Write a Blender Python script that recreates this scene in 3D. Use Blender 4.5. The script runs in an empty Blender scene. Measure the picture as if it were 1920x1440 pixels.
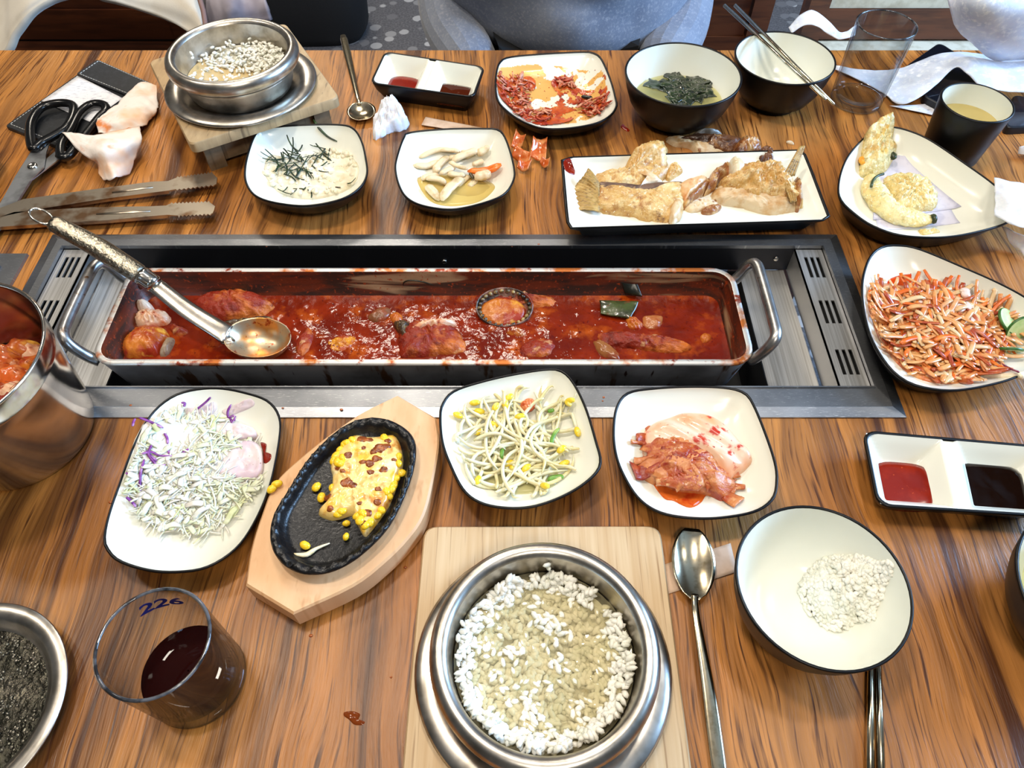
import bpy, bmesh, math, random
import numpy as np
from mathutils import Vector, Matrix, noise as mnoise
from math import sin, cos, pi, sqrt, atan2, radians

SC = bpy.context.scene
COL = SC.collection
random.seed(7)
R = random.Random(7)

# ---------------------------------------------------------------- camera, world, lights, exposure
T = 0.74                    # height of the table top
FPX, H, PITCH = 1385.0, 0.5, radians(53.5)
SP, CP = sin(PITCH), cos(PITCH)
cam_d = bpy.data.cameras.new('camera')
cam_d.sensor_fit = 'HORIZONTAL'; cam_d.sensor_width = 36.0
cam_d.lens = FPX / 1920 * 36.0
cam_d.clip_start = 0.02; cam_d.clip_end = 50
cam = bpy.data.objects.new('camera', cam_d); COL.objects.link(cam)
cam.location = (0, 0, T + H); cam.rotation_euler = (pi / 2 - PITCH, 0, 0)
SC.camera = cam

w = bpy.data.worlds.new('world'); SC.world = w; w.use_nodes = True
w.node_tree.nodes['Background'].inputs[0].default_value = (0.80, 0.90, 1.0, 1)
w.node_tree.nodes['Background'].inputs[1].default_value = 0.24

def area(name, loc, target, size, energy, col, sizey=None, spread=None):
    l = bpy.data.lights.new(name, 'AREA'); l.energy = energy; l.color = col
    l.size = size
    if sizey: l.shape = 'RECTANGLE'; l.size_y = sizey
    if spread: l.spread = spread
    o = bpy.data.objects.new(name, l); COL.objects.link(o)
    o.location = loc
    d = Vector(target) - Vector(loc)
    o.rotation_euler = d.to_track_quat('-Z', 'Y').to_euler()
    return o
WARM = (1.0, 0.90, 0.76)
area('ceiling_or_fill_lamp', (-0.42, 0.54, 2.54), (-0.25, 0.5, T), 0.17, 19, WARM)
area('ceiling_or_fill_lamp', (0.32, 0.62, 2.54), (0.2, 0.5, T), 0.15, 9, WARM)
area('ceiling_or_fill_lamp', (1.35, 0.75, 2.54), (0.6, 0.5, T), 0.17, 2.5, WARM)
area('ceiling_or_fill_lamp', (-1.4, 0.9, 2.54), (-0.5, 0.6, T), 0.17, 10, WARM)
area('ceiling_or_fill_lamp', (-0.25, 1.75, 2.54), (-0.1, 0.9, T), 0.3, 12, WARM)
area('ceiling_or_fill_lamp', (0.2, -0.8, 2.54), (0.1, 1.0, T), 0.3, 20, WARM)  # unseen fill behind the camera, strengthened to brighten the sweater and pan side
area('ceiling_or_fill_lamp', (-0.9, 3.0, 2.55), (-0.4, 2.2, 0), 0.5, 26, WARM)
area('window_daylight', (2.35, 0.75, 1.75), (0.1, 0.5, T), 1.3, 165, (0.36, 0.62, 1.0), 0.9)
SC.view_settings.view_transform = 'Standard'
SC.view_settings.look = 'None'
SC.view_settings.gamma = 1.0
SC.view_settings.use_curve_mapping = False
SC.view_settings.exposure = -0.46
try:
    SC.cycles.use_denoising = True
    SC.cycles.max_bounces = 8
    SC.cycles.transparent_max_bounces = 16
    SC.cycles.sample_clamp_indirect = 4.0
except Exception:
    pass

# ---------------------------------------------------------------- placement helpers
def ray(u, v):
    a = (u - 960) / FPX; b = (v - 720) / FPX
    return Vector((a, CP - b * SP, -SP - b * CP))
def at(u, v, z=0.0):
    """point of the photograph at height z above the table top"""
    d = ray(u, v); t = (H - z) / -d.z
    return Vector((d.x * t, d.y * t, T + z))
def aty(u, v, y):
    d = ray(u, v); t = y / d.y
    return Vector((d.x * t, y, T + H + d.z * t))
def crop(ox, oy, s, pts): return [(ox + x / s, oy + y / s) for x, y in pts]

def cr_closed(pts, n):
    """closed Catmull-Rom through pts, n samples"""
    m = len(pts); P = [np.array(p, float) for p in pts]; out = []
    for i in range(n):
        t = i * m / n; k = int(t); f = t - k
        a, b, c, d = P[(k - 1) % m], P[k % m], P[(k + 1) % m], P[(k + 2) % m]
        out.append(.5 * (2 * b + (c - a) * f + (2 * a - 5 * b + 4 * c - d) * f * f + (3 * b - a - 3 * c + d) * f ** 3))
    return out
def cr_open(pts, n):
    P = [np.array(p, float) for p in pts]
    P = [2 * P[0] - P[1]] + P + [2 * P[-1] - P[-2]]; m = len(pts) - 1; out = []
    for i in range(n):
        t = i * m / (n - 1); k = min(int(t), m - 1); f = t - k
        a, b, c, d = P[k], P[k + 1], P[k + 2], P[k + 3]
        out.append(.5 * (2 * b + (c - a) * f + (2 * a - 5 * b + 4 * c - d) * f * f + (3 * b - a - 3 * c + d) * f ** 3))
    return out
def lerp(a, b, t): return a + (b - a) * t
def interp(x, xs, ys): return float(np.interp(x, xs, ys))
def sstep(a, b, x):
    t = min(1, max(0, (x - a) / (b - a))); return t * t * (3 - 2 * t)
def nz(x, y, z=0.0, s=1.0): return mnoise.noise(Vector((x * s, y * s, z * s)))
def fbm(x, y, z=0.0, s=1.0, o=3):
    v = 0; a = .5
    for i in range(o):
        v += a * nz(x, y, z + 7.3 * i, s); s *= 2.1; a *= .5
    return v

# ---------------------------------------------------------------- mesh builder
class MB:
    def __init__(self): self.v = []; self.f = []; self.m = []; self.s = []
    def add(self, vs, fs, mi=0, smooth=True):
        o = len(self.v); self.v.extend([tuple(float(c) for c in p) for p in vs])
        for f in fs: self.f.append([i + o for i in f]); self.m.append(mi); self.s.append(smooth)
        return self
    def loft(self, rings, c0=False, c1=False, mi=0, smooth=True, closed=True):
        n = len(rings[0]); vs = [p for r in rings for p in r]; fs = []
        for i in range(len(rings) - 1):
            for j in range(n if closed else n - 1):
                k = (j + 1) % n
                fs.append([i * n + j, i * n + k, (i + 1) * n + k, (i + 1) * n + j])
        if c0: fs.append(list(range(n))[::-1])
        if c1: fs.append([(len(rings) - 1) * n + j for j in range(n)])
        return self.add(vs, fs, mi, smooth)
    def lathe(self, c, prof, n=48, mi=0, c0=False, c1=False, smooth=True):
        rings = [[(c[0] + r * cos(2 * pi * j / n), c[1] + r * sin(2 * pi * j / n), c[2] + z) for j in range(n)] for r, z in prof]
        return self.loft(rings, c0, c1, mi, smooth)
    def tube(self, path, rad, n=8, mi=0, caps=True, flat=None, up=None):
        P = [Vector(p) for p in path]; m = len(P)
        rad = [rad] * m if isinstance(rad, (int, float)) else rad
        rings = []; prev = None
        for i in range(m):
            t = (P[min(i + 1, m - 1)] - P[max(i - 1, 0)])
            t = t.normalized() if t.length > 1e-9 else Vector((1, 0, 0))
            if prev is None:
                ref = Vector(up) if up else (Vector((0, 0, 1)) if abs(t.z) < .9 else Vector((1, 0, 0)))
                a = ref.cross(t).normalized()
            else:
                a = (prev - t * prev.dot(t))
                a = a.normalized() if a.length > 1e-6 else prev
            prev = a; b = t.cross(a)
            ra = rad[i]; rb = ra * (flat if flat else 1)
            rings.append([P[i] + a * (ra * cos(2 * pi * j / n)) + b * (rb * sin(2 * pi * j / n)) for j in range(n)])
        return self.loft(rings, caps, caps, mi)
    def box(self, lo, hi, mi=0, M4=None):
        x0, y0, z0 = lo; x1, y1, z1 = hi
        vs = [Vector(p) for p in ((x0, y0, z0), (x1, y0, z0), (x1, y1, z0), (x0, y1, z0), (x0, y0, z1), (x1, y0, z1), (x1, y1, z1), (x0, y1, z1))]
        if M4: vs = [M4 @ p for p in vs]
        return self.add(vs, [[3, 2, 1, 0], [4, 5, 6, 7], [0, 1, 5, 4], [1, 2, 6, 5], [2, 3, 7, 6], [3, 0, 4, 7]], mi, False)
    def prism(self, pts, z0, z1, bev=0.0, mi=0, smooth=False):
        """vertical prism over outline pts (x, y), top edge eased by bev"""
        c = np.mean(np.array([p[:2] for p in pts]), axis=0)
        def ring(z, ins):
            out = []
            n = len(pts)
            for i, p in enumerate(pts):
                d = np.array(p[:2]) - c; l = np.linalg.norm(d)
                q = c + d * (1 - ins / max(l, 1e-6)); out.append((q[0], q[1], z))
            return out
        rings = [ring(z0, 0), ring(z1 - bev, 0)]
        if bev: rings.append(ring(z1, bev))
        return self.loft(rings, True, True, mi, smooth)
    def ell(self, c, r, rot=None, mi=0, nu=8, nv=5, jit=0.0):
        vs = []; fs = []
        rot = rot or Matrix.Identity(3); c = Vector(c)
        vs.append(c + rot @ Vector((0, 0, r[2])))
        for i in range(1, nv):
            th = pi * i / nv
            for j in range(nu):
                ph = 2 * pi * j / nu
                p = Vector((r[0] * sin(th) * cos(ph), r[1] * sin(th) * sin(ph), r[2] * cos(th)))
                if jit: p *= 1 + R.uniform(-jit, jit)
                vs.append(c + rot @ p)
        vs.append(c + rot @ Vector((0, 0, -r[2])))
        for j in range(nu): fs.append([0, 1 + j, 1 + (j + 1) % nu])
        for i in range(nv - 2):
            for j in range(nu):
                a = 1 + i * nu; k = (j + 1) % nu
                fs.append([a + j, a + nu + j, a + nu + k, a + k])
        a = 1 + (nv - 2) * nu; L = len(vs) - 1
        for j in range(nu): fs.append([L, a + (j + 1) % nu, a + j])
        return self.add(vs, fs, mi)
    def grid(self, fn, nu, nv, mi=0, smooth=True, keep=None):
        """fn(a, b) -> point for a, b in 0..1"""
        vs = [fn(i / nu, j / nv) for j in range(nv + 1) for i in range(nu + 1)]; fs = []
        for j in range(nv):
            for i in range(nu):
                if keep and not keep((i + .5) / nu, (j + .5) / nv): continue
                a = j * (nu + 1) + i; fs.append([a, a + 1, a + nu + 2, a + nu + 1])
        return self.add(vs, fs, mi, smooth)
    def sheet(self, fn, nu, nv, th=0.0006, mi=0):
        """a sheet with real thickness: two grids joined round the border"""
        top = [Vector(fn(i / nu, j / nv)) for j in range(nv + 1) for i in range(nu + 1)]
        W = nu + 1; nr = []
        for j in range(nv + 1):
            for i in range(W):
                a = top[j * W + min(i + 1, nu)] - top[j * W + max(i - 1, 0)]
                b = top[min(j + 1, nv) * W + i] - top[max(j - 1, 0) * W + i]
                q = a.cross(b); nr.append(q.normalized() if q.length > 1e-12 else Vector((0, 0, 1)))
        bot = [p - q * th for p, q in zip(top, nr)]; N = len(top); fs = []
        for j in range(nv):
            for i in range(nu):
                a = j * W + i
                fs.append([a, a + 1, a + W + 1, a + W]); fs.append([N + a, N + a + W, N + a + W + 1, N + a + 1])
        bd = [i for i in range(W)] + [j * W + nu for j in range(1, nv + 1)] + [nv * W + i for i in range(nu - 1, -1, -1)] + [j * W for j in range(nv - 1, 0, -1)]
        for k in range(len(bd)):
            a, b = bd[k], bd[(k + 1) % len(bd)]; fs.append([b, a, N + a, N + b])
        return self.add(top + bot, fs, mi)
    def blob(self, pts, zf, height, rings=9, p=2.0, amp=0.0, freq=60, mi=0, skirt=0.0, seed=0.0, hf=None, rid=0.0):
        """a lump over a closed outline (x, y): domed, noisy, standing on zf(x, y)"""
        c = np.mean(np.array([q[:2] for q in pts]), axis=0); n = len(pts); L = []
        for k in range(rings + 1):
            s = 1 - k / rings; r = []
            if k == rings: break
            for q in pts:
                x, y = c + (np.array(q[:2]) - c) * s
                e = max(0.0, 1 - s ** p) ** .5
                h = height * e
                if hf: h = hf(x, y, s, h)
                h += amp * e * fbm(x + seed, y, 0, freq, 3) + rid * amp * e * (.4 - abs(nz(x + seed, y, 4, freq * 1.9)) - .5 * abs(nz(x + seed, y, 6, freq * 3.7)))
                r.append((x, y, zf(x, y) + h))
            L.append(r)
        base = [(q[0], q[1], zf(q[0], q[1]) - skirt) for q in pts]
        self.loft([base] + L, True, False, mi)
        o = len(self.v)
        x, y = c; h = height
        if hf: h = hf(x, y, 0, h)
        h += amp * fbm(x + seed, y, 0, freq, 3)
        self.v.append((float(x), float(y), float(zf(x, y) + h)))
        st = o - n
        for j in range(n): self.f.append([st + j, st + (j + 1) % n, o]); self.m.append(mi); self.s.append(True)
        return self

WLOC = {}
def mark(o, label=None, cat=None, group=None, kind=None):
    if label: o['label'] = label
    if cat: o['category'] = cat
    if group: o['group'] = group
    if kind: o['kind'] = kind
    return o
def empty(name, loc, label, cat, group=None):
    o = bpy.data.objects.new(name, None); COL.objects.link(o); o.location = loc
    o.empty_display_size = .02
    WLOC[o.name] = Vector(loc); return mark(o, label, cat, group)
def build(name, mb, mats, parent=None, label=None, cat=None, group=None, kind=None, autosmooth=None):
    if not isinstance(mats, (list, tuple)): mats = [mats]
    V = np.array(mb.v, float)
    if parent is not None: loc = WLOC[parent.name]
    else:
        lo, hi = V.min(0), V.max(0); loc = Vector(((lo[0] + hi[0]) / 2, (lo[1] + hi[1]) / 2, lo[2]))
    V = V - np.array(loc)
    me = bpy.data.meshes.new(name); me.from_pydata(V.tolist(), [], mb.f)
    for m in mats: me.materials.append(m)
    me.polygons.foreach_set('material_index', mb.m); me.polygons.foreach_set('use_smooth', mb.s)
    me.update()
    if len(mb.f) < 60000:
        bm = bmesh.new(); bm.from_mesh(me); bmesh.ops.recalc_face_normals(bm, faces=bm.faces); bm.to_mesh(me); bm.free()
    o = bpy.data.objects.new(name, me); COL.objects.link(o)
    if parent is not None: o.parent = parent; WLOC[o.name] = Vector(loc)
    else: o.location = loc; WLOC[o.name] = loc.copy()
    mark(o, label, cat, group, kind)
    if autosmooth is not None:
        try: me.set_sharp_from_angle(angle=radians(autosmooth))
        except Exception: pass
    return o
def copy_thing(o, dloc=(0, 0, 0), rot=None, label=None):
    c = o.copy(); COL.objects.link(c); c.location = Vector(o.location) + Vector(dloc)
    if rot: c.rotation_euler = rot
    if label: c['label'] = label
    WLOC[c.name] = c.location.copy()
    for ch in o.children:
        d = ch.copy(); COL.objects.link(d); d.parent = c
        for g in ch.children:
            e = g.copy(); COL.objects.link(e); e.parent = d
    return c

# ---------------------------------------------------------------- materials
def lin(c):
    return tuple((x / 255 / 12.92) if x / 255 <= .04045 else ((x / 255 + .055) / 1.055) ** 2.4 for x in c) + (1.0,)
def noise_fac(nt, scale, lo, hi, detail=3, stretch=(1, 1, 1), dist=0.0, off=(0, 0, 0), rough=.55, vec=None, kind='noise'):
    N = nt.nodes; L = nt.links
    if vec is None:
        tc = N.new('ShaderNodeTexCoord'); vec = tc.outputs['Object']
    mp = N.new('ShaderNodeMapping'); mp.inputs['Scale'].default_value = stretch; mp.inputs['Location'].default_value = off
    L.new(vec, mp.inputs['Vector'])
    if kind == 'voronoi':
        t = N.new('ShaderNodeTexVoronoi'); t.inputs['Scale'].default_value = scale; o = t.outputs['Distance']
    else:
        t = N.new('ShaderNodeTexNoise'); t.inputs['Scale'].default_value = scale; t.inputs['Detail'].default_value = detail
        t.inputs['Roughness'].default_value = rough; t.inputs['Distortion'].default_value = dist; o = t.outputs['Fac']
    L.new(mp.outputs[0], t.inputs['Vector'])
    r = N.new('ShaderNodeMapRange'); r.inputs['From Min'].default_value = lo; r.inputs['From Max'].default_value = hi
    L.new(o, r.inputs['Value']); return r.outputs[0]
def mixc(nt, fac, a, b):
    m = nt.nodes.new('ShaderNodeMix'); m.data_type = 'RGBA'
    if isinstance(fac, (int, float)): m.inputs[0].default_value = fac
    else: nt.links.new(fac, m.inputs[0])
    for s, i in ((a, 6), (b, 7)):
        if isinstance(s, tuple): m.inputs[i].default_value = s
        else: nt.links.new(s, m.inputs[i])
    return m.outputs[2]
def M(name, col, rough=.5, metal=0.0, layers=(), bump=None, coat=0.0, sss=0.0, spec=.5, sheen=0.0, emis=None, trans=0.0, ssr=(1, .5, .3)):
    m = bpy.data.materials.new(name); m.use_nodes = True; nt = m.node_tree
    b = nt.nodes['Principled BSDF']
    c = lin(col)
    b.inputs['Base Color'].default_value = c
    b.inputs['Roughness'].default_value = rough; b.inputs['Metallic'].default_value = metal
    b.inputs['Specular IOR Level'].default_value = spec
    if coat: b.inputs['Coat Weight'].default_value = coat; b.inputs['Coat Roughness'].default_value = .08
    if sheen: b.inputs['Sheen Weight'].default_value = sheen
    if sss:
        b.inputs['Subsurface Weight'].default_value = sss; b.inputs['Subsurface Scale'].default_value = .004
        b.inputs['Subsurface Radius'].default_value = ssr
    cur = c
    for i, ly in enumerate(layers):
        k = dict(ly); lc = lin(k.pop('col'))
        k.setdefault('off', (i * 3.7, i * 1.3, 0))
        cur = mixc(nt, noise_fac(nt, k.pop('scale'), k.pop('lo'), k.pop('hi'), **k), cur, lc)
    if layers: nt.links.new(cur, b.inputs['Base Color'])
    if bump:
        k = dict(bump); bn = nt.nodes.new('ShaderNodeBump'); bn.inputs['Strength'].default_value = k.pop('s', .3)
        bn.inputs['Distance'].default_value = k.pop('d', .001)
        nt.links.new(noise_fac(nt, k.pop('scale'), 0, 1, **k), bn.inputs['Height']); nt.links.new(bn.outputs[0], b.inputs['Normal'])
    return m
def facing_fac(nt, base, mult):
    lw = nt.nodes.new('ShaderNodeLayerWeight'); lw.inputs[0].default_value = .5
    a = nt.nodes.new('ShaderNodeMath'); a.operation = 'POWER'; a.inputs[1].default_value = 4.5; nt.links.new(lw.outputs['Facing'], a.inputs[0])
    b = nt.nodes.new('ShaderNodeMath'); b.operation = 'MULTIPLY_ADD'; b.inputs[1].default_value = mult; b.inputs[2].default_value = base
    nt.links.new(a.outputs[0], b.inputs[0]); return b.outputs[0]
def liquid(name, col, opacity, tint=(255, 255, 255), rough=.03, ior=1.33, layers=(), bump=None):
    m = bpy.data.materials.new(name); m.use_nodes = True; nt = m.node_tree; N = nt.nodes; L = nt.links
    out = N['Material Output']; N.remove(N['Principled BSDF'])
    tr = N.new('ShaderNodeBsdfTransparent'); tr.inputs[0].default_value = lin(tint)
    df = N.new('ShaderNodeBsdfDiffuse'); df.inputs[0].default_value = lin(col)
    cur = lin(col)
    for i, ly in enumerate(layers):
        k = dict(ly); lc = lin(k.pop('col')); cur = mixc(nt, noise_fac(nt, k.pop('scale'), k.pop('lo'), k.pop('hi'), **k), cur, lc)
    if layers: L.new(cur, df.inputs[0])
    gl = N.new('ShaderNodeBsdfGlossy'); gl.inputs['Roughness'].default_value = rough
    fr = facing_fac(nt, ((ior - 1) / (ior + 1)) ** 2, .75)
    m1 = N.new('ShaderNodeMixShader'); m1.inputs[0].default_value = opacity
    L.new(tr.outputs[0], m1.inputs[1]); L.new(df.outputs[0], m1.inputs[2])
    m2 = N.new('ShaderNodeMixShader'); L.new(fr, m2.inputs[0]); L.new(m1.outputs[0], m2.inputs[1]); L.new(gl.outputs[0], m2.inputs[2])
    if bump:
        k = dict(bump); bn = N.new('ShaderNodeBump'); bn.inputs['Strength'].default_value = k.pop('s', .3); bn.inputs['Distance'].default_value = k.pop('d', .001)
        L.new(noise_fac(nt, k.pop('scale'), 0, 1, **k), bn.inputs['Height'])
        L.new(bn.outputs[0], gl.inputs['Normal'])
    L.new(m2.outputs[0], out.inputs[0]); return m

def wood_table():
    m = bpy.data.materials.new('walnut_laminate'); m.use_nodes = True; nt = m.node_tree; N = nt.nodes; L = nt.links
    b = N['Principled BSDF']; tc = N.new('ShaderNodeTexCoord'); vec = tc.outputs['Object']
    wn = N.new('ShaderNodeTexNoise'); wn.inputs['Scale'].default_value = 1; wn.inputs['Detail'].default_value = 2
    mp = N.new('ShaderNodeMapping'); mp.inputs['Scale'].default_value = (9, 4.0, 1); L.new(vec, mp.inputs[0]); L.new(mp.outputs[0], wn.inputs['Vector'])
    sub = N.new('ShaderNodeVectorMath'); sub.operation = 'MULTIPLY_ADD'; sub.inputs[1].default_value = (.055, .02, 0)
    L.new(wn.outputs['Color'], sub.inputs[0]); L.new(vec, sub.inputs[2]); wv = sub.outputs[0]
    c = mixc(nt, noise_fac(nt, 1, .36, .64, 6, (62, 1.9, 1), vec=wv), lin((100, 57, 18)), lin((190, 123, 54)))
    c = mixc(nt, noise_fac(nt, 1, .45, .8, 3, (7, 2.0, 1), vec=wv, off=(5, 2, 0)), c, lin((190, 130, 70)))
    c = mixc(nt, noise_fac(nt, 1, .55, .66, 5, (42, 1.3, 1), vec=wv, off=(1, 9, 0)), c, lin((72, 38, 15)))
    c = mixc(nt, noise_fac(nt, 1, .54, .68, 3, (420, 15, 1), vec=wv, off=(3, 3, 0)), c, lin((78, 40, 14)))
    L.new(c, b.inputs['Base Color']); b.inputs['Roughness'].default_value = .38; b.inputs['Specular IOR Level'].default_value = .45
    bn = N.new('ShaderNodeBump'); bn.inputs['Strength'].default_value = .35; bn.inputs['Distance'].default_value = .0006
    L.new(noise_fac(nt, 1, .3, .7, 4, (420, 30, 1), vec=wv), bn.inputs['Height']); L.new(bn.outputs[0], b.inputs['Normal'])
    return m
WOOD = wood_table()
def bamboo(name, a, b2, d, stretch):
    return M(name, a, .5, layers=[dict(col=b2, scale=1, lo=.35, hi=.65, stretch=stretch, detail=4), dict(col=d, scale=1, lo=.58, hi=.75, stretch=(stretch[0] * 2.2, stretch[1] * 2.2, 1), detail=2)],
             bump=dict(scale=1, s=.15, d=.0004, stretch=stretch))
BAMBOO = bamboo('bamboo_board', (206, 180, 142), (190, 158, 116), (150, 116, 78), (180, 5, 1))
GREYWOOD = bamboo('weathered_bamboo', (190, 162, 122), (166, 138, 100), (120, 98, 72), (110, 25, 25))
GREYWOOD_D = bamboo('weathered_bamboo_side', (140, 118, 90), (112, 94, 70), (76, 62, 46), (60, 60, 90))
PINE = bamboo('pale_pine', (228, 184, 138), (219, 169, 121), (198, 144, 96), (60, 22, 1))
STEEL = M('brushed_steel', (196, 194, 190), .30, 1.0, bump=dict(scale=1, s=.10, d=.0003, stretch=(900, 30, 30)), layers=[dict(col=(150, 146, 140), scale=40, lo=.4, hi=.75)])
STEEL_Y = M('brushed_steel_lengthwise', (200, 199, 197), .46, 1.0, bump=dict(scale=1, s=.05, d=.0002, stretch=(900, 12, 30)), layers=[dict(col=(160, 157, 152), scale=1, lo=.4, hi=.7, stretch=(500, 6, 1))])
SCRATCHED = M('scratched_steel_flange', (160, 162, 166), .38, 1.0, bump=dict(scale=1, s=.2, d=.0003, stretch=(60, 700, 1), detail=5), layers=[dict(col=(120, 122, 126), scale=14, lo=.35, hi=.7), dict(col=(205, 205, 205), scale=1, lo=.62, hi=.72, stretch=(160, 2600, 1), detail=2, dist=.8)])
POTSTEEL = M('worn_pot_steel', (208, 202, 193), .31, 1.0, bump=dict(scale=1, s=.06, d=.0002, stretch=(60, 60, 900)), layers=[dict(col=(160, 152, 140), scale=60, lo=.4, hi=.7)])
POLISHED = M('polished_steel', (215, 208, 196), .14, 1.0, bump=dict(scale=90, s=.03, d=.0003))
CUTLERY = M('cutlery_steel', (205, 192, 165), .17, 1.0, layers=[dict(col=(160, 140, 105), scale=200, lo=.5, hi=.8)])
ALU = M('cast_aluminium', (172, 172, 172), .42, .85, bump=dict(scale=500, s=.2, d=.0003), layers=[dict(col=(130, 130, 132), scale=50, lo=.4, hi=.7)])
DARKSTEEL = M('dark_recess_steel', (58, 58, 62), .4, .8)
BLACKHOLE = M('matte_black', (14, 14, 15), .7)  # dull near-black of the burner well and its support bars
SLOTBLACK = M('slot_black', (8, 8, 8), .9)
MEL_BLACK = M('black_melamine', (10, 10, 12), .36, bump=dict(scale=900, s=.05, d=.0002), spec=.3)
MEL_WHITE = M('cream_melamine', (233, 233, 220), .18, spec=.45)
CASTIRON = M('seasoned_cast_iron', (20, 20, 22), .32, .25, bump=dict(scale=350, s=.5, d=.0008), layers=[dict(col=(40, 39, 38), scale=130, lo=.5, hi=.75)])
# ================================================================ setting: floor, walls, ceiling
def setting():
    g = MB(); g.box((-3.2, -2.6, -.05), (3.2, 4.2, 0))
    TER = M('terrazzo', (74, 73, 76), .35)
    nt = TER.node_tree; N = nt.nodes; L = nt.links; b = N['Principled BSDF']
    tc = N.new('ShaderNodeTexCoord')
    vo = N.new('ShaderNodeTexVoronoi'); vo.inputs['Scale'].default_value = 24; L.new(tc.outputs['Object'], vo.inputs['Vector'])
    d = N.new('ShaderNodeMapRange'); d.inputs['From Min'].default_value = .50; d.inputs['From Max'].default_value = .44; L.new(vo.outputs['Distance'], d.inputs[0])
    sp = N.new('ShaderNodeSeparateColor'); L.new(vo.outputs['Color'], sp.inputs[0])
    on = N.new('ShaderNodeMath'); on.operation = 'GREATER_THAN'; on.inputs[1].default_value = .35; L.new(sp.outputs[0], on.inputs[0])
    mu = N.new('ShaderNodeMath'); mu.operation = 'MULTIPLY'; L.new(d.outputs[0], mu.inputs[0]); L.new(on.outputs[0], mu.inputs[1])
    chip = mixc(nt, sp.outputs[1], lin((120, 118, 120)), lin((206, 203, 200)))
    base = mixc(nt, noise_fac(nt, 160, .4, .65), lin((92, 91, 94)), lin((124, 122, 124)))
    c = mixc(nt, mu.outputs[0], base, chip); L.new(c, b.inputs['Base Color'])
    build('floor', g, TER, kind='structure')
    WALL = M('wall_paint', (150, 138, 122), .8, layers=[dict(col=(128, 116, 100), scale=3, lo=.3, hi=.7)])
    for nm, lo, hi in (('wall_far', (-3.2, 4.2, 0), (3.2, 4.3, 2.7)), ('wall_near', (-3.2, -2.7, 0), (3.2, -2.6, 2.7)), ('wall_side', (-3.3, -2.6, 0), (-3.2, 4.2, 2.7))):
        g = MB(); g.box(lo, hi); build(nm, g, WALL, kind='structure')
    CEIL = M('ceiling_paint', (196, 190, 180), .85, layers=[dict(col=(176, 170, 160), scale=2, lo=.3, hi=.7)])
    g = MB(); g.box((-3.2, -2.6, 2.7), (3.2, 4.2, 2.8)); build('ceiling', g, CEIL, kind='structure')
setting()

# ================================================================ table and built-in grill
FX0, FX1, FY0, FY1 = -.454, .321, .335, .553      # grill flange, outer
OX0, OX1, OY0, OY1 = -.437, .3025, .363, .534     # its opening
def table():
    t = empty('dining_table', (0, .45, 0), 'long walnut-laminate restaurant table with steel grill troughs let into it', 'table')
    xs = [-1.25, -1.0, -.480, -.444, .311, 1.25]; ys = [0.0, .346, .514, .543, .895]
    g = MB()
    def hole(i, j):
        return (i == 3 and j in (1, 2)) or (i == 1 and j == 1)
    for i in range(5):
        for j in range(4):
            if hole(i, j): continue
            g.box((xs[i], ys[j], T - .03), (xs[i + 1], ys[j + 1], T), 0)
    build('tabletop', g, WOOD, t)
    for x in (-1.15, 1.15):
        for y in (.08, .82):
            g = MB(); g.box((x - .03, y - .03, 0), (x + .03, y + .03, T - .03)); build('leg', g, DARKSTEEL, t)
table()

def rect(x0, x1, y0, y1, z, r=0.0, n=5):
    if r <= 0: return [(x0, y0, z), (x1, y0, z), (x1, y1, z), (x0, y1, z)]
    out = []
    for cx, cy, a0 in ((x1 - r, y0 + r, -pi / 2), (x1 - r, y1 - r, 0), (x0 + r, y1 - r, pi / 2), (x0 + r, y0 + r, pi)):
        for k in range(n + 1):
            a = a0 + k * pi / 2 / n; out.append((cx + r * cos(a), cy + r * sin(a), z))
    return out
def vent_panel(x0, x1, y0, y1, z, slots):
    xs = sorted({x0, x1} | {s[0] for s in slots} | {s[1] for s in slots}); ys = sorted({y0, y1} | {s[2] for s in slots} | {s[3] for s in slots})
    g = MB()
    def hole(a, b): return any(s[0] < a < s[1] and s[2] < b < s[3] for s in slots)
    for i in range(len(xs) - 1):
        for j in range(len(ys) - 1):
            cx, cy = (xs[i] + xs[i + 1]) / 2, (ys[j] + ys[j + 1]) / 2
            if hole(cx, cy): continue
            g.box((xs[i], ys[j], z - .0016), (xs[i + 1], ys[j + 1], z))
    return g
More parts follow.
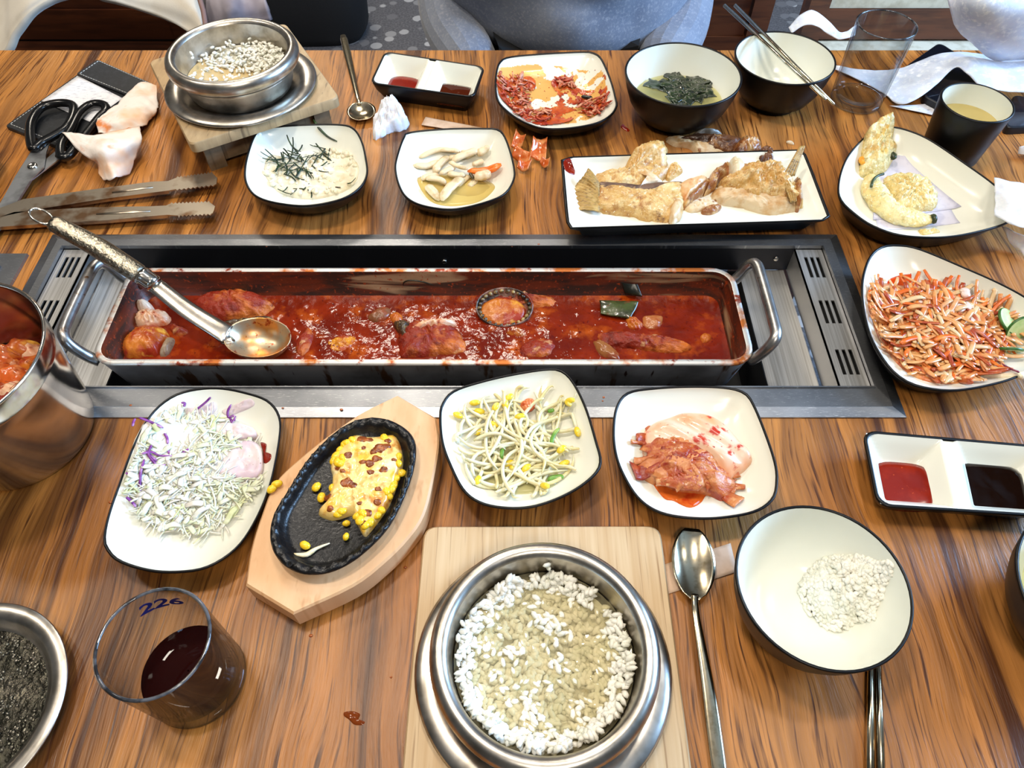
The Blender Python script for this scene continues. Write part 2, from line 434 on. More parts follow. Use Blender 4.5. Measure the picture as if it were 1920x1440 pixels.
def grill():
    t = empty('grill_insert', (-.066, .444, T - .08), 'long scratched steel grill trough let into the table under the red stew pan', 'grill')
    g = MB()
    rr = lambda i, z: rect(FX0 + i, FX1 - i, FY0 + i, FY1 - i, T + z)
    ins = lambda z: rect(OX0, OX1, OY0, OY1, T + z)
    g.loft([rr(0, .0002), rr(.0003, .0014), rr(.009, .0034), rr(.0095, .0036), ins(.0036), ins(.0052), rect(OX0 + .0012, OX1 - .0012, OY0 + .0012, OY1 - .0012, T + .0052), rect(OX0 + .0012, OX1 - .0012, OY0 + .0012, OY1 - .0012, T + .001)], smooth=False)
    build('flange', g, SCRATCHED, t)
    zt = T - .027
    g = MB(); a = .0014
    g.loft([rect(OX0 + a, OX1 - a, OY0 + a, OY1 - a, T + .001), rect(OX0 + a, OX1 - a, OY0 + a, OY1 - a, zt)], smooth=False)
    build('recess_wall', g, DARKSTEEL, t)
    for x0, x1 in ((-.408, -.360), (.227, .272)):
        g = MB(); g.box((x0, OY0 + .002, zt - .0015), (x1, OY1 - .002, zt)); build('tray', g, STEEL_Y, t, label='brushed steel side tray')
    g = MB(); g.box((-.360, OY0 + .002, T - .09), (.227, OY1 - .002, T - .088))
    g.loft([rect(-.360, .227, OY0 + .002, OY1 - .002, zt - .0016), rect(-.360, .227, OY0 + .002, OY1 - .002, T - .088)], smooth=False)
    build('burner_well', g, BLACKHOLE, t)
    yr = ((.4945, .5216), (.4372, .4651), (.3796, .4070))
    for px0, px1, cx in ((.2745, .3008, .2885), (-.4352, -.409, -.4225)):
        sl = [(cx + k * .0057 - .0016, cx + k * .0057 + .0016, a, b) for k in (-1, 0, 1) for a, b in yr]
        p = vent_panel(px0, px1, OY0 + .002, OY1 - .002, T + .0005, sl)
        e = px0 if px0 > 0 else px1
        p.box((min(e, e + (.0012 if px0 > 0 else -.0012)), OY0 + .002, zt), (max(e, e + (.0012 if px0 > 0 else -.0012)), OY1 - .002, T + .0005))
        v = build('vent_panel', p, STEEL_Y, t, label='raised steel panel with three sets of vent slots')
        g = MB()
        g.box((px0 + .002, OY0 + .008, T - .006), (px1 - .002, OY1 - .006, T - .0045))
        build('slot_backing', g, SLOTBLACK, v)
    for u, v in ((833, 490), (1455, 485)):
        p = aty(u, v, OY1 - .0016)
        g = MB()
        for r, y in ((.0026, .0), (.0026, .0008), (.0014, .0018), (.0002, .0020)):
            pass
        ring = lambda r, y: [(p.x + r * cos(k * pi / 8), p.y - y, p.z + r * sin(k * pi / 8)) for k in range(16)]
        g.loft([ring(.0026, -.0004), ring(.0026, .0009), ring(.0016, .0017)], True, True); build('screw', g, POLISHED, t)
    for x in (-.30, -.16, -.02, .12):
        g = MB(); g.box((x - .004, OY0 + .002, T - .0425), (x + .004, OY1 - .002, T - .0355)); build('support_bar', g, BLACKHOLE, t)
    for x0 in (-.360, .222):
        pass
grill()
def grill2():
    t = empty('grill_insert', (-.73, .43, T - .03), 'corner of the neighbouring steel grill trough behind the steel pail', 'grill')
    x0, x1, y0, y1 = -1.01, -.4665, .337, .5245
    rr = lambda i, z: rect(x0 + i, x1 - i, y0 + i, y1 - i, T + z)
    g = MB(); g.loft([rr(0, .0002), rr(.0004, .003), rr(.018, .003), rr(.018, .0046), rr(.0195, .0046), rr(.0195, .001)], smooth=False)
    build('flange', g, SCRATCHED, t)
    g = MB(); g.loft([rr(.0197, .001), rr(.0197, -.028)], smooth=False, c1=True); build('recess_wall', g, DARKSTEEL, t)
grill2()
# ---------------------------------------------------------------- the stew pan
PX0, PX1, PY0, PY1, PZ = -.354, .2045, .379, .493, .015
SAUCE_WALL = M('dried_sauce_film', (92, 34, 14), .38, layers=[dict(col=(48, 26, 18), scale=26, lo=.42, hi=.6, stretch=(1, 1, 5)), dict(col=(150, 118, 88), scale=1, lo=.56, hi=.66, stretch=(9, 9, 75), dist=.6), dict(col=(140, 52, 18), scale=300, lo=.6, hi=.7)], bump=dict(scale=300, s=.3, d=.0006))
ALU_RIM = M('stained_pan_rim', (208, 204, 196), .4, .6, layers=[dict(col=(186, 104, 44), scale=45, lo=.5, hi=.62, detail=6), dict(col=(140, 50, 16), scale=90, lo=.58, hi=.66, detail=6)], bump=dict(scale=400, s=.15, d=.0003))
ALU_DRIP = M('pan_side_with_drips', (150, 150, 154), .5, .45, layers=[dict(col=(104, 102, 102), scale=30, lo=.4, hi=.7), dict(col=(84, 54, 30), scale=1, lo=.60, hi=.66, stretch=(75, 75, 7), detail=3), dict(col=(50, 24, 12), scale=1, lo=.66, hi=.70, stretch=(140, 140, 22), detail=2)], bump=dict(scale=1, s=.12, d=.0003, stretch=(20, 20, 600)))
def pan():
    t = empty('stew_pan', ((PX0 + PX1) / 2, (PY0 + PY1) / 2, T - .035), 'long narrow aluminium pan of red stew with bar handles at both ends', 'pan')
    rr = lambda i, z, r: rect(PX0 + i, PX1 - i, PY0 + i, PY1 - i, T + z, max(.004, r), 6)
    g = MB(); g.loft([rr(.0115, -.0345, .014), rr(.009, -.033, .016), rr(.0015, .008, .02), rr(.0012, .0115, .0205)], c0=True); build('pan_body', g, ALU_DRIP, t)
    g = MB(); g.loft([rr(.0012, .0115, .0205), rr(0, .013, .021), rr(.0004, .0148, .021), rr(.003, .0156, .018), rr(.0055, .0150, .0155)]); build('rim', g, ALU_RIM, t, label='pale rim spotted with dried red sauce')
    g = MB(); g.loft([rr(.0055, .0150, .0155), rr(.007, .010, .014), rr(.0155, -.029, .010), rr(.03, -.0305, .006)], c1=True); build('inner_wall', g, SAUCE_WALL, t, label='inner wall coated with dried brown-red sauce')
    HM = M('bar_handle_steel', (180, 178, 176), .33, .95, layers=[dict(col=(120, 84, 52), scale=120, lo=.6, hi=.7), dict(col=(140, 138, 136), scale=60, lo=.45, hi=.7)])
    for pts in ([(PX0 + .003, .482, .006), (PX0 - .004, .483, .012), (-.366, .4845, .026), (-.371, .479, .0325), (-.3735, .462, .033), (-.3735, .412, .033), (-.371, .396, .0325), (-.366, .3905, .026), (PX0 - .004, .390, .012), (PX0 + .003, .390, .006)],
                [(PX1 - .003, .482, .006), (PX1 + .003, .483, .012), (.2145, .4845, .026), (.2185, .479, .0325), (.2195, .462, .033), (.2195, .412, .033), (.2185, .396, .0325), (.2145, .3905, .026), (PX1 + .003, .390, .012), (PX1 - .003, .390, .006)]):
        g = MB(); g.tube([(p[0], p[1], T + p[2]) for p in cr_open(pts, 44)], .0049, 10); build('bar_handle', g, HM, t)
    for x, s in ((PX0 + .0085, 1), (PX1 - .0085, -1)):
        for y in (.392, .481):
            g = MB(); g.ell((x + s * .0016, y, T + .004), (.0018, .0045, .0045)); build('rivet', g, SAUCE_WALL, t)
pan()

# ================================================================ dishes
def star_outline(px, zr, n=96):
    """rim outline traced in the photograph, laid on the plane of the rim; returned as r(angle) round its middle"""
    W = [at(u, v, zr) for u, v in px]
    S = np.array(cr_closed([(p.x, p.y) for p in W], 400)); lo, hi = S.min(0), S.max(0)
    c = (lo + hi) / 2
    an = np.arctan2(S[:, 1] - c[1], S[:, 0] - c[0]); rad = np.hypot(S[:, 0] - c[0], S[:, 1] - c[1])
    o = np.argsort(an); an, rad = an[o], rad[o]
    th = np.linspace(-pi, pi, n, endpoint=False)
    r = np.interp(th, an, rad, period=2 * pi)
    return c, th, r
class Dish:
    def __init__(s, c, th, r, zb, prof): s.c, s.th, s.r, s.zb, s.prof = c, th, r, zb, prof
    def s_of(s, x, y):
        dx, dy = x - s.c[0], y - s.c[1]
        return math.hypot(dx, dy) / float(np.interp(atan2(dy, dx), s.th, s.r, period=2 * pi))
    def z(s, x, y):
        return s.zb + float(np.interp(s.s_of(x, y), s.prof[0], s.prof[1]))
    def zf(s, lift=.0004): return lambda x, y: s.z(x, y) + lift
    def pt(s, u, v, lift=0.0):
        """point of the photograph on the dish's inner face"""
        z = s.zb - T + .01
        for _ in range(8):
            p = at(u, v, z); z = s.z(p.x, p.y) - T
        return Vector((p.x, p.y, s.zb * 0 + T + z + lift))
def dish(name, label, px, zr, z0=0.0, floor=.005, prof=None, cat='plate', group=None, white=None, lip=.966, foot=.62):
    c, th, r = star_outline(px, zr)
    d = zr - z0
    zb = T + z0
    t = empty(name, (c[0], c[1], zb), label, cat, group)
    ring = lambda s, z: [(c[0] + s * q * cos(a), c[1] + s * q * sin(a), zb + z) for a, q in zip(th, r)]
    g = MB()
    g.loft([ring(foot - .06, .0012), ring(foot - .05, 0), ring(foot, 0), ring(foot + .02, .0012), ring(foot + .14, d * .22), ring(.92, d * .62), ring(.985, d * .9), ring(1, d * .985), ring(.994, d + .0006), ring(.984, d + .0008), ring(lip + .004, d + .0002), ring(lip, d - .0004)], c0=True)
    build('outer_shell', g, MEL_BLACK, t, label='black underside and rim')
    pr = prof or ([0, .40, .55, .68, .80, .90, .95, lip], [0, .01, .06, .2, .45, .72, .87, 1.0])
    ss = np.array(pr[0]); zz = floor + (d - .0004 - floor) * np.array(pr[1])
    D = Dish(c, th, r, zb, (ss, zz))
    g = MB(); fine = [lip, .955, .93, .90, .87, .84, .8, .74, .68, .62, .55, .48, .40, .30, .2, .1, .03]
    g.loft([ring(s, float(np.interp(s, ss, zz))) for s in fine], c1=True)
    build('inner_glaze', g, white or MEL_WHITE, t, label='cream inner face')
    D.t = t
    return D
SQ = 'small square white side dishes with black rims'
ROUNDSQ = None
P_SEAWEED = dish('side_dish', 'square white dish of creamy tofu under dark green seaweed shreds', crop(0, 0, 1, [(457, 330), (462, 292), (478, 250), (500, 239), (575, 233), (640, 233), (665, 241), (680, 265), (688, 300), (690, 325), (680, 348), (655, 368), (620, 380), (570, 387), (520, 382), (485, 372), (466, 356)]), .030, group=SQ)
P_MUSH = dish('side_dish', 'square white dish of pale mushrooms with one carrot slice', crop(640, 0, 3, [(298, 950), (308, 880), (345, 775), (385, 742), (600, 722), (800, 720), (880, 725), (920, 760), (955, 850), (978, 950), (975, 1010), (935, 1080), (860, 1125), (700, 1170), (580, 1180), (440, 1155), (360, 1110), (318, 1040)]), .027, group=SQ)
P_DIRTY = dish('side_dish', 'used square white dish smeared with red sauce at the far side', crop(640, 0, 3, [(862, 480), (868, 400), (890, 345), (950, 318), (1150, 300), (1370, 290), (1430, 300), (1470, 335), (1520, 450), (1550, 560), (1553, 600), (1520, 650), (1440, 695), (1300, 722), (1170, 728), (1080, 712), (980, 665), (900, 600), (870, 550)]), .027, group=SQ)
P_SPROUT = dish('side_dish', 'square white dish of bean sprouts beside the wooden hot-plate board', crop(800, 660, 2.8235, [(65, 340), (80, 270), (140, 203), (300, 150), (480, 110), (650, 86), (725, 100), (785, 165), (850, 300), (905, 480), (928, 575), (905, 640), (820, 715), (700, 780), (560, 825), (420, 832), (285, 805), (190, 735), (115, 590), (75, 470)]), .027, .0037, group=SQ)
P_KIMCHI = dish('side_dish', 'square white dish holding a wedge of red cabbage kimchi', crop(800, 660, 2.8235, [(983, 420), (1000, 290), (1060, 213), (1200, 188), (1400, 178), (1590, 185), (1690, 215), (1740, 285), (1800, 430), (1850, 580), (1862, 680), (1840, 780), (1740, 850), (1540, 885), (1350, 880), (1210, 845), (1110, 770), (1035, 650), (995, 540)]), .027, .0037, group=SQ)
TRI = 'rounded triangular white serving plates with black rims'
LOWP = ([0, .55, .70, .80, .88, .95, .972], [0, .03, .15, .35, .6, .88, 1.0])
P_SALAD = dish('serving_plate', 'rounded white plate of shredded cabbage salad in creamy dressing', crop(160, 700, 3, [(100, 920), (110, 985), (180, 1060), (350, 1115), (520, 1125), (690, 1095), (850, 990), (960, 830), (1045, 620), (1095, 370), (1095, 240), (1030, 150), (900, 103), (750, 77), (600, 88), (480, 130), (370, 225), (270, 400), (180, 640), (125, 800)]), .024, .0037, prof=LOWP, group=TRI, lip=.972, foot=.7)
P_RAW = dish('serving_plate', 'triangular white plate of spicy shredded raw fish salad', crop(1280, 400, 3, [(1003, 420), (1015, 330), (1050, 240), (1110, 187), (1200, 175), (1330, 198), (1600, 310), (1780, 390), (1930, 470), (2060, 560), (2130, 680), (2130, 790), (2060, 860), (1930, 905), (1800, 953), (1600, 995), (1450, 1000), (1300, 970), (1200, 912), (1120, 820), (1050, 690), (1012, 540)]), .027, prof=LOWP, group=TRI, lip=.972, foot=.7)
P_TEMP = dish('serving_plate', 'triangular white plate of tempura on a paper liner', crop(1280, 0, 3, [(870, 1070), (885, 970), (930, 870), (1020, 770), (1110, 717), (1180, 711), (1280, 735), (1400, 790), (1600, 925), (1740, 1025), (1830, 1105), (1880, 1175), (1855, 1240), (1750, 1285), (1550, 1330), (1380, 1340), (1200, 1322), (1050, 1265), (940, 1185), (888, 1130)]), .030, prof=LOWP, group=TRI, lip=.972, foot=.7)
def rect_px(c4, k=.045):
    """rounded-corner outline of a quad with slightly drawn-in sides"""
    out = []
    q = [np.array(p, float) for p in c4]
    for i in range(4):
        a, b, p = q[i], q[(i + 1) % 4], q[i - 1]
        d = np.linalg.norm(b - a); e = np.linalg.norm(p - a)
        for f in (.045, .012): out.append(a + (p - a) * f * 90 / max(e, 90) * 1.2 + (b - a) * .002)
        for f in (.012, .045, .25, .5, .75): out.append(a + (b - a) * (f * 90 / max(d, 90) * 1.2 if f < .1 else f))
    return out
P_FISH = dish('fish_platter', 'long rectangular white platter with remains of a fried fish', rect_px(crop(1040, 220, 3.5556, [(1850, 688), (1668, 214), (38, 264), (78, 742)])), .025, .0055, prof=([0, .6, .8, .9, .972], [0, .04, .3, .62, 1.0]), cat='plate', lip=.975, foot=.75)

# ---------------------------------------------------------------- two-compartment sauce dishes
def sauce_dish(label, quad, zr, depth, div, group):
    q = [at(u, v, zr) for u, v in quad]    # bl, br, tr, tl
    P = lambda a, b: (q[0] * (1 - a) + q[1] * a) * (1 - b) + (q[3] * (1 - a) + q[2] * a) * b
    ctr = P(.5, .5)
    t = empty('sauce_dish', (ctr.x, ctr.y, T), label, 'sauce dish', group)
    LX = (q[1] - q[0]).length; LY = (q[3] - q[0]).length
    def loop(ix, z, n=5):
        r = max(.003, .010 - ix * .5); ax = ix / LX; ay = ix / LY; out = []
        for cx, cy, a0 in ((LX - ix - r, ix + r, -pi / 2), (LX - ix - r, LY - ix - r, 0), (ix + r, LY - ix - r, pi / 2), (ix + r, ix + r, pi)):
            for k in range(n + 1):
                a = a0 + k * pi / 2 / n; p = P((cx + r * cos(a)) / LX, (cy + r * sin(a)) / LY); out.append((p.x, p.y, T + z))
        return out
    g = MB(); g.loft([loop(.0125, 0), loop(.012, .001), loop(.003, zr * .6), loop(.0003, zr * .92), loop(0, zr - .0008), loop(.0004, zr + .0003), loop(.0016, zr + .0006), loop(.0026, zr)], c0=True)
    build('outer_shell', g, MEL_BLACK, t, label='black underside and rim')
    dx = .0045
    def depth_at(a, b):
        x, y = a * LX, b * LY
        e = 1.0
        for lo, hi in ((.0026, div * LX - dx), (div * LX + dx, LX - .0026)):
            if lo <= x <= hi:
                ux = min((x - lo) / .016, (hi - x) / .016, 1.0); uy = min((y - .0026) / .016, (LY - .0026 - y) / .016, 1.0)
                u = min(ux, uy); u = max(0, u)
                return depth * sstep(-.12, 1.0, u) if u > 0 else depth * sstep(-.12, 1, 0) * 0
        return 0.0015
    lo_a, lo_b = .0026 / LX, .0026 / LY
    def fn(a, b):
        a = lo_a + a * (1 - 2 * lo_a); b = lo_b + b * (1 - 2 * lo_b); p = P(a, b)
        return (p.x, p.y, T + zr - depth_at(a, b))
    g = MB(); g.grid(fn, 72, 34); build('inner_glaze', g, MEL_WHITE, t, label='cream twin-well inner face')
    return P, LX, LY, t
SD = 'two-well sauce dishes'
def sauce_pool(name, label, P, LX, LY, a0, a1, b0, b1, z, mat, dome=0.0, rr=.3, cat='sauce'):
    """liquid lying in one well"""
    out = []
    for k in range(40):
        an = 2 * pi * k / 40; cx, cy = cos(an), sin(an); e = 1 / rr
        s = (abs(cx) ** e + abs(cy) ** e) ** (-1 / e)
        p = P((a0 + a1) / 2 + (a1 - a0) / 2 * s * cx, (b0 + b1) / 2 + (b1 - b0) / 2 * s * cy); out.append((p.x, p.y))
    g = MB(); g.blob(out, lambda x, y: T + z, dome, 7, 4.0, .0004, 90, skirt=.003)
    return build(name, g, mat, label=label, cat=cat)
GOCHU = M('red_chili_sauce', (124, 26, 10), .14, sss=.05, layers=[dict(col=(150, 40, 14), scale=60, lo=.5, hi=.8), dict(col=(180, 70, 30), scale=330, lo=.68, hi=.74)], bump=dict(scale=160, s=.12, d=.0006), ssr=(1, .2, .1))
SOY = liquid('soy_sauce', (20, 7, 3), .93, (130, 60, 20), .03, 1.38)
SOY_FAR = liquid('dark_vinegar_sauce', (74, 26, 8), .9, (170, 90, 40), .03, 1.38)
P, LX, LY, _ = sauce_dish('two-well sauce dish beside the rice bowl, one well red and one nearly black', [(1645, 950), (1995, 972), (1962, 836), (1616, 806)], .021, .0165, .47, SD)
sauce_pool('chili_sauce', 'thick red chili sauce in the dish beside the rice bowl', P, LX, LY, .055, .40, .095, .72, .0080, GOCHU, .0014)
sauce_pool('soy_sauce', 'dark soy sauce in the dish beside the rice bowl', P, LX, LY, .535, .90, .10, .80, .0075, SOY, 0.0, .2)
P, LX, LY, _ = sauce_dish('two-well sauce dish at the far table edge, one well red and one brown', [(693, 156), (889, 183), (910, 125), (721, 96)], .027, .021, .49, SD)
sauce_pool('chili_sauce', 'thick red chili sauce in the dish at the far table edge', P, LX, LY, .09, .43, .12, .72, .0105, GOCHU, .0022, .36)
sauce_pool('soy_sauce', 'brown soy sauce in the dish at the far table edge', P, LX, LY, .575, .93, .10, .70, .0105, SOY_FAR, 0.0, .2)

# ---------------------------------------------------------------- bowls, cup
def bowl(label, x, y, r, h, group='round black-and-cream bowls', wid=1.0):
    t = empty('bowl', (x, y, T), label, 'bowl', group)
    o = [(.45, .001), (.46, 0), (.52, 0), (.53, .002), (.56, .006), (.72, .2 * h), (.86, .45 * h), (.945, .72 * h), (.985, .93 * h), (1, .99 * h), (.997, h), (.985, h + .0007), (.965, h + .0002), (.962, h - .0005)]
    g = MB(); g.lathe((x, y, T), [(r * a, b) for a, b in o], 64, c0=True); build('outer_shell', g, MEL_BLACK, t, label='black outside and rim')
    i = [(.962, h - .0005), (.945, .90 * h), (.91, .72 * h), (.83, .47 * h), (.70, .255 * h), (.56, .145 * h), (.40, .10 * h), (.2, .09 * h), (.02, .088 * h)]
    g = MB(); g.lathe((x, y, T), [(r * a, b) for a, b in i], 64, c1=True); build('inner_glaze', g, MEL_WHITE, t, label='cream inside')
    xs = [r * a for a, b in i][::-1]; zs = [b for a, b in i][::-1]
    return lambda d: float(np.interp(d, xs, zs))
BW1 = at(1281, 137, .055); BW2 = at(1472, 107, .055); BW3 = at(1543, 1094, .055)
bz_soup = bowl('wide bowl of clear seaweed soup behind the fish platter', BW1.x, BW1.y, .0635, .055)
bz_empty = bowl('emptied bowl with steel chopsticks laid across it', BW2.x, BW2.y, .0555, .055)
bz_rice = bowl('bowl with a small mound of white rice', BW3.x, BW3.y, .0543, .055)
BW4 = Vector((.379, .165, T))
bz_soup2 = bowl('bowl of seaweed soup cut off by the picture edge', BW4.x, BW4.y, .0635, .055)
def cup():
    x, y, h = .478, .684, .0625
    t = empty('cup', (x, y, T), 'black straight-sided cup of pale tea', 'cup')
    g = MB(); g.lathe((x, y, T), [(.026, .001), (.0275, 0), (.0295, .0015), (.0315, .02), (.0345, .045), (.0362, h - .001), (.0358, h), (.0345, h + .0004), (.0338, h - .0004)], 56, c0=True); build('outer_shell', g, MEL_BLACK, t)
    g = MB(); g.lathe((x, y, T), [(.0338, h - .0004), (.0330, .045), (.0295, .02), (.027, .006), (.02, .004), (.001, .004)], 56, c1=True); build('inner_glaze', g, MEL_WHITE, t, label='cream inside')
    g = MB(); g.lathe((x, y, T), [(.0325, .0400), (.02, .0397), (.001, .0397)], 48, c1=True)
    build('tea', g, liquid('pale_tea', (206, 186, 120), .8, (230, 215, 160)), label='pale yellow tea filling the black cup', cat='tea')
cup()

# ---------------------------------------------------------------- pots on boards
def pot(x, y, zb, plabel, tlabel):
    t = empty('pot_saucer', (x, y, T + zb), tlabel, 'saucer', 'steel saucers under the pots')
    g = MB(); g.lathe((x, y, T + zb), [(.001, .0004), (.052, .0004), (.056, .001), (.062, .0050), (.066, .0072), (.070, .0078), (.075, .0074), (.079, .0060), (.0808, .0044), (.0804, .0034), (.079, .0040), (.066, .0054), (.057, -.0002 + .0004), (.054, 0), (.001, 0)], 72); build('saucer_body', g, POTSTEEL, t)
    t = empty('rice_pot', (x, y, T + zb + .001), plabel, 'pot', 'steel rice pots')
    z = T + zb + .001
    g = MB(); g.lathe((x, y, z), [(.001, 0), (.050, 0), (.0535, .001), (.0560, .006), (.0580, .014), (.0592, .0205), (.0600, .0222), (.0598, .0240)], 80); build('pot_body', g, POTSTEEL, t)
    g = MB(); g.lathe((x, y, z), [(.0598, .0240), (.0625, .0252), (.0662, .0272), (.0684, .0306), (.0688, .0350), (.0676, .0392), (.0648, .0418), (.0618, .0424), (.0590, .0412), (.0574, .0385)], 80); build('rim', g, POTSTEEL, t, label='thick rolled rim')
    g = MB(); g.lathe((x, y, z), [(.0574, .0385), (.0570, .031), (.0558, .020), (.0535, .011), (.049, .004), (.042, .0022), (.001, .0022)], 80, c1=True); build('inner_wall', g, POTSTEEL, t)
    return z
NPX, NPY = .0195, .1340
FPX2, FPY = -.2940, .7400
def board(name, label, outline, z0, z1, mat, bev=.0015):
    t = empty(name, (outline[0][0], outline[0][1], T + z0), label, 'pot stand')
    return t
def rquad(c4, z, r, n=5):
    """rounded quad from 4 corner points (x, y)"""
    out = []; m = 4
    for i in range(m):
        p, a, b = np.array(c4[i - 1]), np.array(c4[i]), np.array(c4[(i + 1) % m])
        d1 = (p - a) / np.linalg.norm(p - a); d2 = (b - a) / np.linalg.norm(b - a)
        A, B = a + d1 * r, a + d2 * r
        for k in range(n + 1):
            t = k / n; q = A * (1 - t) ** 2 + 2 * a * t * (1 - t) + B * t * t; out.append((q[0], q[1]))
    return out
def near_board():
    z = .015
    c = [at(*p, z) for p in ((795, 986), (1238, 985))]
    c4 = [(c[0].x - .002, c[0].y - .166), (c[1].x + .0, c[1].y - .166), (c[1].x, c[1].y), (c[0].x, c[0].y)]
    o = rquad(c4, z, .010)
    g = MB(); g.prism(o, T, T + z, .0016); build('pot_board', g, BAMBOO, label='square bamboo board under the nearest rice pot', cat='board', autosmooth=40)
near_board()
def far_stand():
    zt = .045
    A, B, C = at(278, 114, zt), at(355, 272, zt), at(637, 182, zt)   # two seen corners and the one between
    D = A + (C - B)
    t = empty('pot_stand', ((A.x + C.x) / 2, (A.y + C.y) / 2, T), 'weathered wooden box stand under the far rice pot', 'pot stand')
    c4 = [(p.x, p.y) for p in (B, C, D, A)]
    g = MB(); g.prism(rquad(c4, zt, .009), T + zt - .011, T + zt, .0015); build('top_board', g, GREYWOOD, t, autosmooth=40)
    ctr = np.mean(np.array(c4), axis=0)
    def inset(f): return [ctr + (np.array(p) - ctr) * f for p in c4]
    I = inset(.86); K = inset(.82); L2 = inset(.76)
    for i in range(4):
        a, b = K[i], K[(i + 1) % 4]; c, d = L2[i], L2[(i + 1) % 4]
        g = MB(); q = [a + (b - a) * .06, a + (b - a) * .94, c + (d - c) * .94 + 0 * c, c + (d - c) * .06]
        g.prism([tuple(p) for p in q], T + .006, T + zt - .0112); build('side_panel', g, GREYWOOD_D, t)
    for i in range(4):
        o = I[i]; e1 = (I[(i + 1) % 4] - o); e2 = (I[i - 1] - o); e1 = e1 / np.linalg.norm(e1) * .018; e2 = e2 / np.linalg.norm(e2) * .018
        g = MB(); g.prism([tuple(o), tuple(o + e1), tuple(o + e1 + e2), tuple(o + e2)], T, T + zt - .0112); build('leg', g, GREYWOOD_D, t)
far_stand()
ZN = pot(NPX, NPY, .0152, 'round steel rice pot on the bamboo board, full of rice in water', 'wide steel saucer under the pot on the bamboo board')
ZF = pot(FPX2, FPY, .0452, 'round steel rice pot on the box stand, part-full of cloudy rice', 'wide steel saucer under the pot on the box stand')

# ---------------------------------------------------------------- hot plate on its board
def hotplate():
    zb = .024
    px = [(745, 740), (818, 783), (823, 830), (812, 900), (795, 965), (765, 1010), (720, 1055), (660, 1100), (549, 1151), (460, 1097), (470, 1030), (490, 965), (515, 905), (560, 860), (620, 812), (680, 772)]
    W = [at(u, v, zb) for u, v in px]
    P0 = [(p.x, p.y) for p in W]
    out = []
    sharp = {0, 1, 8, 9}; n = len(P0)
    for i in range(n):
        a, b = np.array(P0[i]), np.array(P0[(i + 1) % n])
        if i in sharp and (i + 1) % n in sharp: out.append(tuple(a)); continue
        p, q = np.array(P0[i - 1]) if i not in sharp else 2 * a - b, np.array(P0[(i + 2) % n]) if (i + 1) % n not in sharp else 2 * b - a
        for k in range(4):
            f = k / 4; out.append(tuple(.5 * (2 * a + (b - p) * f + (2 * p - 5 * a + 4 * b - q) * f * f + (3 * a - p - 3 * b + q) * f ** 3)))
    out = out[::-1]
    g = MB(); g.prism(out, T + .0037, T + zb, .0016)
    build('hotplate_board', g, PINE, label='pale pine board with pointed ends under the iron hot plate', cat='board', autosmooth=35)
    px = crop(160, 700, 3, [(1040, 900), (1060, 1005), (1130, 1090), (1250, 1135), (1400, 1115), (1560, 1020), (1720, 850), (1830, 610), (1862, 430), (1820, 330), (1700, 262), (1560, 258), (1420, 325), (1260, 480), (1130, 680), (1065, 790)])
    c, th, r = star_outline(px, .034, 128)
    t = empty('hot_plate', (c[0], c[1], T + zb), 'oval black cast-iron hot plate of corn cheese', 'hot plate')
    def ring(s, z, wave=0.0):
        return [(c[0] + (s + 0) * q * cos(a), c[1] + s * q * sin(a), T + z + wave * max(0, cos(a * 32)) ** 2) for a, q in zip(th, r)]
    g = MB(); g.loft([ring(.70, zb + .0002), ring(.84, zb + .0012), ring(.955, .0305), ring(.99, .033), ring(1.0, .0345), ring(.985, .0358, .0006), ring(.955, .0358, .0034), ring(.915, .0352, .0034), ring(.885, .0335, .0008), ring(.86, .030), ring(.82, .0275), ring(.77, .0268), ring(.4, .0266), ring(.05, .0266)], c0=True, c1=True)
    build('iron_dish', g, CASTIRON, t)
    hp = at(543, 1058, .0362); g = MB(); g.lathe((hp.x, hp.y, hp.z - .0012), [(.0022, .0018), (.0015, .0022), (.0013, .0010), (.0001, .0008)], 16); build('hanging_hole', g, SLOTBLACK, t)
    return Dish(c, th, r, T, ([0, .8, .86, .9], [.0267, .0272, .030, .034]))
P_IRON = hotplate()
# ================================================================ food
def world_px(pts, z): return [at(u, v, z) for u, v in pts]
def rot_rand(): 
    return Matrix.Rotation(R.uniform(0, 2 * pi), 3, 'Z') @ Matrix.Rotation(R.uniform(-.5, .5), 3, 'X') @ Matrix.Rotation(R.uniform(-.5, .5), 3, 'Y')
def inside(p, poly):
    x, y = p; c = False; n = len(poly)
    for i in range(n):
        x1, y1 = poly[i][0], poly[i][1]; x2, y2 = poly[i - 1][0], poly[i - 1][1]
        if (y1 > y) != (y2 > y) and x < (x2 - x1) * (y - y1) / (y2 - y1) + x1: c = not c
    return c
def rand_in(poly):
    xs = [p[0] for p in poly]; ys = [p[1] for p in poly]
    while True:
        p = (R.uniform(min(xs), max(xs)), R.uniform(min(ys), max(ys)))
        if inside(p, poly): return p
def lump(name, label, cat, px, zf, zpx, height, mat, amp=.0015, freq=110, rings=9, n=72, p=2.0, skirt=.002, parent=None, group=None, hf=None, seed=0.0, kind=None, rag=.13, rid=1.2):
    """irregular food piece over an outline traced at height zpx"""
    W = world_px(px, zpx)
    o = cr_closed([(q.x, q.y) for q in W], n)
    c = np.mean(np.array(o), axis=0)
    o = [tuple(c + (np.array(q) - c) * (1 + rag * (.55 * nz(q[0], q[1], seed, 170) + .45 * nz(q[0], q[1], seed + 3, 420)))) for q in o]
    g = MB(); g.blob(o, zf, height, max(rings, 12), p, amp, freq, skirt=skirt, seed=seed, hf=hf, rid=rid)
    return build(name, g, mat, parent, label, cat, group, kind)
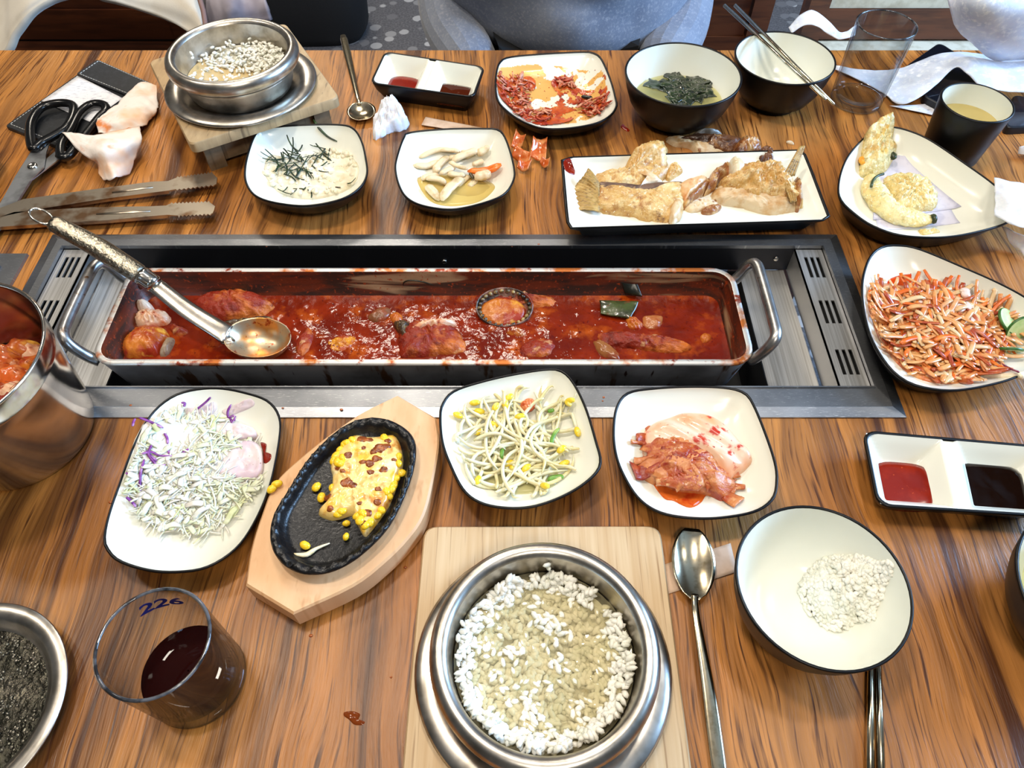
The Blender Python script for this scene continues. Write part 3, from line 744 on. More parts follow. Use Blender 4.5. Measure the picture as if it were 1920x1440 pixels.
def strand(g, p, length, rad, curl, zf, ang=None, lift=0.0, n=5, seg=7, flat=None, mi=0, wob=.6, droop=0.0, D=None, smax=.9):
    """one limp shred lying on zf"""
    a = R.uniform(0, 2 * pi) if ang is None else ang
    k = R.uniform(-curl, curl); pts = []; x, y = p; st = length / (seg - 1); ph = R.uniform(0, 6.28); tilt = R.uniform(-.09, .09)
    xs = []
    for i in range(seg):
        xs.append((x, y)); a += k * st; x += cos(a) * st; y += sin(a) * st
    mx, my = xs[seg // 2]
    for i, (x, y) in enumerate(xs):
        x += p[0] - mx; y += p[1] - my; f = i / (seg - 1) - .5
        if D is not None:
            e = D.s_of(x, y)
            if e > smax: x = D.c[0] + (x - D.c[0]) * smax / e; y = D.c[1] + (y - D.c[1]) * smax / e
        pts.append((x, y, zf(x, y) + rad + max(0.0, lift + wob * rad * sin(ph + 5 * f) + tilt * f * length - droop * f * f * length)))
    rr = [rad * (1 if 0 < i < seg - 1 else .78) for i in range(seg)]
    g.tube(pts, rr, n, mi, True, flat)
def smear(name, label, cat, D, px, mat, thr, freq, lift=.0005, n=70, amp=.0006, kind=None, seed=0.0, parent=None):
    """a thin broken film of sauce lying on a dish"""
    poly = [(q.x, q.y) for q in (D.pt(u, v) for u, v in px)]
    poly = [tuple(q) for q in cr_closed(poly, 60)]
    xs = [p[0] for p in poly]; ys = [p[1] for p in poly]; x0, x1, y0, y1 = min(xs), max(xs), min(ys), max(ys)
    P = lambda a, b: (x0 + (x1 - x0) * a, y0 + (y1 - y0) * b)
    def fn(a, b):
        x, y = P(a, b); h = fbm(x + seed, y, seed, freq, 4) - thr
        return (x, y, D.z(x, y) + lift + amp * min(1.5, max(0, h * 3)) - (.0012 if h < -.02 else 0))
    def keep(a, b):
        x, y = P(a, b); return inside((x, y), poly) and fbm(x + seed, y, seed, freq, 4) > thr
    g = MB(); g.grid(fn, n, n, keep=keep)
    return build(name, g, mat, parent, label, cat, kind=kind) if g.f else None
def floor_z(z): return lambda x, y: T + z

# ---------------------------------------------------------------- red stew and what lies in it
SZ = -.0105
STEW = M('red_stew_broth', (130, 36, 8), .10, spec=.42, layers=[dict(col=(100, 22, 5), scale=26, lo=.40, hi=.62, detail=5), dict(col=(172, 74, 16), scale=48, lo=.54, hi=.72, detail=6), dict(col=(90, 18, 8), scale=210, lo=.60, hi=.72), dict(col=(206, 130, 40), scale=15, lo=.67, hi=.76, detail=6)], bump=dict(scale=170, s=.35, d=.0014, detail=3))
def stew():
    x0, x1, y0, y1 = PX0 + .0098, PX1 - .0098, PY0 + .0098, PY1 - .0098
    def fn(a, b):
        x, y = lerp(x0, x1, a), lerp(y0, y1, b)
        e = min(1, min(a, 1 - a) * 40, min(b, 1 - b) * 9)
        flat = 1 if x > -.24 else .25
        h = .0020 * fbm(x, y, 0, 45, 2) + .0030 * max(0, fbm(x + 3, y, 0, 120, 2) - .12) + .0012 * max(0, nz(x, y, 4, 330) - .2)
        return (x, y, T + SZ + e * h * flat * (1.0 if x < .12 else .6))
    g = MB(); g.grid(fn, 300, 64); build('stew_broth', g, STEW, label='thick red stew filling the long aluminium pan', cat='stew', kind='stuff')
stew()
ZS = SZ - .002
F_RED = M('red_braised_fish', (138, 40, 18), .34, spec=.35, layers=[dict(col=(206, 112, 44), scale=45, lo=.48, hi=.66, detail=5), dict(col=(104, 22, 12), scale=80, lo=.55, hi=.70, detail=4), dict(col=(226, 176, 120), scale=60, lo=.64, hi=.74, detail=5)], bump=dict(scale=200, s=1.0, d=.0022, detail=6))
F_PALE = M('pale_seafood_meat', (226, 186, 152), .28, sss=.15, layers=[dict(col=(204, 108, 56), scale=70, lo=.46, hi=.64, detail=5), dict(col=(150, 52, 24), scale=120, lo=.6, hi=.7)], bump=dict(scale=240, s=.4, d=.001))
F_ORANGE = M('orange_stewed_flesh', (196, 112, 36), .3, layers=[dict(col=(156, 46, 20), scale=55, lo=.42, hi=.58, detail=5), dict(col=(236, 176, 70), scale=60, lo=.6, hi=.72)], bump=dict(scale=240, s=.5, d=.001))
F_DARKSKIN = M('dark_fish_skin', (70, 52, 34), .3, layers=[dict(col=(176, 150, 96), scale=90, lo=.5, hi=.62, detail=5), dict(col=(30, 22, 18), scale=60, lo=.55, hi=.7)], bump=dict(scale=300, s=.5, d=.001), coat=.3)
KELP = M('green_kelp', (64, 72, 24), .25, layers=[dict(col=(40, 44, 16), scale=60, lo=.4, hi=.6), dict(col=(104, 50, 20), scale=110, lo=.6, hi=.7)], bump=dict(scale=160, s=.3, d=.001), coat=.4)
KELP_D = M('dark_kelp', (22, 26, 20), .3, layers=[dict(col=(44, 40, 22), scale=80, lo=.5, hi=.7)], bump=dict(scale=160, s=.3, d=.001))
def ridge(f, a): return lambda x, y, s, h: h + a * abs(sin(x * f + y * f * .6 + 2 * nz(x, y, 0, 40))) * (1 - s ** 4)
zst = floor_z(ZS)
lump('fish_piece', 'red fish head chunk behind the ladle neck', 'fish', [(355, 575), (385, 558), (430, 549), (475, 553), (505, 566), (516, 578), (500, 590), (480, 598), (440, 606), (400, 608), (372, 596)], zst, SZ, .017, F_RED, .0035, 90, seed=1, hf=ridge(420, .0016))
lump('fish_skin', 'grey-brown skin flap under the red fish head chunk', 'fish', [(412, 608), (440, 600), (470, 598), (505, 594), (520, 604), (500, 614), (470, 622), (440, 620)], zst, SZ, .008, F_DARKSKIN, .002, 120, seed=2)
lump('fish_piece', 'orange fish chunk in the near corner of the stew by the pail', 'fish', [(230, 650), (245, 630), (268, 617), (300, 614), (318, 628), (312, 645), (300, 664), (275, 671), (236, 671)], zst, SZ, .015, F_ORANGE, .0025, 90, seed=3, hf=ridge(300, .001))
lump('fish_bone', 'pale bone end beside the orange fish chunk', 'fish', [(306, 652), (318, 634), (329, 636), (325, 652), (314, 668), (300, 668)], zst, SZ, .009, M('stewed_bone', (150, 128, 104), .3, layers=[dict(col=(110, 60, 36), scale=120, lo=.5, hi=.7)]), .001, 120, seed=4)
lump('squid_piece', 'pale lumpy squid piece near the end wall of the stew pan', 'seafood', [(253, 600), (262, 590), (285, 586), (310, 587), (322, 597), (318, 607), (300, 613), (276, 617), (258, 613)], zst, SZ, .013, F_PALE, .004, 130, seed=5)
lump('clam_meat', 'small round whitish morsel behind the pale squid piece', 'seafood', [(259, 580), (265, 573), (278, 571), (289, 577), (289, 587), (275, 592), (263, 589)], zst, SZ, .015, M('white_morsel', (232, 206, 180), .25, sss=.2, layers=[dict(col=(214, 150, 106), scale=120, lo=.5, hi=.7)]), .001, 150, seed=6)
lump('crab_shard', 'thin dark-red shell scrap before the pale squid piece', 'seafood', [(318, 612), (328, 608), (336, 617), (352, 620), (350, 627), (332, 630), (322, 625)], zst, SZ, .008, F_RED, .002, 150, seed=7)
for i, px in enumerate(([(745, 625), (765, 606), (800, 604), (838, 608), (862, 622), (876, 645), (870, 662), (820, 668), (770, 672), (748, 668)],)):
    lump('crab_piece', 'broken crab body half sunk in the middle of the stew', 'seafood', px, zst, SZ, .0105, F_RED, .0045, 120, seed=8, hf=ridge(520, .002))
lump('crab_shell', 'pale greenish shell edge on the broken crab body', 'seafood', [(737, 608), (760, 603), (772, 612), (764, 624), (766, 642), (757, 646), (750, 630)], zst, SZ, .0115, F_DARKSKIN, .002, 160, seed=9)
lump('crab_shard', 'orange-pink crab leg resting over the broken crab body', 'seafood', [(770, 616), (810, 607), (850, 605), (856, 612), (830, 622), (790, 628), (772, 628)], zst, SZ, .0135, F_PALE, .0025, 150, seed=10)
lump('fish_piece', 'brown onion-like scrap between the ladle and the crab', 'vegetable', [(688, 596), (700, 584), (718, 576), (733, 580), (731, 594), (716, 603), (698, 604)], zst, SZ, .007, M('brown_scrap', (122, 74, 44), .3, layers=[dict(col=(150, 60, 30), scale=90, lo=.45, hi=.65)]), .001, 120, seed=11)
lump('crab_shard', 'small orange shell sliver left of the crab body', 'seafood', [(730, 592), (745, 585), (756, 596), (752, 606), (738, 608)], zst, SZ, .006, F_ORANGE, .001, 160, seed=12)
lump('fish_piece', 'shredded fish strip with pale ridges near the far pan end', 'fish', [(1117, 626), (1150, 622), (1200, 628), (1240, 632), (1280, 640), (1302, 650), (1290, 660), (1240, 662), (1190, 655), (1150, 652), (1125, 645)], zst, SZ, .008, F_RED, .003, 130, seed=13, hf=ridge(640, .002))
lump('radish_piece', 'translucent brown radish wedge beside the shredded fish strip', 'vegetable', [(1112, 640), (1128, 636), (1150, 652), (1164, 668), (1160, 676), (1135, 672), (1120, 660)], zst, SZ, .006, M('stewed_radish', (150, 96, 52), .22, sss=.2, layers=[dict(col=(126, 50, 22), scale=60, lo=.45, hi=.65)]), .0008, 100, seed=14)
lump('radish_piece', 'tan square radish piece near the green kelp', 'vegetable', [(1205, 594), (1240, 590), (1243, 603), (1236, 616), (1212, 618)], zst, SZ, .0055, M('tan_radish', (176, 108, 60), .25, layers=[dict(col=(150, 56, 26), scale=80, lo=.45, hi=.65)]), .0008, 100, seed=15)
lump('fish_piece', 'small fringed orange scrap between kelp and tan radish', 'fish', [(1172, 596), (1190, 596), (1207, 610), (1200, 620), (1180, 616)], zst, SZ, .006, F_ORANGE, .002, 160, seed=16, hf=ridge(800, .0012))
lump('fish_piece', 'red-brown fish lump in front of the abalone', 'fish', [(975, 650), (1000, 636), (1030, 634), (1042, 648), (1030, 665), (995, 672), (975, 668)], zst, SZ, .006, F_RED, .0018, 90, seed=17)
lump('fish_piece', 'reddish skin fold just past the ladle bowl', 'fish', [(555, 640), (568, 622), (580, 612), (588, 630), (580, 655), (566, 668), (554, 664)], zst, SZ, .0055, F_RED, .0012, 90, seed=18)
lump('fish_piece', 'red fish lump behind the abalone shell', 'fish', [(884, 565), (905, 548), (935, 545), (960, 548), (990, 552), (1020, 556), (1045, 562), (1040, 574), (1000, 578), (900, 580)], zst, SZ, .008, F_RED, .004, 120, seed=19)
lump('fish_piece', 'yellow oily egg-like patch past the ladle bowl', 'fish', [(612, 640), (640, 628), (668, 632), (660, 650), (635, 660), (615, 655)], zst, SZ, .0035, M('yellow_roe', (206, 136, 34), .25, layers=[dict(col=(160, 60, 20), scale=90, lo=.42, hi=.6)], bump=dict(scale=300, s=.5, d=.001)), .002, 180, seed=20)
lump('fish_piece', 'small red-orange fish chip by the far end wall of the pan', 'fish', [(1312, 632), (1322, 624), (1334, 630), (1332, 640), (1318, 644)], zst, SZ, .005, F_ORANGE, .001, 160, seed=21)
def abalone():
    c = at(946, 584, SZ); rx, ry = .0262, .0185
    t = empty('abalone', (c.x, c.y, T + ZS), 'abalone in its dark oval shell in the middle of the stew', 'abalone')
    def ring(s, z, tl=.006):
        out = []
        for k in range(48):
            a = 2 * pi * k / 48; w = 1 + .03 * nz(cos(a), sin(a), 2, 3)
            out.append((c.x + rx * s * w * cos(a), c.y + ry * s * w * sin(a), T + SZ + z + tl * sin(a) * s))
        return out
    SH = M('abalone_shell', (46, 40, 38), .3, layers=[dict(col=(150, 110, 96), scale=90, lo=.5, hi=.64), dict(col=(120, 40, 20), scale=60, lo=.55, hi=.7)], bump=dict(scale=300, s=.5, d=.001))
    g = MB(); g.loft([ring(.5, -.002), ring(.9, .0), ring(1.0, .0042), ring(1.02, .0060), ring(.985, .0072), ring(.955, .006), ring(.90, .002), ring(.5, -.0005)], c1=True); build('shell', g, SH, t)
    o = [(p[0] - .0015, p[1] - .0018) for p in ring(.84, 0)]
    g = MB(); g.blob(o, lambda x, y: T + SZ + .001 + .2 * (y - c.y), .0055, 10, 2.2, .0028, 150, skirt=.002, seed=5); build('meat', g, F_ORANGE, t, label='orange-brown abalone flesh')
    g = MB()
    for k in range(26):
        a = 2 * pi * k / 26
        g.ell((c.x + rx * .88 * cos(a), c.y + ry * .86 * sin(a), T + SZ + .0048 + .006 * sin(a)), (.0026, .002, .0018), rot_rand(), 0, 6, 4)
    build('frill', g, F_DARKSKIN, t, label='dark ruffled edge of the flesh', kind='stuff')
abalone()
def leafsheet(name, label, cat, quad, zs, mat, amp, freq, th=.0008, nu=18, nv=12, group=None, seed=0.0, parent=None, kind=None, curl=0.0):
    """a thin crumpled sheet over a quad of photo points, each with its own height"""
    q = [at(u, v, z) for (u, v), z in zip(quad, zs)]
    def fn(a, b):
        p = (q[0] * (1 - a) + q[1] * a) * (1 - b) + (q[3] * (1 - a) + q[2] * a) * b
        w = .5 + .5 * min(1, 6 * min(a, 1 - a, b, 1 - b))
        p = p + Vector((0, 0, amp * w * (fbm(p.x + seed, p.y, seed, freq, 3) + .35) + curl * ((2 * a - 1) ** 2)))
        k = 1 + .16 * nz(p.x + seed, p.y, 3, freq * .8)
        cc = (q[0] + q[1] + q[2] + q[3]) / 4
        return cc + Vector(((p.x - cc.x) * k, (p.y - cc.y) * k, p.z - cc.z))
    g = MB(); g.sheet(fn, nu, nv, th)
    return build(name, g, mat, parent, label, cat, group, kind)
leafsheet('kelp_piece', 'shiny green kelp piece lying in the stew', 'kelp', [(1126, 588), (1182, 599), (1195, 566), (1122, 563)], [-.008, -.008, -.004, -.006], KELP, .003, 60)
leafsheet('kelp_piece', 'black kelp piece stuck to the far wall of the pan', 'kelp', [(1172, 552), (1202, 556), (1192, 526), (1164, 529)], [-.007, -.006, .004, .004], KELP_D, .002, 70)
g = MB(); g.tube([aty(u, v, .4845) for u, v in cr_open([(757, 538), (757, 530), (768, 526), (790, 528), (815, 535), (850, 546)], 24)], .0007, 6); build('seaweed_thread', g, KELP_D, label='thin black seaweed thread on the far pan wall', cat='seaweed')
# ladle
LADLE_ST = M('ladle_steel', (216, 208, 196), .22, 1.0, layers=[dict(col=(170, 160, 146), scale=60, lo=.45, hi=.7)])
LADLE_BOWL = M('ladle_bowl_greasy', (190, 176, 148), .34, .8, layers=[dict(col=(214, 142, 70), scale=46, lo=.44, hi=.62, detail=5), dict(col=(150, 54, 18), scale=120, lo=.62, hi=.68, detail=3)])
HANDLE_ST = M('patterned_handle', (176, 168, 150), .26, 1.0, bump=dict(scale=420, s=.7, d=.0012), layers=[dict(col=(110, 104, 92), scale=300, lo=.5, hi=.7)])
def ladle():
    c = at(487, 642, .000)
    t = empty('ladle', (c.x, c.y, c.z - .008), 'steel soup ladle with a patterned handle resting in the red stew', 'ladle')
    n0 = at(442, 637, .006); n1 = at(424, 627, .008); n2 = at(350, 580, .021); n3 = at(288, 532, .033)
    h0 = at(266, 517, .037); h1 = at(180, 462, .056); h2 = at(96, 416, .075); lp = at(74, 408, .080)
    # bowl
    rx, ry = .0290, .0225
    ax = (c - n1); ax.z = 0; ax.normalize(); ay = Vector((-ax.y, ax.x, 0))
    def ring(s, z):
        return [c + ax * (rx * s * cos(2 * pi * k / 48)) + ay * (ry * s * sin(2 * pi * k / 48)) + Vector((0, 0, z + .004 * (-.4) * s * cos(2 * pi * k / 48))) for k in range(48)]
    prof = [(.05, -.0105), (.4, -.0098), (.7, -.006), (.9, .001), (.985, .006), (1.0, .0072), (.985, .0076), (.955, .0062), (.87, .0012), (.68, -.0046), (.4, -.008), (.05, -.0089)]
    g = MB(); g.loft([ring(*p) for p in prof], True, True); build('ladle_bowl', g, LADLE_BOWL, t, label='shallow greasy bowl of the ladle')
    path = [c - ax * .0262 + Vector((0, 0, .0066)), n1.lerp(c - ax * .0262 + Vector((0, 0, .0066)), .45) + Vector((0, 0, .0006)), n1.lerp(n2, .12) + Vector((0, 0, .001)), n2, n3]
    P = cr_open([tuple(p) for p in path], 26)
    g = MB(); up = Vector((0, 0, 1))
    rings = []
    for i, p in enumerate(P):
        a = Vector(P[max(0, i - 1)]); b = Vector(P[min(len(P) - 1, i + 1)]); d = (b - a).normalized(); s = up.cross(d).normalized(); nn = d.cross(s)
        wv = interp(i, [0, 3, 7, 12, 25], [.0085, .0110, .0102, .0094, .0074]); h = interp(i, [0, 6, 25], [.0012, .0016, .0022])
        rings.append([Vector(p) + s * (wv * cos(q * pi / 6)) + nn * (h * sin(q * pi / 6)) for q in range(12)])
    g.loft(rings, True, True); build('neck', g, LADLE_ST, t)
    d = (h0 - n3).normalized()
    g = MB(); g.tube([n3 - d * .003, n3, n3 + d * .001, h0 - d * .004, h0 - d * .003, h0], [.0062, .0078, .0080, .0080, .0086, .0086], 20); build('collar', g, POLISHED, t)
    hp = cr_open([tuple(h0), tuple((h0 + h1) / 2), tuple(h1), tuple((h1 + h2) / 2), tuple(h2)], 22)
    g = MB(); g.tube(hp, [interp(i, [0, 1, 3, 8, 14, 20, 21], [.0080, .0090, .0092, .0096, .0090, .0078, .0062]) for i in range(22)], 18, flat=.8); build('handle', g, HANDLE_ST, t)
    dd = (h2 - h1).normalized(); s = up.cross(dd).normalized()
    pts = [h2 + dd * (.0085 - .0095 * cos(a)) + s * (.0062 * sin(a)) for a in np.linspace(.15, 2 * pi - .15, 26)]
    g = MB(); g.tube(pts, .0012, 8); build('hanging_loop', g, POLISHED, t)
ladle()

# ---------------------------------------------------------------- creamy tofu with seaweed
CREAM = M('creamy_tofu', (234, 226, 202), .3, sss=.2, layers=[dict(col=(214, 198, 160), scale=70, lo=.5, hi=.7)], bump=dict(scale=200, s=.3, d=.001))
def seaweed_dish():
    D = P_SEAWEED; px = [(495, 318), (510, 290), (545, 268), (580, 268), (610, 280), (650, 290), (672, 310), (668, 340), (640, 362), (590, 374), (545, 370), (512, 352)]
    W = [D.pt(u, v) for u, v in px]; o = cr_closed([(p.x, p.y) for p in W], 60)
    g = MB(); g.blob(o, D.zf(0), .0105, 12, 1.3, .004, 150, skirt=.001, seed=2); g2 = g
    build('tofu_mash', g2, CREAM, label='creamy mashed tofu spread in a square dish under seaweed shreds', cat='food', kind='stuff')
    poly = [tuple(q) for q in o]; c = np.mean(np.array(o), axis=0)
    g = MB()
    for k in range(150):
        p = rand_in(poly); s = math.hypot(*(np.array(p) - c)) / .045
        if s > 1.05: continue
        r = R.uniform(.0018, .0042); g.ell((p[0], p[1], D.z(*p) + .0105 * max(.2, 1 - .7 * s)), (r, r * .8, r * .7), rot_rand(), 0, 7, 5, .12)
    build('tofu_curds', g, CREAM, label='crumbled white tofu curds heaped with seaweed shreds', cat='food', kind='stuff')
    SW = M('green_seaweed_shred', (38, 62, 26), .4, layers=[dict(col=(20, 34, 18), scale=160, lo=.4, hi=.6), dict(col=(96, 116, 62), scale=300, lo=.62, hi=.72)])
    heap = [(q.x, q.y) for q in (D.pt(u, v) for u, v in [(500, 300), (540, 262), (575, 262), (605, 285), (640, 315), (600, 345), (560, 350), (520, 330)])]
    for k in range(74):
        g = MB(); p = rand_in(heap) if k < 52 else rand_in(poly)
        cc = np.array(heap).mean(axis=0); s = math.hypot(p[0] - cc[0], p[1] - cc[1]) / .03
        strand(g, p, R.uniform(.009, .024), R.uniform(.0006, .00095), 50, D.zf(.0105 * max(.25, 1.15 - .6 * s)), lift=R.uniform(0, .0035), n=4, seg=6, flat=.45)
        build('seaweed_shred', g, SW, label='dark green seaweed shred on the creamy tofu', cat='seaweed', group='seaweed shreds on the creamy tofu')
    g = MB(); pts = [tuple(D.pt(u, v) + Vector((0, 0, .0012))) for u, v in [(588, 226), (598, 237), (612, 243), (628, 247)]]
    g.tube(cr_open(pts, 10), [.0006, .0014, .0015, .0014, .0013, .0012, .0011, .001, .0009, .0005], 6, flat=.5)
    build('seaweed_shred', g, SW, label='stray seaweed shred on the back rim of the tofu dish', cat='seaweed')
seaweed_dish()

# ---------------------------------------------------------------- mushrooms
MUSH = M('cooked_mushroom', (226, 206, 168), .3, sss=.25, layers=[dict(col=(196, 170, 126), scale=90, lo=.48, hi=.66), dict(col=(130, 104, 78), scale=60, lo=.66, hi=.74)], bump=dict(scale=220, s=.25, d=.0008))
CARROT = M('cooked_carrot', (236, 120, 36), .26, sss=.15, layers=[dict(col=(214, 92, 20), scale=120, lo=.45, hi=.65)], bump=dict(scale=200, s=.2, d=.0006))
def slab(D, p0, p1, w0, w1, lift, mat, name, label, cat, group=None, bend=0.0, fl=.55, px=True, wav=.14, seed=0):
    a = D.pt(*p0); b = D.pt(*p1); d = b - a; L = Vector((d.x, d.y, 0)).length; s = Vector((-d.y, d.x, 0)).normalized(); pts = []; rr = []
    for i in range(11):
        f = i / 10; q = a + d * f + s * (bend * L * 4 * f * (1 - f))
        w = lerp(w0, w1, f) * (1 + wav * nz(f * 5, seed, 1, 1)) * min(1, .35 + 5 * f) * min(1, .35 + 5 * (1 - f))
        pts.append((q.x, q.y, D.z(q.x, q.y) + lift + w * fl)); rr.append(w)
    g = MB(); g.tube(pts, rr, 10, 0, True, fl, up=(0, 0, 1))
    return build(name, g, mat, None, label, cat, group)
def mushrooms():
    D = P_MUSH; c = lambda x, y: (640 + x / 3, y / 3)
    W = [D.pt(*c(x, y)) for x, y in [(430, 1000), (560, 980), (760, 990), (860, 1040), (840, 1090), (760, 1140), (650, 1160), (540, 1150), (470, 1100)]]
    g = MB(); g.blob(cr_closed([(p.x, p.y) for p in W], 40), D.zf(0), .0016, 6, 4, .0003, 60, skirt=.001)
    build('broth_puddle', g, liquid('yellow_broth', (226, 200, 120), .75, (240, 225, 170), .05), label='pale yellow juice under the mushrooms', cat='sauce', kind='stuff')
    L = [((440, 890), (640, 850), 5.2, 4.0, .0, .12), ((410, 935), (560, 915), 6.5, 5.5, .0, -.06), ((530, 985), (610, 890), 7, 5.5, .001, .1), ((685, 890), (705, 795), 7, 4, .003, .0), ((560, 870), (665, 820), 4.2, 4.5, .004, .05),
         ((625, 945), (775, 885), 6, 6.5, .006, .08), ((770, 905), (835, 855), 7.5, 5, .005, .06), ((610, 945), (715, 985), 4.2, 3.8, .007, -.1), ((455, 1025), (555, 1000), 5.5, 4.2, .002, .12), ((480, 1030), (590, 1060), 6, 5, .004, .16),
         ((485, 1065), (555, 1140), 7.5, 6.5, .002, .0), ((570, 1150), (690, 1030), 7.2, 7.6, .004, .08), ((600, 1000), (700, 1010), 5.5, 5, .004, -.1), ((650, 1060), (720, 1000), 5.0, 4.6, .001, 0), ((740, 950), (800, 925), 5, 5, .003, .0),
         ((720, 1060), (760, 1020), 5, 5, .0, .0), ((560, 1010), (640, 975), 4.5, 5, .005, .06), ((700, 900), (755, 865), 5, 4, .001, .0), ((600, 900), (690, 880), 5, 5, .0, 0)]
    for i, (p0, p1, a, b, lf, bd) in enumerate(L):
        slab(D, c(*p0), c(*p1), a * .00072, b * .00072, lf, MUSH, 'mushroom_slice', 'pale beige cooked mushroom slice in the square dish', 'mushroom', 'mushroom slices in the square dish', bd, .62, seed=i)
    slab(D, c(712, 990), c(900, 955), .0042, .0062, .0055, CARROT, 'carrot_slice', 'bright orange carrot slice on the mushrooms', 'carrot', None, -.06, .5, seed=3)
    slab(D, c(755, 1035), c(838, 1020), .0052, .0062, .004, M('white_fishcake', (228, 204, 168), .3, sss=.2, layers=[dict(col=(204, 160, 110), scale=100, lo=.5, hi=.66)], bump=dict(scale=300, s=.4, d=.001)), 'fish_cake', 'rough off-white morsel under the carrot slice', 'food', None, .1, .8, seed=9)
    slab(D, c(725, 1005), c(742, 1035), .002, .002, .006, M('dark_seed', (70, 60, 36), .3), 'chili_seed', 'small dark green bit below the carrot slice', 'vegetable', None, 0, .7)
mushrooms()

# ---------------------------------------------------------------- used dish with red smears
def dirty():
    D = P_DIRTY; c = lambda x, y: (640 + x / 3, y / 3)
    RED = M('orange_red_smear', (206, 92, 30), .25, layers=[dict(col=(158, 40, 16), scale=70, lo=.42, hi=.6, detail=5), dict(col=(230, 150, 70), scale=50, lo=.6, hi=.72)], bump=dict(scale=300, s=.4, d=.0008), coat=.3)
    PALE = liquid('thin_orange_film', (238, 190, 120), .22, (255, 226, 176), .1)
    smear('sauce_film', 'thin orange oil film on the used square dish', 'sauce', D, [c(*p) for p in [(900, 380), (1100, 330), (1420, 350), (1490, 480), (1480, 600), (1330, 690), (1120, 690), (960, 610), (890, 490)]], PALE, -.08, 42, .0003, 90, .0001, 'stuff')
    smear('sauce_smear', 'red-orange sauce smeared over the used square dish', 'sauce', D, [c(*p) for p in [(1180, 460), (1280, 440), (1330, 500), (1420, 510), (1480, 420), (1490, 560), (1450, 640), (1330, 640), (1280, 690), (1120, 700), (1160, 600), (1230, 560)]], RED, -.10, 75, .0006, 84, .0009, 'stuff', 1.3)
    smear('sauce_smear', 'red sauce streak along the near rim of the used square dish', 'sauce', D, [c(*p) for p in [(880, 420), (960, 440), (1070, 440), (1090, 500), (1020, 560), (1060, 620), (1180, 640), (1180, 700), (1090, 700), (960, 620), (890, 540)]], RED, -.18, 75, .0006, 84, .0014, 'stuff', 4.1)
    SH = [M('pink_shred', (214, 150, 120), .3, sss=.1, layers=[dict(col=(176, 70, 40), scale=120, lo=.45, hi=.65)]), M('red_shred', (170, 56, 26), .28, layers=[dict(col=(206, 104, 48), scale=120, lo=.5, hi=.7)])]
    poly = [(q.x, q.y) for q in (D.pt(*c(*p)) for p in [(890, 420), (1000, 430), (1080, 450), (1060, 530), (1040, 600), (1190, 650), (1150, 690), (1050, 690), (930, 590), (890, 500)])]
    p2 = [(q.x, q.y) for q in (D.pt(*c(*p)) for p in [(1200, 450), (1290, 440), (1310, 500), (1230, 500)])]
    p3 = [(q.x, q.y) for q in (D.pt(*c(*p)) for p in [(1330, 560), (1510, 540), (1500, 610), (1400, 670), (1330, 620)])]
    g = MB()
    for i in (0, 1):
        for k in range(120):
            p = rand_in(poly if k < 75 else (p2 if k < 90 else p3)); strand(g, p, R.uniform(.004, .013), R.uniform(.0008, .0019), 60, D.zf(.0006), lift=R.uniform(0, .003), n=5, seg=5, flat=.5, mi=i)
    build('kimchi_scraps', g, SH, label='red and pale leftover kimchi scraps in the used square dish', cat='food', kind='stuff')
    g = MB()
    for k in range(110):
        p = rand_in([(q.x, q.y) for q in (D.pt(*c(*p)) for p in [(920, 360), (1180, 330), (1440, 350), (1510, 520), (1470, 620), (1300, 700), (1000, 640), (890, 500)])]); r = R.uniform(.0003, .0009)
        g.ell((p[0], p[1], D.z(*p) + .0004), (r, r, .0003), None, 0, 6, 3)
    build('sauce_specks', g, RED, label='fine red sauce specks over the used square dish', cat='sauce', kind='stuff')
    slab(D, c(1350, 550), c(1410, 560), .0026, .0026, .001, KELP_D, 'vegetable_scrap', 'small dark green scrap on the used square dish', 'vegetable', None, 0, .6)
dirty()

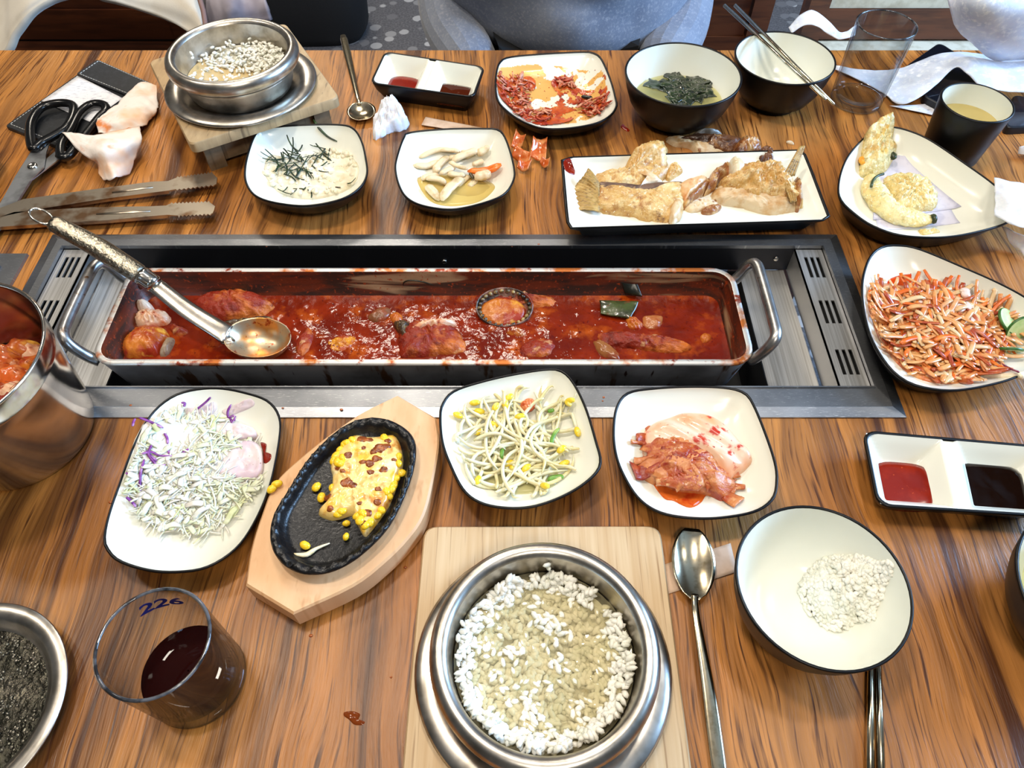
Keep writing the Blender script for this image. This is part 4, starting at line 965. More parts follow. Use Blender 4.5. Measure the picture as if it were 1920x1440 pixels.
# ---------------------------------------------------------------- cabbage salad
def salad():
    D = P_SALAD; c = lambda x, y: (160 + x / 3, 700 + y / 3)
    poly = [(q.x, q.y) for q in (D.pt(*c(*p)) for p in [(330, 280), (480, 230), (640, 240), (760, 280), (900, 330), (990, 420), (1000, 580), (920, 720), (800, 860), (700, 900), (470, 880), (330, 820), (250, 700), (240, 560), (290, 400)])]
    ctr = np.mean(np.array(poly), axis=0); patches = []
    DR = M('creamy_pink_dressing', (226, 212, 208), .3, sss=.2, layers=[dict(col=(214, 190, 200), scale=40, lo=.4, hi=.65), dict(col=(120, 90, 90), scale=500, lo=.68, hi=.72)], bump=dict(scale=90, s=.2, d=.001))
    for i, (px, h) in enumerate(([[(700, 570), (790, 500), (850, 420), (930, 400), (990, 430), (1005, 500), (990, 580), (920, 620), (800, 600)], .0035], [[(560, 200), (640, 190), (720, 160), (740, 200), (680, 260), (590, 260)], .003], [[(770, 210), (860, 170), (930, 140), (950, 180), (870, 220), (800, 240)], .0025], [[(720, 330), (800, 300), (940, 320), (970, 370), (880, 390), (780, 380)], .003])):
        W = [D.pt(*c(*p)) for p in px]; o = cr_closed([(p.x, p.y) for p in W], 40); patches.append(o); g = MB(); g.blob(o, D.zf(.0058 if i in (0, 3) else .0), h * .55, 9, 5, .0022, 190, skirt=.006, seed=i)
        build('salad_dressing', g, DR, label=('broad pinkish dressing patch at the side of the cabbage salad', 'lilac dressing patch at the top of the cabbage salad', 'thin dressing streak near the far rim of the salad plate', 'dressing patch over the middle of the cabbage salad')[i], cat='sauce', kind='stuff')
    W = [D.pt(*c(*p)) for p in [(300, 330), (480, 240), (760, 240), (960, 330), (1000, 560), (900, 760), (760, 900), (480, 890), (280, 760), (240, 560)]]
    g = MB(); g.blob(cr_closed([(p.x, p.y) for p in W], 48), D.zf(0), .0012, 6, 4, .0006, 120, skirt=.0006)
    build('salad_dressing', g, M('cream_dressing', (234, 230, 214), .3, sss=.1, layers=[dict(col=(240, 238, 226), scale=40, lo=.4, hi=.6)]), label='thin creamy dressing pooled under the cabbage salad', cat='sauce', kind='stuff')
    mats = [M('cabbage_white', (238, 236, 214), .35, sss=.25, layers=[dict(col=(222, 222, 186), scale=40, lo=.45, hi=.65)]), M('cabbage_pale_green', (216, 220, 168), .35, sss=.2, layers=[dict(col=(232, 230, 200), scale=60, lo=.45, hi=.65)]), M('cabbage_translucent', (226, 216, 204), .3, sss=.25, layers=[dict(col=(238, 232, 216), scale=60, lo=.45, hi=.65)])]
    g = MB()
    for i, n in ((2, 300), (0, 620), (1, 160)):
        for k in range(n):
            p = rand_in(poly); s = min(1, math.hypot(p[0] - ctr[0], p[1] - ctr[1]) / .055)
            if k % 6 == 0: strand(g, p, R.uniform(.010, .018), R.uniform(.0014, .0026), 50, D.zf(.0010 + .0070 * (1 - s * s)), lift=R.uniform(0, .001), n=6, seg=7, flat=.14, wob=.5, mi=i, D=D) if not any(inside(p, q) for q in patches) else None; continue
            if any(inside(p, q) for q in patches): continue
            strand(g, p, R.uniform(.008, .028), R.uniform(.0004, .0010), 60, D.zf(.0012 + .0075 * (1 - s * s)), lift=R.uniform(0, .0012), n=5, seg=8, flat=.3, wob=.9, mi=i, D=D)
    build('cabbage_shreds', g, mats, label='white and pale green shredded cabbage heaped on the rounded salad plate', cat='salad', kind='stuff')
    W = [D.pt(*c(*q)) for q in [(320, 290), (480, 240), (640, 250), (780, 300), (960, 400), (985, 560), (900, 720), (760, 870), (480, 870), (280, 720), (260, 560)]]
    g = MB(); g.blob(cr_closed([(q.x, q.y) for q in W], 60), D.zf(0), .0085, 16, 1.6, .0045, 260, skirt=.0006)
    build('cabbage_bed', g, mats[2], label='matted dressed cabbage under the loose shreds', cat='salad', kind='stuff')
    PU = M('purple_cabbage', (138, 62, 150), .35, layers=[dict(col=(196, 150, 200), scale=200, lo=.5, hi=.66), dict(col=(96, 30, 116), scale=120, lo=.5, hi=.7)])
    for a in ([(320, 275), (380, 295), (465, 345)], [(470, 375), (485, 400), (490, 435)], [(345, 490), (400, 480), (450, 500), (545, 500)], [(370, 470), (400, 520), (440, 560), (480, 550)], [(400, 440), (385, 490), (430, 530)], [(360, 520), (340, 600), (325, 680), (318, 760)], [(245, 585), (290, 595), (315, 620)], [(250, 720), (280, 745), (305, 775)], [(555, 190), (575, 195), (570, 215)], [(610, 460), (580, 480), (550, 500)], [(640, 230), (690, 190), (720, 160)], [(835, 200), (815, 240), (820, 275), (850, 265), (855, 295)], [(830, 280), (840, 300), (860, 265)], [(480, 460), (500, 490), (490, 530)], [(300, 280), (290, 300), (285, 325)]):
        g = MB(); pts = [tuple(D.pt(*c(*p)) + Vector((0, 0, .0098 if 330 < p[0] < 900 and p[1] > 300 else .0065))) for p in a]
        pp = cr_open(pts, 12); g.tube(pp, [.0004] + [.0011] * 10 + [.0004], 5, flat=.5)
        build('purple_cabbage_shred', g, PU, label='purple cabbage shred on the white salad', cat='vegetable', group='purple cabbage shreds on the salad plate')
    g = MB(); o = cr_closed([(p.x, p.y) for p in (D.pt(*c(*q)) for q in [(985, 390), (1020, 400), (1005, 440), (1045, 455), (1040, 490), (1005, 505), (1000, 450)])], 30); g.blob(o, D.zf(.0002), .0012, 5, 3, .001, 300, skirt=.0006)
    build('sauce_spot', g, GOCHU, label='orange-red sauce spot on the rim of the salad plate', cat='sauce')
salad()

# ---------------------------------------------------------------- corn cheese
CORN = M('sweetcorn', (246, 200, 40), .22, sss=.2, layers=[dict(col=(252, 220, 90), scale=200, lo=.5, hi=.7)])
def corn():
    D = P_IRON
    CH = M('browned_cheese', (238, 204, 124), .28, sss=.05, layers=[dict(col=(238, 184, 56), scale=75, lo=.54, hi=.66, detail=2), dict(col=(244, 226, 176), scale=48, lo=.58, hi=.70, off=(9, 1, 2)), dict(col=(206, 132, 50), scale=85, lo=.56, hi=.68, off=(4, 8, 0)), dict(col=(124, 58, 22), scale=70, lo=.635, hi=.69, off=(2, 5, 1), detail=2)], bump=dict(scale=140, s=.3, d=.0015), coat=.3)
    px = crop(160, 700, 3, [(1510, 342), (1600, 345), (1740, 352), (1785, 470), (1760, 590), (1720, 700), (1690, 760), (1600, 880), (1565, 905), (1530, 850), (1500, 790), (1420, 808), (1370, 812), (1305, 780), (1345, 735), (1362, 690), (1380, 640), (1385, 570), (1375, 530), (1385, 480), (1440, 400)])
    W = [at(u, v, .031) for u, v in px]; o = cr_closed([(p.x, p.y) for p in W], 110)
    g = MB(); g.blob(o, lambda x, y: D.z(x, y), .0085, 18, 5, .0028, 170, skirt=.001, hf=lambda x, y, s, h: h + .0018 * max(0, nz(x, y, 2, 300)) * (1 - s ** 6))
    from mathutils.bvhtree import BVHTree
    bv = BVHTree.FromPolygons([Vector(q) for q in g.v], g.f)
    def top(x, y):
        h = bv.ray_cast(Vector((x, y, T + .2)), Vector((0, 0, -1)))[0]; return h.z if h else None
    build('corn_cheese', g, CH, label='slab of browned melted cheese and sweetcorn on the iron hot plate', cat='food')
    BR = M('browned_blister', (128, 60, 22), .3, layers=[dict(col=(176, 96, 40), scale=200, lo=.45, hi=.65), dict(col=(80, 36, 16), scale=160, lo=.58, hi=.7)], bump=dict(scale=240, s=.3, d=.0008))
    g = MB()
    for u, v, r in ((1478, 462, .0040), (1555, 360, .0048), (1590, 366, .0036), (1700, 370, .0028), (1660, 420, .0056), (1690, 405, .0040), (1640, 478, .0044), (1600, 505, .0040), (1565, 415, .0022), (1470, 612, .0048), (1500, 628, .0036), (1605, 555, .0030), (1680, 540, .0036), (1645, 650, .0026), (1640, 720, .0032), (1540, 730, .0022), (1590, 785, .0036), (1360, 680, .0032), (1375, 755, .0030), (1445, 550, .0024), (1735, 480, .0022), (1570, 840, .003), (1620, 440, .003), (1560, 500, .003)):
        p = at(160 + u / 3, 700 + v / 3, .0355); k0 = R.uniform(0, 9); n = 18; V = []; ok = True
        for rr in (1.0, .8, .45):
            for k in range(n):
                an = 2 * pi * k / n; q = rr * r * (1 + .35 * nz(cos(an) * 1.3, sin(an) * 1.3, k0, 1)); X, Y = p.x + q * cos(an), p.y + .8 * q * sin(an); z = top(X, Y)
                if z is None or z < T + .029: z = T + .0305
                V.append((X, Y, z + (-.0004, .0005, .0008)[(1.0, .8, .45).index(rr)]))
        z = top(p.x, p.y) or T + .033
        g.loft([V[:n], V[n:2 * n], V[2 * n:]], False, True)
    build('browned_blisters', g, BR, label='dark brown scorched blisters on the corn cheese', cat='food', kind='stuff')
    KP = [(1455, 390), (1430, 420), (1410, 455), (1395, 485), (1420, 500), (1440, 510), (1470, 385), (1500, 372), (1760, 500), (1770, 540), (1745, 580), (1720, 640), (1705, 680), (1690, 660), (1660, 760), (1640, 790), (1545, 830), (1530, 800), (1560, 790), (1440, 770), (1420, 780), (1385, 635), (1760, 460), (1450, 480), (1680, 360), (1730, 620), (1600, 830), (1575, 850)]
    for i, (u, v) in enumerate(KP):
        p = at(160 + u / 3, 700 + v / 3, .034); r = R.uniform(.0034, .0044); z = top(p.x, p.y) or (T + .029)
        g = MB(); g.ell((p.x, p.y, z - .0004), (r, r * .78, .0022), Matrix.Rotation(R.uniform(0, 3), 3, 'Z'), 0, 10, 6, .05)
        build('corn_kernel', g, CORN, label='yellow sweetcorn kernel stuck in the melted cheese', cat='corn', group='sweetcorn kernels in the cheese')
    for lab, u, v, z in (('upper of two loose sweetcorn kernels beside the cheese slab', 1300, 640, .0268), ('lower of two loose sweetcorn kernels beside the cheese slab', 1328, 698, .0268), ('sweetcorn kernel near the lower tip of the iron plate', 1236, 968, .0268), ('small sweetcorn kernel below the cheese slab', 1468, 845, .0268), ('slim sweetcorn kernel lowest below the cheese slab', 1466, 920, .0268), ('sweetcorn kernel on the wooden board edge, paler one', 1050, 650, .024), ('sweetcorn kernel on the wooden board edge, yellower one', 1078, 622, .0245)):
        p = at(160 + u / 3, 700 + v / 3, z + .0022); r = .0042 if v > 960 or v < 720 else .003
        g = MB(); g.ell((p.x, p.y, T + z + .0024), (r, r * .72, .0024), Matrix.Rotation(R.uniform(0, 3), 3, 'Z'), 0, 12, 6, .06); build('corn_kernel', g, CORN, label=lab, cat='corn')
    g = MB(); g.tube([tuple(at(160 + u / 3, 700 + v / 3, .0282)) for u, v in cr_open([(1165, 1015), (1240, 1020), (1300, 985), (1375, 955)], 12)], [.0006, .001, .0014, .0018, .002, .002, .0018, .0014, .0012, .001, .0008, .0005], 6, flat=.5)
    build('cheese_string', g, M('pale_cheese', (240, 226, 190), .3, sss=.2, layers=[dict(col=(220, 196, 140), scale=200, lo=.5, hi=.7)]), label='string of melted cheese at the tip of the iron plate', cat='food')
corn()

# ---------------------------------------------------------------- bean sprouts
def sprouts():
    D = P_SPROUT; c = lambda x, y: (800 + x / 2.8235, 660 + y / 2.8235)
    ST = M('sprout_stem', (230, 224, 190), .25, sss=.3, layers=[dict(col=(220, 206, 148), scale=50, lo=.45, hi=.65)], coat=.2)
    HD = M('soybean_head', (240, 208, 54), .25, sss=.15, layers=[dict(col=(226, 216, 130), scale=200, lo=.5, hi=.7)])
    GR = M('green_onion', (98, 150, 50), .28, layers=[dict(col=(160, 190, 90), scale=160, lo=.5, hi=.7)])
    poly = [(q.x, q.y) for q in (D.pt(*c(*p)) for p in [(230, 360), (330, 300), (480, 280), (600, 270), (680, 350), (740, 420), (690, 500), (640, 580), (690, 660), (600, 720), (430, 730), (320, 690), (250, 580), (230, 470)])]
    ctr = np.mean(np.array(poly), axis=0)
    W = [D.pt(*c(*p)) for p in [(260, 600), (420, 480), (640, 560), (700, 680), (600, 740), (420, 750), (300, 700)]]
    g = MB(); g.blob(cr_closed([(p.x, p.y) for p in W], 40), D.zf(0), .0012, 5, 4, 0, 1, skirt=.001); build('sprout_juice', g, liquid('sprout_juice', (226, 220, 170), .35, (246, 244, 220), .05), label='thin clear juice under the bean sprouts', cat='sauce', kind='stuff')
    for k in range(84):
        p = rand_in(poly); s = min(1, math.hypot(p[0] - ctr[0], p[1] - ctr[1]) / .04)
        a = R.uniform(0, 2 * pi); L = R.uniform(.04, .075); cv = R.choice((-1, 1)) * R.uniform(10, 60); seg = 11; st = L / (seg - 1)
        x = y = 0; xs = []; aa = a
        for i in range(seg):
            xs.append((x, y)); aa += cv * st * (1 + .6 * sin(i * .9 + k)); x += cos(aa) * st; y += sin(aa) * st
        mx = np.mean(np.array(xs), axis=0); base = .0004 + .0095 * (1 - s * s) * R.random(); pts = []
        for i, q in enumerate(xs):
            X = p[0] + q[0] - mx[0]; Y = p[1] + q[1] - mx[1]; e = D.s_of(X, Y)
            if e > .80: f = .80 / e; X = D.c[0] + (X - D.c[0]) * f; Y = D.c[1] + (Y - D.c[1]) * f
            pts.append((X, Y, D.z(X, Y) + .0013 + base + .0012 * (1 + sin(i * .8 + k))))
        if k % 4 == 0:
            t = empty('bean_sprout', pts[0], 'whitish soybean sprout with a yellow head in the square dish', 'bean sprout', 'soybean sprouts with yellow heads')
            g = MB(); g.tube(cr_open(pts, 16), [.0015] * 12 + [.0012, .0011, .0007, .0003], 7); build('stem', g, ST, t)
            d = (Vector(pts[0]) - Vector(pts[1])).normalized(); rot = d.to_track_quat('X', 'Z').to_matrix()
            g = MB(); g.ell(Vector(pts[0]) + d * .0035 + Vector((0, 0, .001)), (.0045, .0027, .0021), rot, 0, 10, 6); build('bean_head', g, HD, t, label='yellow bean head')
        else:
            g = MB(); g.tube(cr_open(pts, 16), [.0009, .0014] + [.0015] * 10 + [.0012, .0011, .0007, .0003], 7)
            build('bean_sprout', g, ST, label='headless whitish bean sprout stem in the square dish', cat='bean sprout', group='headless sprout stems in the square dish')
    for i, (p0, p1, w, lab) in enumerate((((400, 590), (425, 510), .0016, 'green onion shred in the middle of the bean sprouts'), ((660, 530), (700, 430), .0016, 'green onion shred beside the yellow heads at the sprout dish side'), ((640, 345), (672, 340), .0018, 'small green onion bit at the top of the bean sprouts'), ((640, 690), (725, 672), .0022, 'curled green onion ring at the bottom of the bean sprouts'))):
        slab(D, c(*p0), c(*p1), w, w, .007 if i < 3 else .002, GR, 'green_onion', lab, 'vegetable', None, .12, .5)
    lump('chili_crab_scrap', 'orange-red shredded scrap on top of the bean sprouts', 'food', [c(*p) for p in [(495, 285), (520, 262), (560, 258), (580, 280), (555, 305), (515, 315)]], D.zf(.006), .016, .005, M('orange_scrap', (226, 130, 74), .3, layers=[dict(col=(200, 80, 36), scale=200, lo=.45, hi=.6), dict(col=(240, 200, 160), scale=150, lo=.6, hi=.7)], bump=dict(scale=500, s=.5, d=.001)), .002, 240)
    g = MB(); pts = [tuple(D.pt(*c(*p)) + Vector((0, 0, .004))) for p in [(790, 235), (770, 270), (755, 310), (745, 335)]]; g.tube(cr_open(pts, 10), .0004, 5); build('sprout_root', g, ST, label='hair-thin sprout root reaching up the dish wall', cat='bean sprout')
sprouts()
# ---------------------------------------------------------------- kimchi wedge
KIM_W = M('kimchi_stem', (232, 200, 172), .30, sss=.0, layers=[dict(col=(236, 156, 104), scale=28, lo=.48, hi=.70), dict(col=(190, 44, 22), scale=90, lo=.58, hi=.66, detail=5), dict(col=(160, 30, 16), scale=260, lo=.66, hi=.71)], bump=dict(scale=60, s=.15, d=.001), coat=.3)
KIM_R = M('kimchi_leaf', (178, 80, 34), .32, sss=.0, layers=[dict(col=(206, 130, 70), scale=60, lo=.44, hi=.62, detail=5, stretch=(1, 2.2, 1)), dict(col=(150, 38, 16), scale=75, lo=.52, hi=.66, detail=5), dict(col=(232, 186, 130), scale=110, lo=.62, hi=.72)], bump=dict(scale=210, s=.9, d=.002, detail=5), coat=.2)
KIM_J = liquid('kimchi_juice', (232, 110, 40), .7, (255, 190, 120), .05, layers=[dict(col=(206, 60, 20), scale=130, lo=.5, hi=.7)])
def kimchi():
    D = P_KIMCHI; c = lambda x, y: (800 + x / 2.8235, 660 + y / 2.8235)
    W = [D.pt(*c(*p)) for p in [(1140, 480), (1170, 640), (1250, 770), (1310, 790), (1390, 825), (1450, 800), (1480, 760), (1540, 720), (1400, 560), (1200, 440)]]
    g = MB(); g.blob(cr_closed([(p.x, p.y) for p in W], 50), D.zf(0), .0016, 6, 4, .0006, 120, skirt=.001); build('kimchi_juice', g, KIM_J, label='orange juice seeping from the kimchi wedge', cat='sauce', kind='stuff')
    t = empty('kimchi_wedge', tuple(D.pt(*c(1420, 560))), 'folded wedge of red cabbage kimchi with a white stem side', 'kimchi')
    px = [(1150, 430), (1200, 385), (1290, 355), (1370, 330), (1480, 348), (1560, 390), (1640, 465), (1722, 560), (1690, 625), (1640, 660), (1600, 690), (1500, 650), (1380, 600), (1230, 590), (1150, 560)]
    Wp = [D.pt(*c(*p)) for p in px]
    g = MB(); g.blob(cr_closed([(p.x, p.y) for p in Wp], 70), D.zf(0), .0165, 14, 2.6, .0012, 60, skirt=.001, hf=lambda x, y, s, h: h * (1 + .10 * sin((x * .75 + y) * 330)))
    build('white_stem', g, KIM_W, t, label='pale cabbage stem streaked with chili')
    px = [(1170, 470), (1220, 440), (1300, 450), (1380, 500), (1440, 560), (1520, 620), (1570, 670), (1580, 690), (1640, 720), (1570, 790), (1500, 765), (1420, 755), (1320, 745), (1250, 715), (1190, 700), (1130, 655), (1165, 610), (1150, 530)]
    Wp = [D.pt(*c(*p)) for p in px]
    g = MB(); g.blob(cr_closed([(p.x, p.y) for p in Wp], 80), D.zf(0), .0175, 16, 2.2, .006, 95, skirt=.001, seed=3, hf=lambda x, y, s, h: h + .0022 * abs(sin((x * .8 - y) * 300 + 3 * nz(x, y, 0, 60))) * (1 - s ** 3))
    build('leaf_mass', g, KIM_R, t, label='crinkled red leaf side')
    KM = [KIM_R, M('kimchi_leaf_tan', (206, 132, 78), .3, layers=[dict(col=(170, 70, 32), scale=70, lo=.45, hi=.62, detail=5), dict(col=(228, 176, 124), scale=90, lo=.58, hi=.7)], bump=dict(scale=210, s=.6, d=.0014, detail=4)), M('kimchi_leaf_dark', (140, 44, 22), .3, layers=[dict(col=(180, 84, 40), scale=80, lo=.5, hi=.66)], bump=dict(scale=210, s=.6, d=.0014, detail=4))]
    leafpoly = [(q.x, q.y) for q in (D.pt(*c(*p)) for p in [(1190, 470), (1290, 460), (1380, 510), (1450, 580), (1560, 660), (1590, 720), (1560, 770), (1430, 740), (1310, 725), (1200, 690), (1160, 640), (1170, 560)])]
    cc = np.mean(np.array(leafpoly), axis=0)
    for i in range(40):
        q = rand_in(leafpoly); s = math.hypot(q[0] - cc[0], q[1] - cc[1]) / .03; th = R.uniform(-1.1, .5); L = R.uniform(.008, .018); W2 = R.uniform(.0025, .0060); h0 = .0185 * max(.25, 1 - .55 * s * s) + R.uniform(-.001, .002)
        def fn(a, b, q=q, th=th, L=L, W2=W2, h0=h0, i=i):
            X, Y = (a - .5) * 2 * L, (b - .5) * 2 * W2 * (1 + .4 * sin(5 * a + i))
            Y += .003 * sin(3 * a + i * 2)
            x, y = q[0] + X * cos(th) - Y * sin(th), q[1] + X * sin(th) + Y * cos(th); e = math.hypot(x - cc[0], y - cc[1]) / .03
            z = .0185 * max(.15, 1 - .6 * e * e)
            return (x, y, D.z(x, y) + z + .0008 + .0022 * abs(nz(X * 210, Y * 420, i, 1)) - .0016 * (2 * b - 1) ** 2 + R.uniform(0, .0002))
        g = MB(); g.sheet(fn, 16, 8, .0009); build('leaf_fold', g, KM[(0, 1, 0, 2, 1)[i % 5]], t)
kimchi()

# ---------------------------------------------------------------- spicy raw fish salad
def rawfish():
    D = P_RAW; c = lambda x, y: (1280 + x / 3, 400 + y / 3)
    poly = [(q.x, q.y) for q in (D.pt(*c(*p)) for p in [(1050, 430), (1120, 390), (1170, 470), (1330, 460), (1420, 330), (1500, 380), (1650, 430), (1720, 520), (1820, 580), (1840, 660), (1810, 780), (1750, 850), (1650, 930), (1500, 950), (1350, 920), (1230, 860), (1130, 740), (1080, 600)])]
    ctr = np.mean(np.array(poly), axis=0)
    J = liquid('spicy_orange_juice', (226, 84, 20), .86, (255, 170, 90), .05, layers=[dict(col=(196, 48, 12), scale=40, lo=.45, hi=.7)])
    W = [D.pt(*c(*p)) for p in [(1150, 380), (1210, 350), (1280, 340), (1300, 312), (1350, 320), (1370, 375), (1430, 390), (1460, 460), (1380, 520), (1200, 500), (1150, 450)]]
    g = MB(); g.blob(cr_closed([(p.x, p.y) for p in W], 50), D.zf(0), .0018, 6, 4, .0002, 60, skirt=.001); build('salad_juice', g, J, label='orange chili juice pooled beside the raw fish salad', cat='sauce', kind='stuff')
    W = [D.pt(*c(*p)) for p in [(1040, 470), (1120, 390), (1400, 420), (1640, 460), (1830, 620), (1790, 800), (1650, 930), (1480, 960), (1300, 920), (1150, 780), (1070, 620)]]
    BASE = M('spicy_salad_base', (204, 110, 54), .3, layers=[dict(col=(226, 160, 100), scale=70, lo=.45, hi=.62, detail=5), dict(col=(160, 50, 20), scale=90, lo=.56, hi=.7)], bump=dict(scale=200, s=.5, d=.0015), coat=.2)
    g = MB(); g.blob(cr_closed([(p.x, p.y) for p in W], 60), D.zf(0), .009, 12, 1.6, .005, 110, skirt=.001); build('salad_heap', g, BASE, label='wet orange base of the raw fish salad heap', cat='salad', kind='stuff')
    mats = [M('dressed_radish', (222, 160, 98), .24, sss=.1, coat=.3, layers=[dict(col=(204, 112, 52), scale=70, lo=.44, hi=.64)]), M('carrot_shred', (212, 98, 28), .28, layers=[dict(col=(240, 150, 66), scale=90, lo=.5, hi=.7)]), M('chili_red_shred', (160, 62, 28), .26, coat=.2, layers=[dict(col=(200, 108, 52), scale=90, lo=.45, hi=.65)]), M('pale_onion_shred', (222, 186, 138), .26, sss=.15, layers=[dict(col=(214, 138, 84), scale=60, lo=.5, hi=.7)])]
    g = MB()
    for i, n in ((2, 70), (0, 190), (1, 60), (3, 90)):
        for k in range(n):
            p = rand_in(poly); s = min(1, math.hypot(p[0] - ctr[0], p[1] - ctr[1]) / .06)
            strand(g, p, R.uniform(.016, .048), R.uniform(.0013, .0026), 40, D.zf(.001 + .0105 * (1 - s * s)), lift=R.uniform(0, .0018), n=6, seg=9, flat=.36, wob=.7, mi=i, D=D, smax=.88)
    build('vegetable_shreds', g, mats, label='orange dressed radish, carrot and onion shreds of the raw fish salad', cat='vegetable', kind='stuff')
    FS = M('raw_fish_slice', (226, 196, 180), .24, sss=.3, coat=.3, layers=[dict(col=(206, 130, 90), scale=50, lo=.48, hi=.66)], bump=dict(scale=120, s=.2, d=.001))
    for i, (a, b, w) in enumerate((((1490, 600), (1590, 570), .006), ((1550, 680), (1640, 640), .006), ((1110, 720), (1170, 710), .0062), ((1590, 740), (1620, 690), .005), ((1540, 470), (1620, 440), .005), ((1420, 680), (1460, 660), .005), ((1290, 560), (1350, 550), .0045), ((1680, 620), (1720, 560), .005), ((1600, 900), (1680, 905), .0042), ((1520, 770), (1590, 730), .0055))):
        slab(D, c(*a), c(*b), w, w * .85, .0105 if 1200 < a[0] < 1650 and a[1] < 850 else .004, FS, 'raw_fish_slice', 'glossy pink-white raw fish slice in the spicy salad', 'fish', 'raw fish slices in the spicy salad', .1, .32, seed=i)
    CU = M('cucumber_flesh', (206, 222, 160), .25, sss=.2, layers=[dict(col=(170, 204, 120), scale=60, lo=.45, hi=.65)])
    CS = M('cucumber_skin', (48, 96, 40), .35, layers=[dict(col=(90, 140, 60), scale=90, lo=.5, hi=.7)])
    for i, (u, v, r, tl, lab) in enumerate(((1868, 565, .013, .5, 'cucumber slice leaning at the back of the raw fish salad'), (1880, 690, .014, .25, 'cucumber slice lying in front of another beside the salad'), (1815, 790, .011, .15, 'cucumber slice half under the salad shreds'))):
        p = D.pt(*c(u, v)); t = empty('cucumber_slice', (p.x, p.y, p.z), lab, 'cucumber')
        M4 = Matrix.Translation(p + Vector((0, 0, .004 + r * sin(tl) * .9))) @ Matrix.Rotation(tl, 4, 'Y') @ Matrix.Rotation(.2 + i, 4, 'X')
        rg = lambda rr, z: [M4 @ Vector((rr * cos(2 * pi * k / 28), rr * sin(2 * pi * k / 28), z)) for k in range(28)]
        g = MB(); g.loft([rg(r * .93, .0013), rg(r * .93, -.0013)], True, True, smooth=False); build('flesh', g, CU, t)
        g = MB(); g.loft([rg(r * .93, .0012), rg(r * .99, .0009), rg(r, 0), rg(r * .99, -.0009), rg(r * .93, -.0012)]); build('skin', g, CS, t, label='dark green skin edge')
    W = [c(*p) for p in [(1700, 810), (1770, 850), (1860, 840), (1915, 900), (1905, 945), (1860, 930), (1790, 900), (1740, 860)]]
    lump('onion_slice', 'white onion slice hanging over the near rim of the raw fish plate', 'vegetable', W, lambda x, y: max(D.z(x, y), T + .012) if D.s_of(x, y) < 1 else T + .0275, .024, .004, M('white_onion', (240, 226, 196), .25, sss=.25, layers=[dict(col=(226, 180, 130), scale=60, lo=.55, hi=.7)]), .001, 90)
    g = MB(); g.tube([tuple(D.pt(*c(*p)) + Vector((0, 0, .007))) for p in cr_open([(1700, 815), (1760, 870), (1820, 905), (1862, 922)], 12)], .0009, 5); build('purple_onion_shred', g, M('purple_onion', (120, 40, 76), .3, layers=[dict(col=(190, 120, 140), scale=200, lo=.5, hi=.7)]), label='thin purple onion shred over the white onion slice', cat='vegetable')
rawfish()

# ---------------------------------------------------------------- rice
RICE = M('cooked_rice', (240, 237, 226), .32, sss=.0, layers=[dict(col=(222, 222, 206), scale=90, lo=.45, hi=.65)])
def grain_mb(g, p, l=.0035, w=.0014):
    g.ell(p, (l * R.uniform(.8, 1.15), w * R.uniform(.85, 1.2), w * R.uniform(.8, 1.1)), rot_rand(), 0, 6, 5)
def rice_bowl():
    g = MB(); cx, cy = at(1578, 1105, .02).xy; n = 0
    while n < 950:
        a = R.uniform(0, 2 * pi); d = sqrt(R.random()); rr = .0225 * (1 + .16 * nz(cos(a), sin(a), 0, 2))
        x, y = cx + rr * d * cos(a), cy + rr * d * sin(a)
        db = math.hypot(x - BW3.x, y - BW3.y); zb = bz_rice(db)
        h = .024 * (1 - d ** 2.2) * (1 + .3 * nz(x, y, 0, 160)); z = zb + max(.001, h * R.uniform(.86, 1.0))
        grain_mb(g, (x, y, T + z), .0032, .0017); n += 1
    g.lathe((cx, cy, T + bz_rice(math.hypot(cx - BW3.x, cy - BW3.y)) - .0010), [(.0205, .0), (.0190, .008), (.014, .016), (.007, .0205), (.0005, .0215)], 24, c1=True)
    build('rice_mound', g, RICE, label='small mound of white rice in the near bowl', cat='rice', kind='stuff')
rice_bowl()
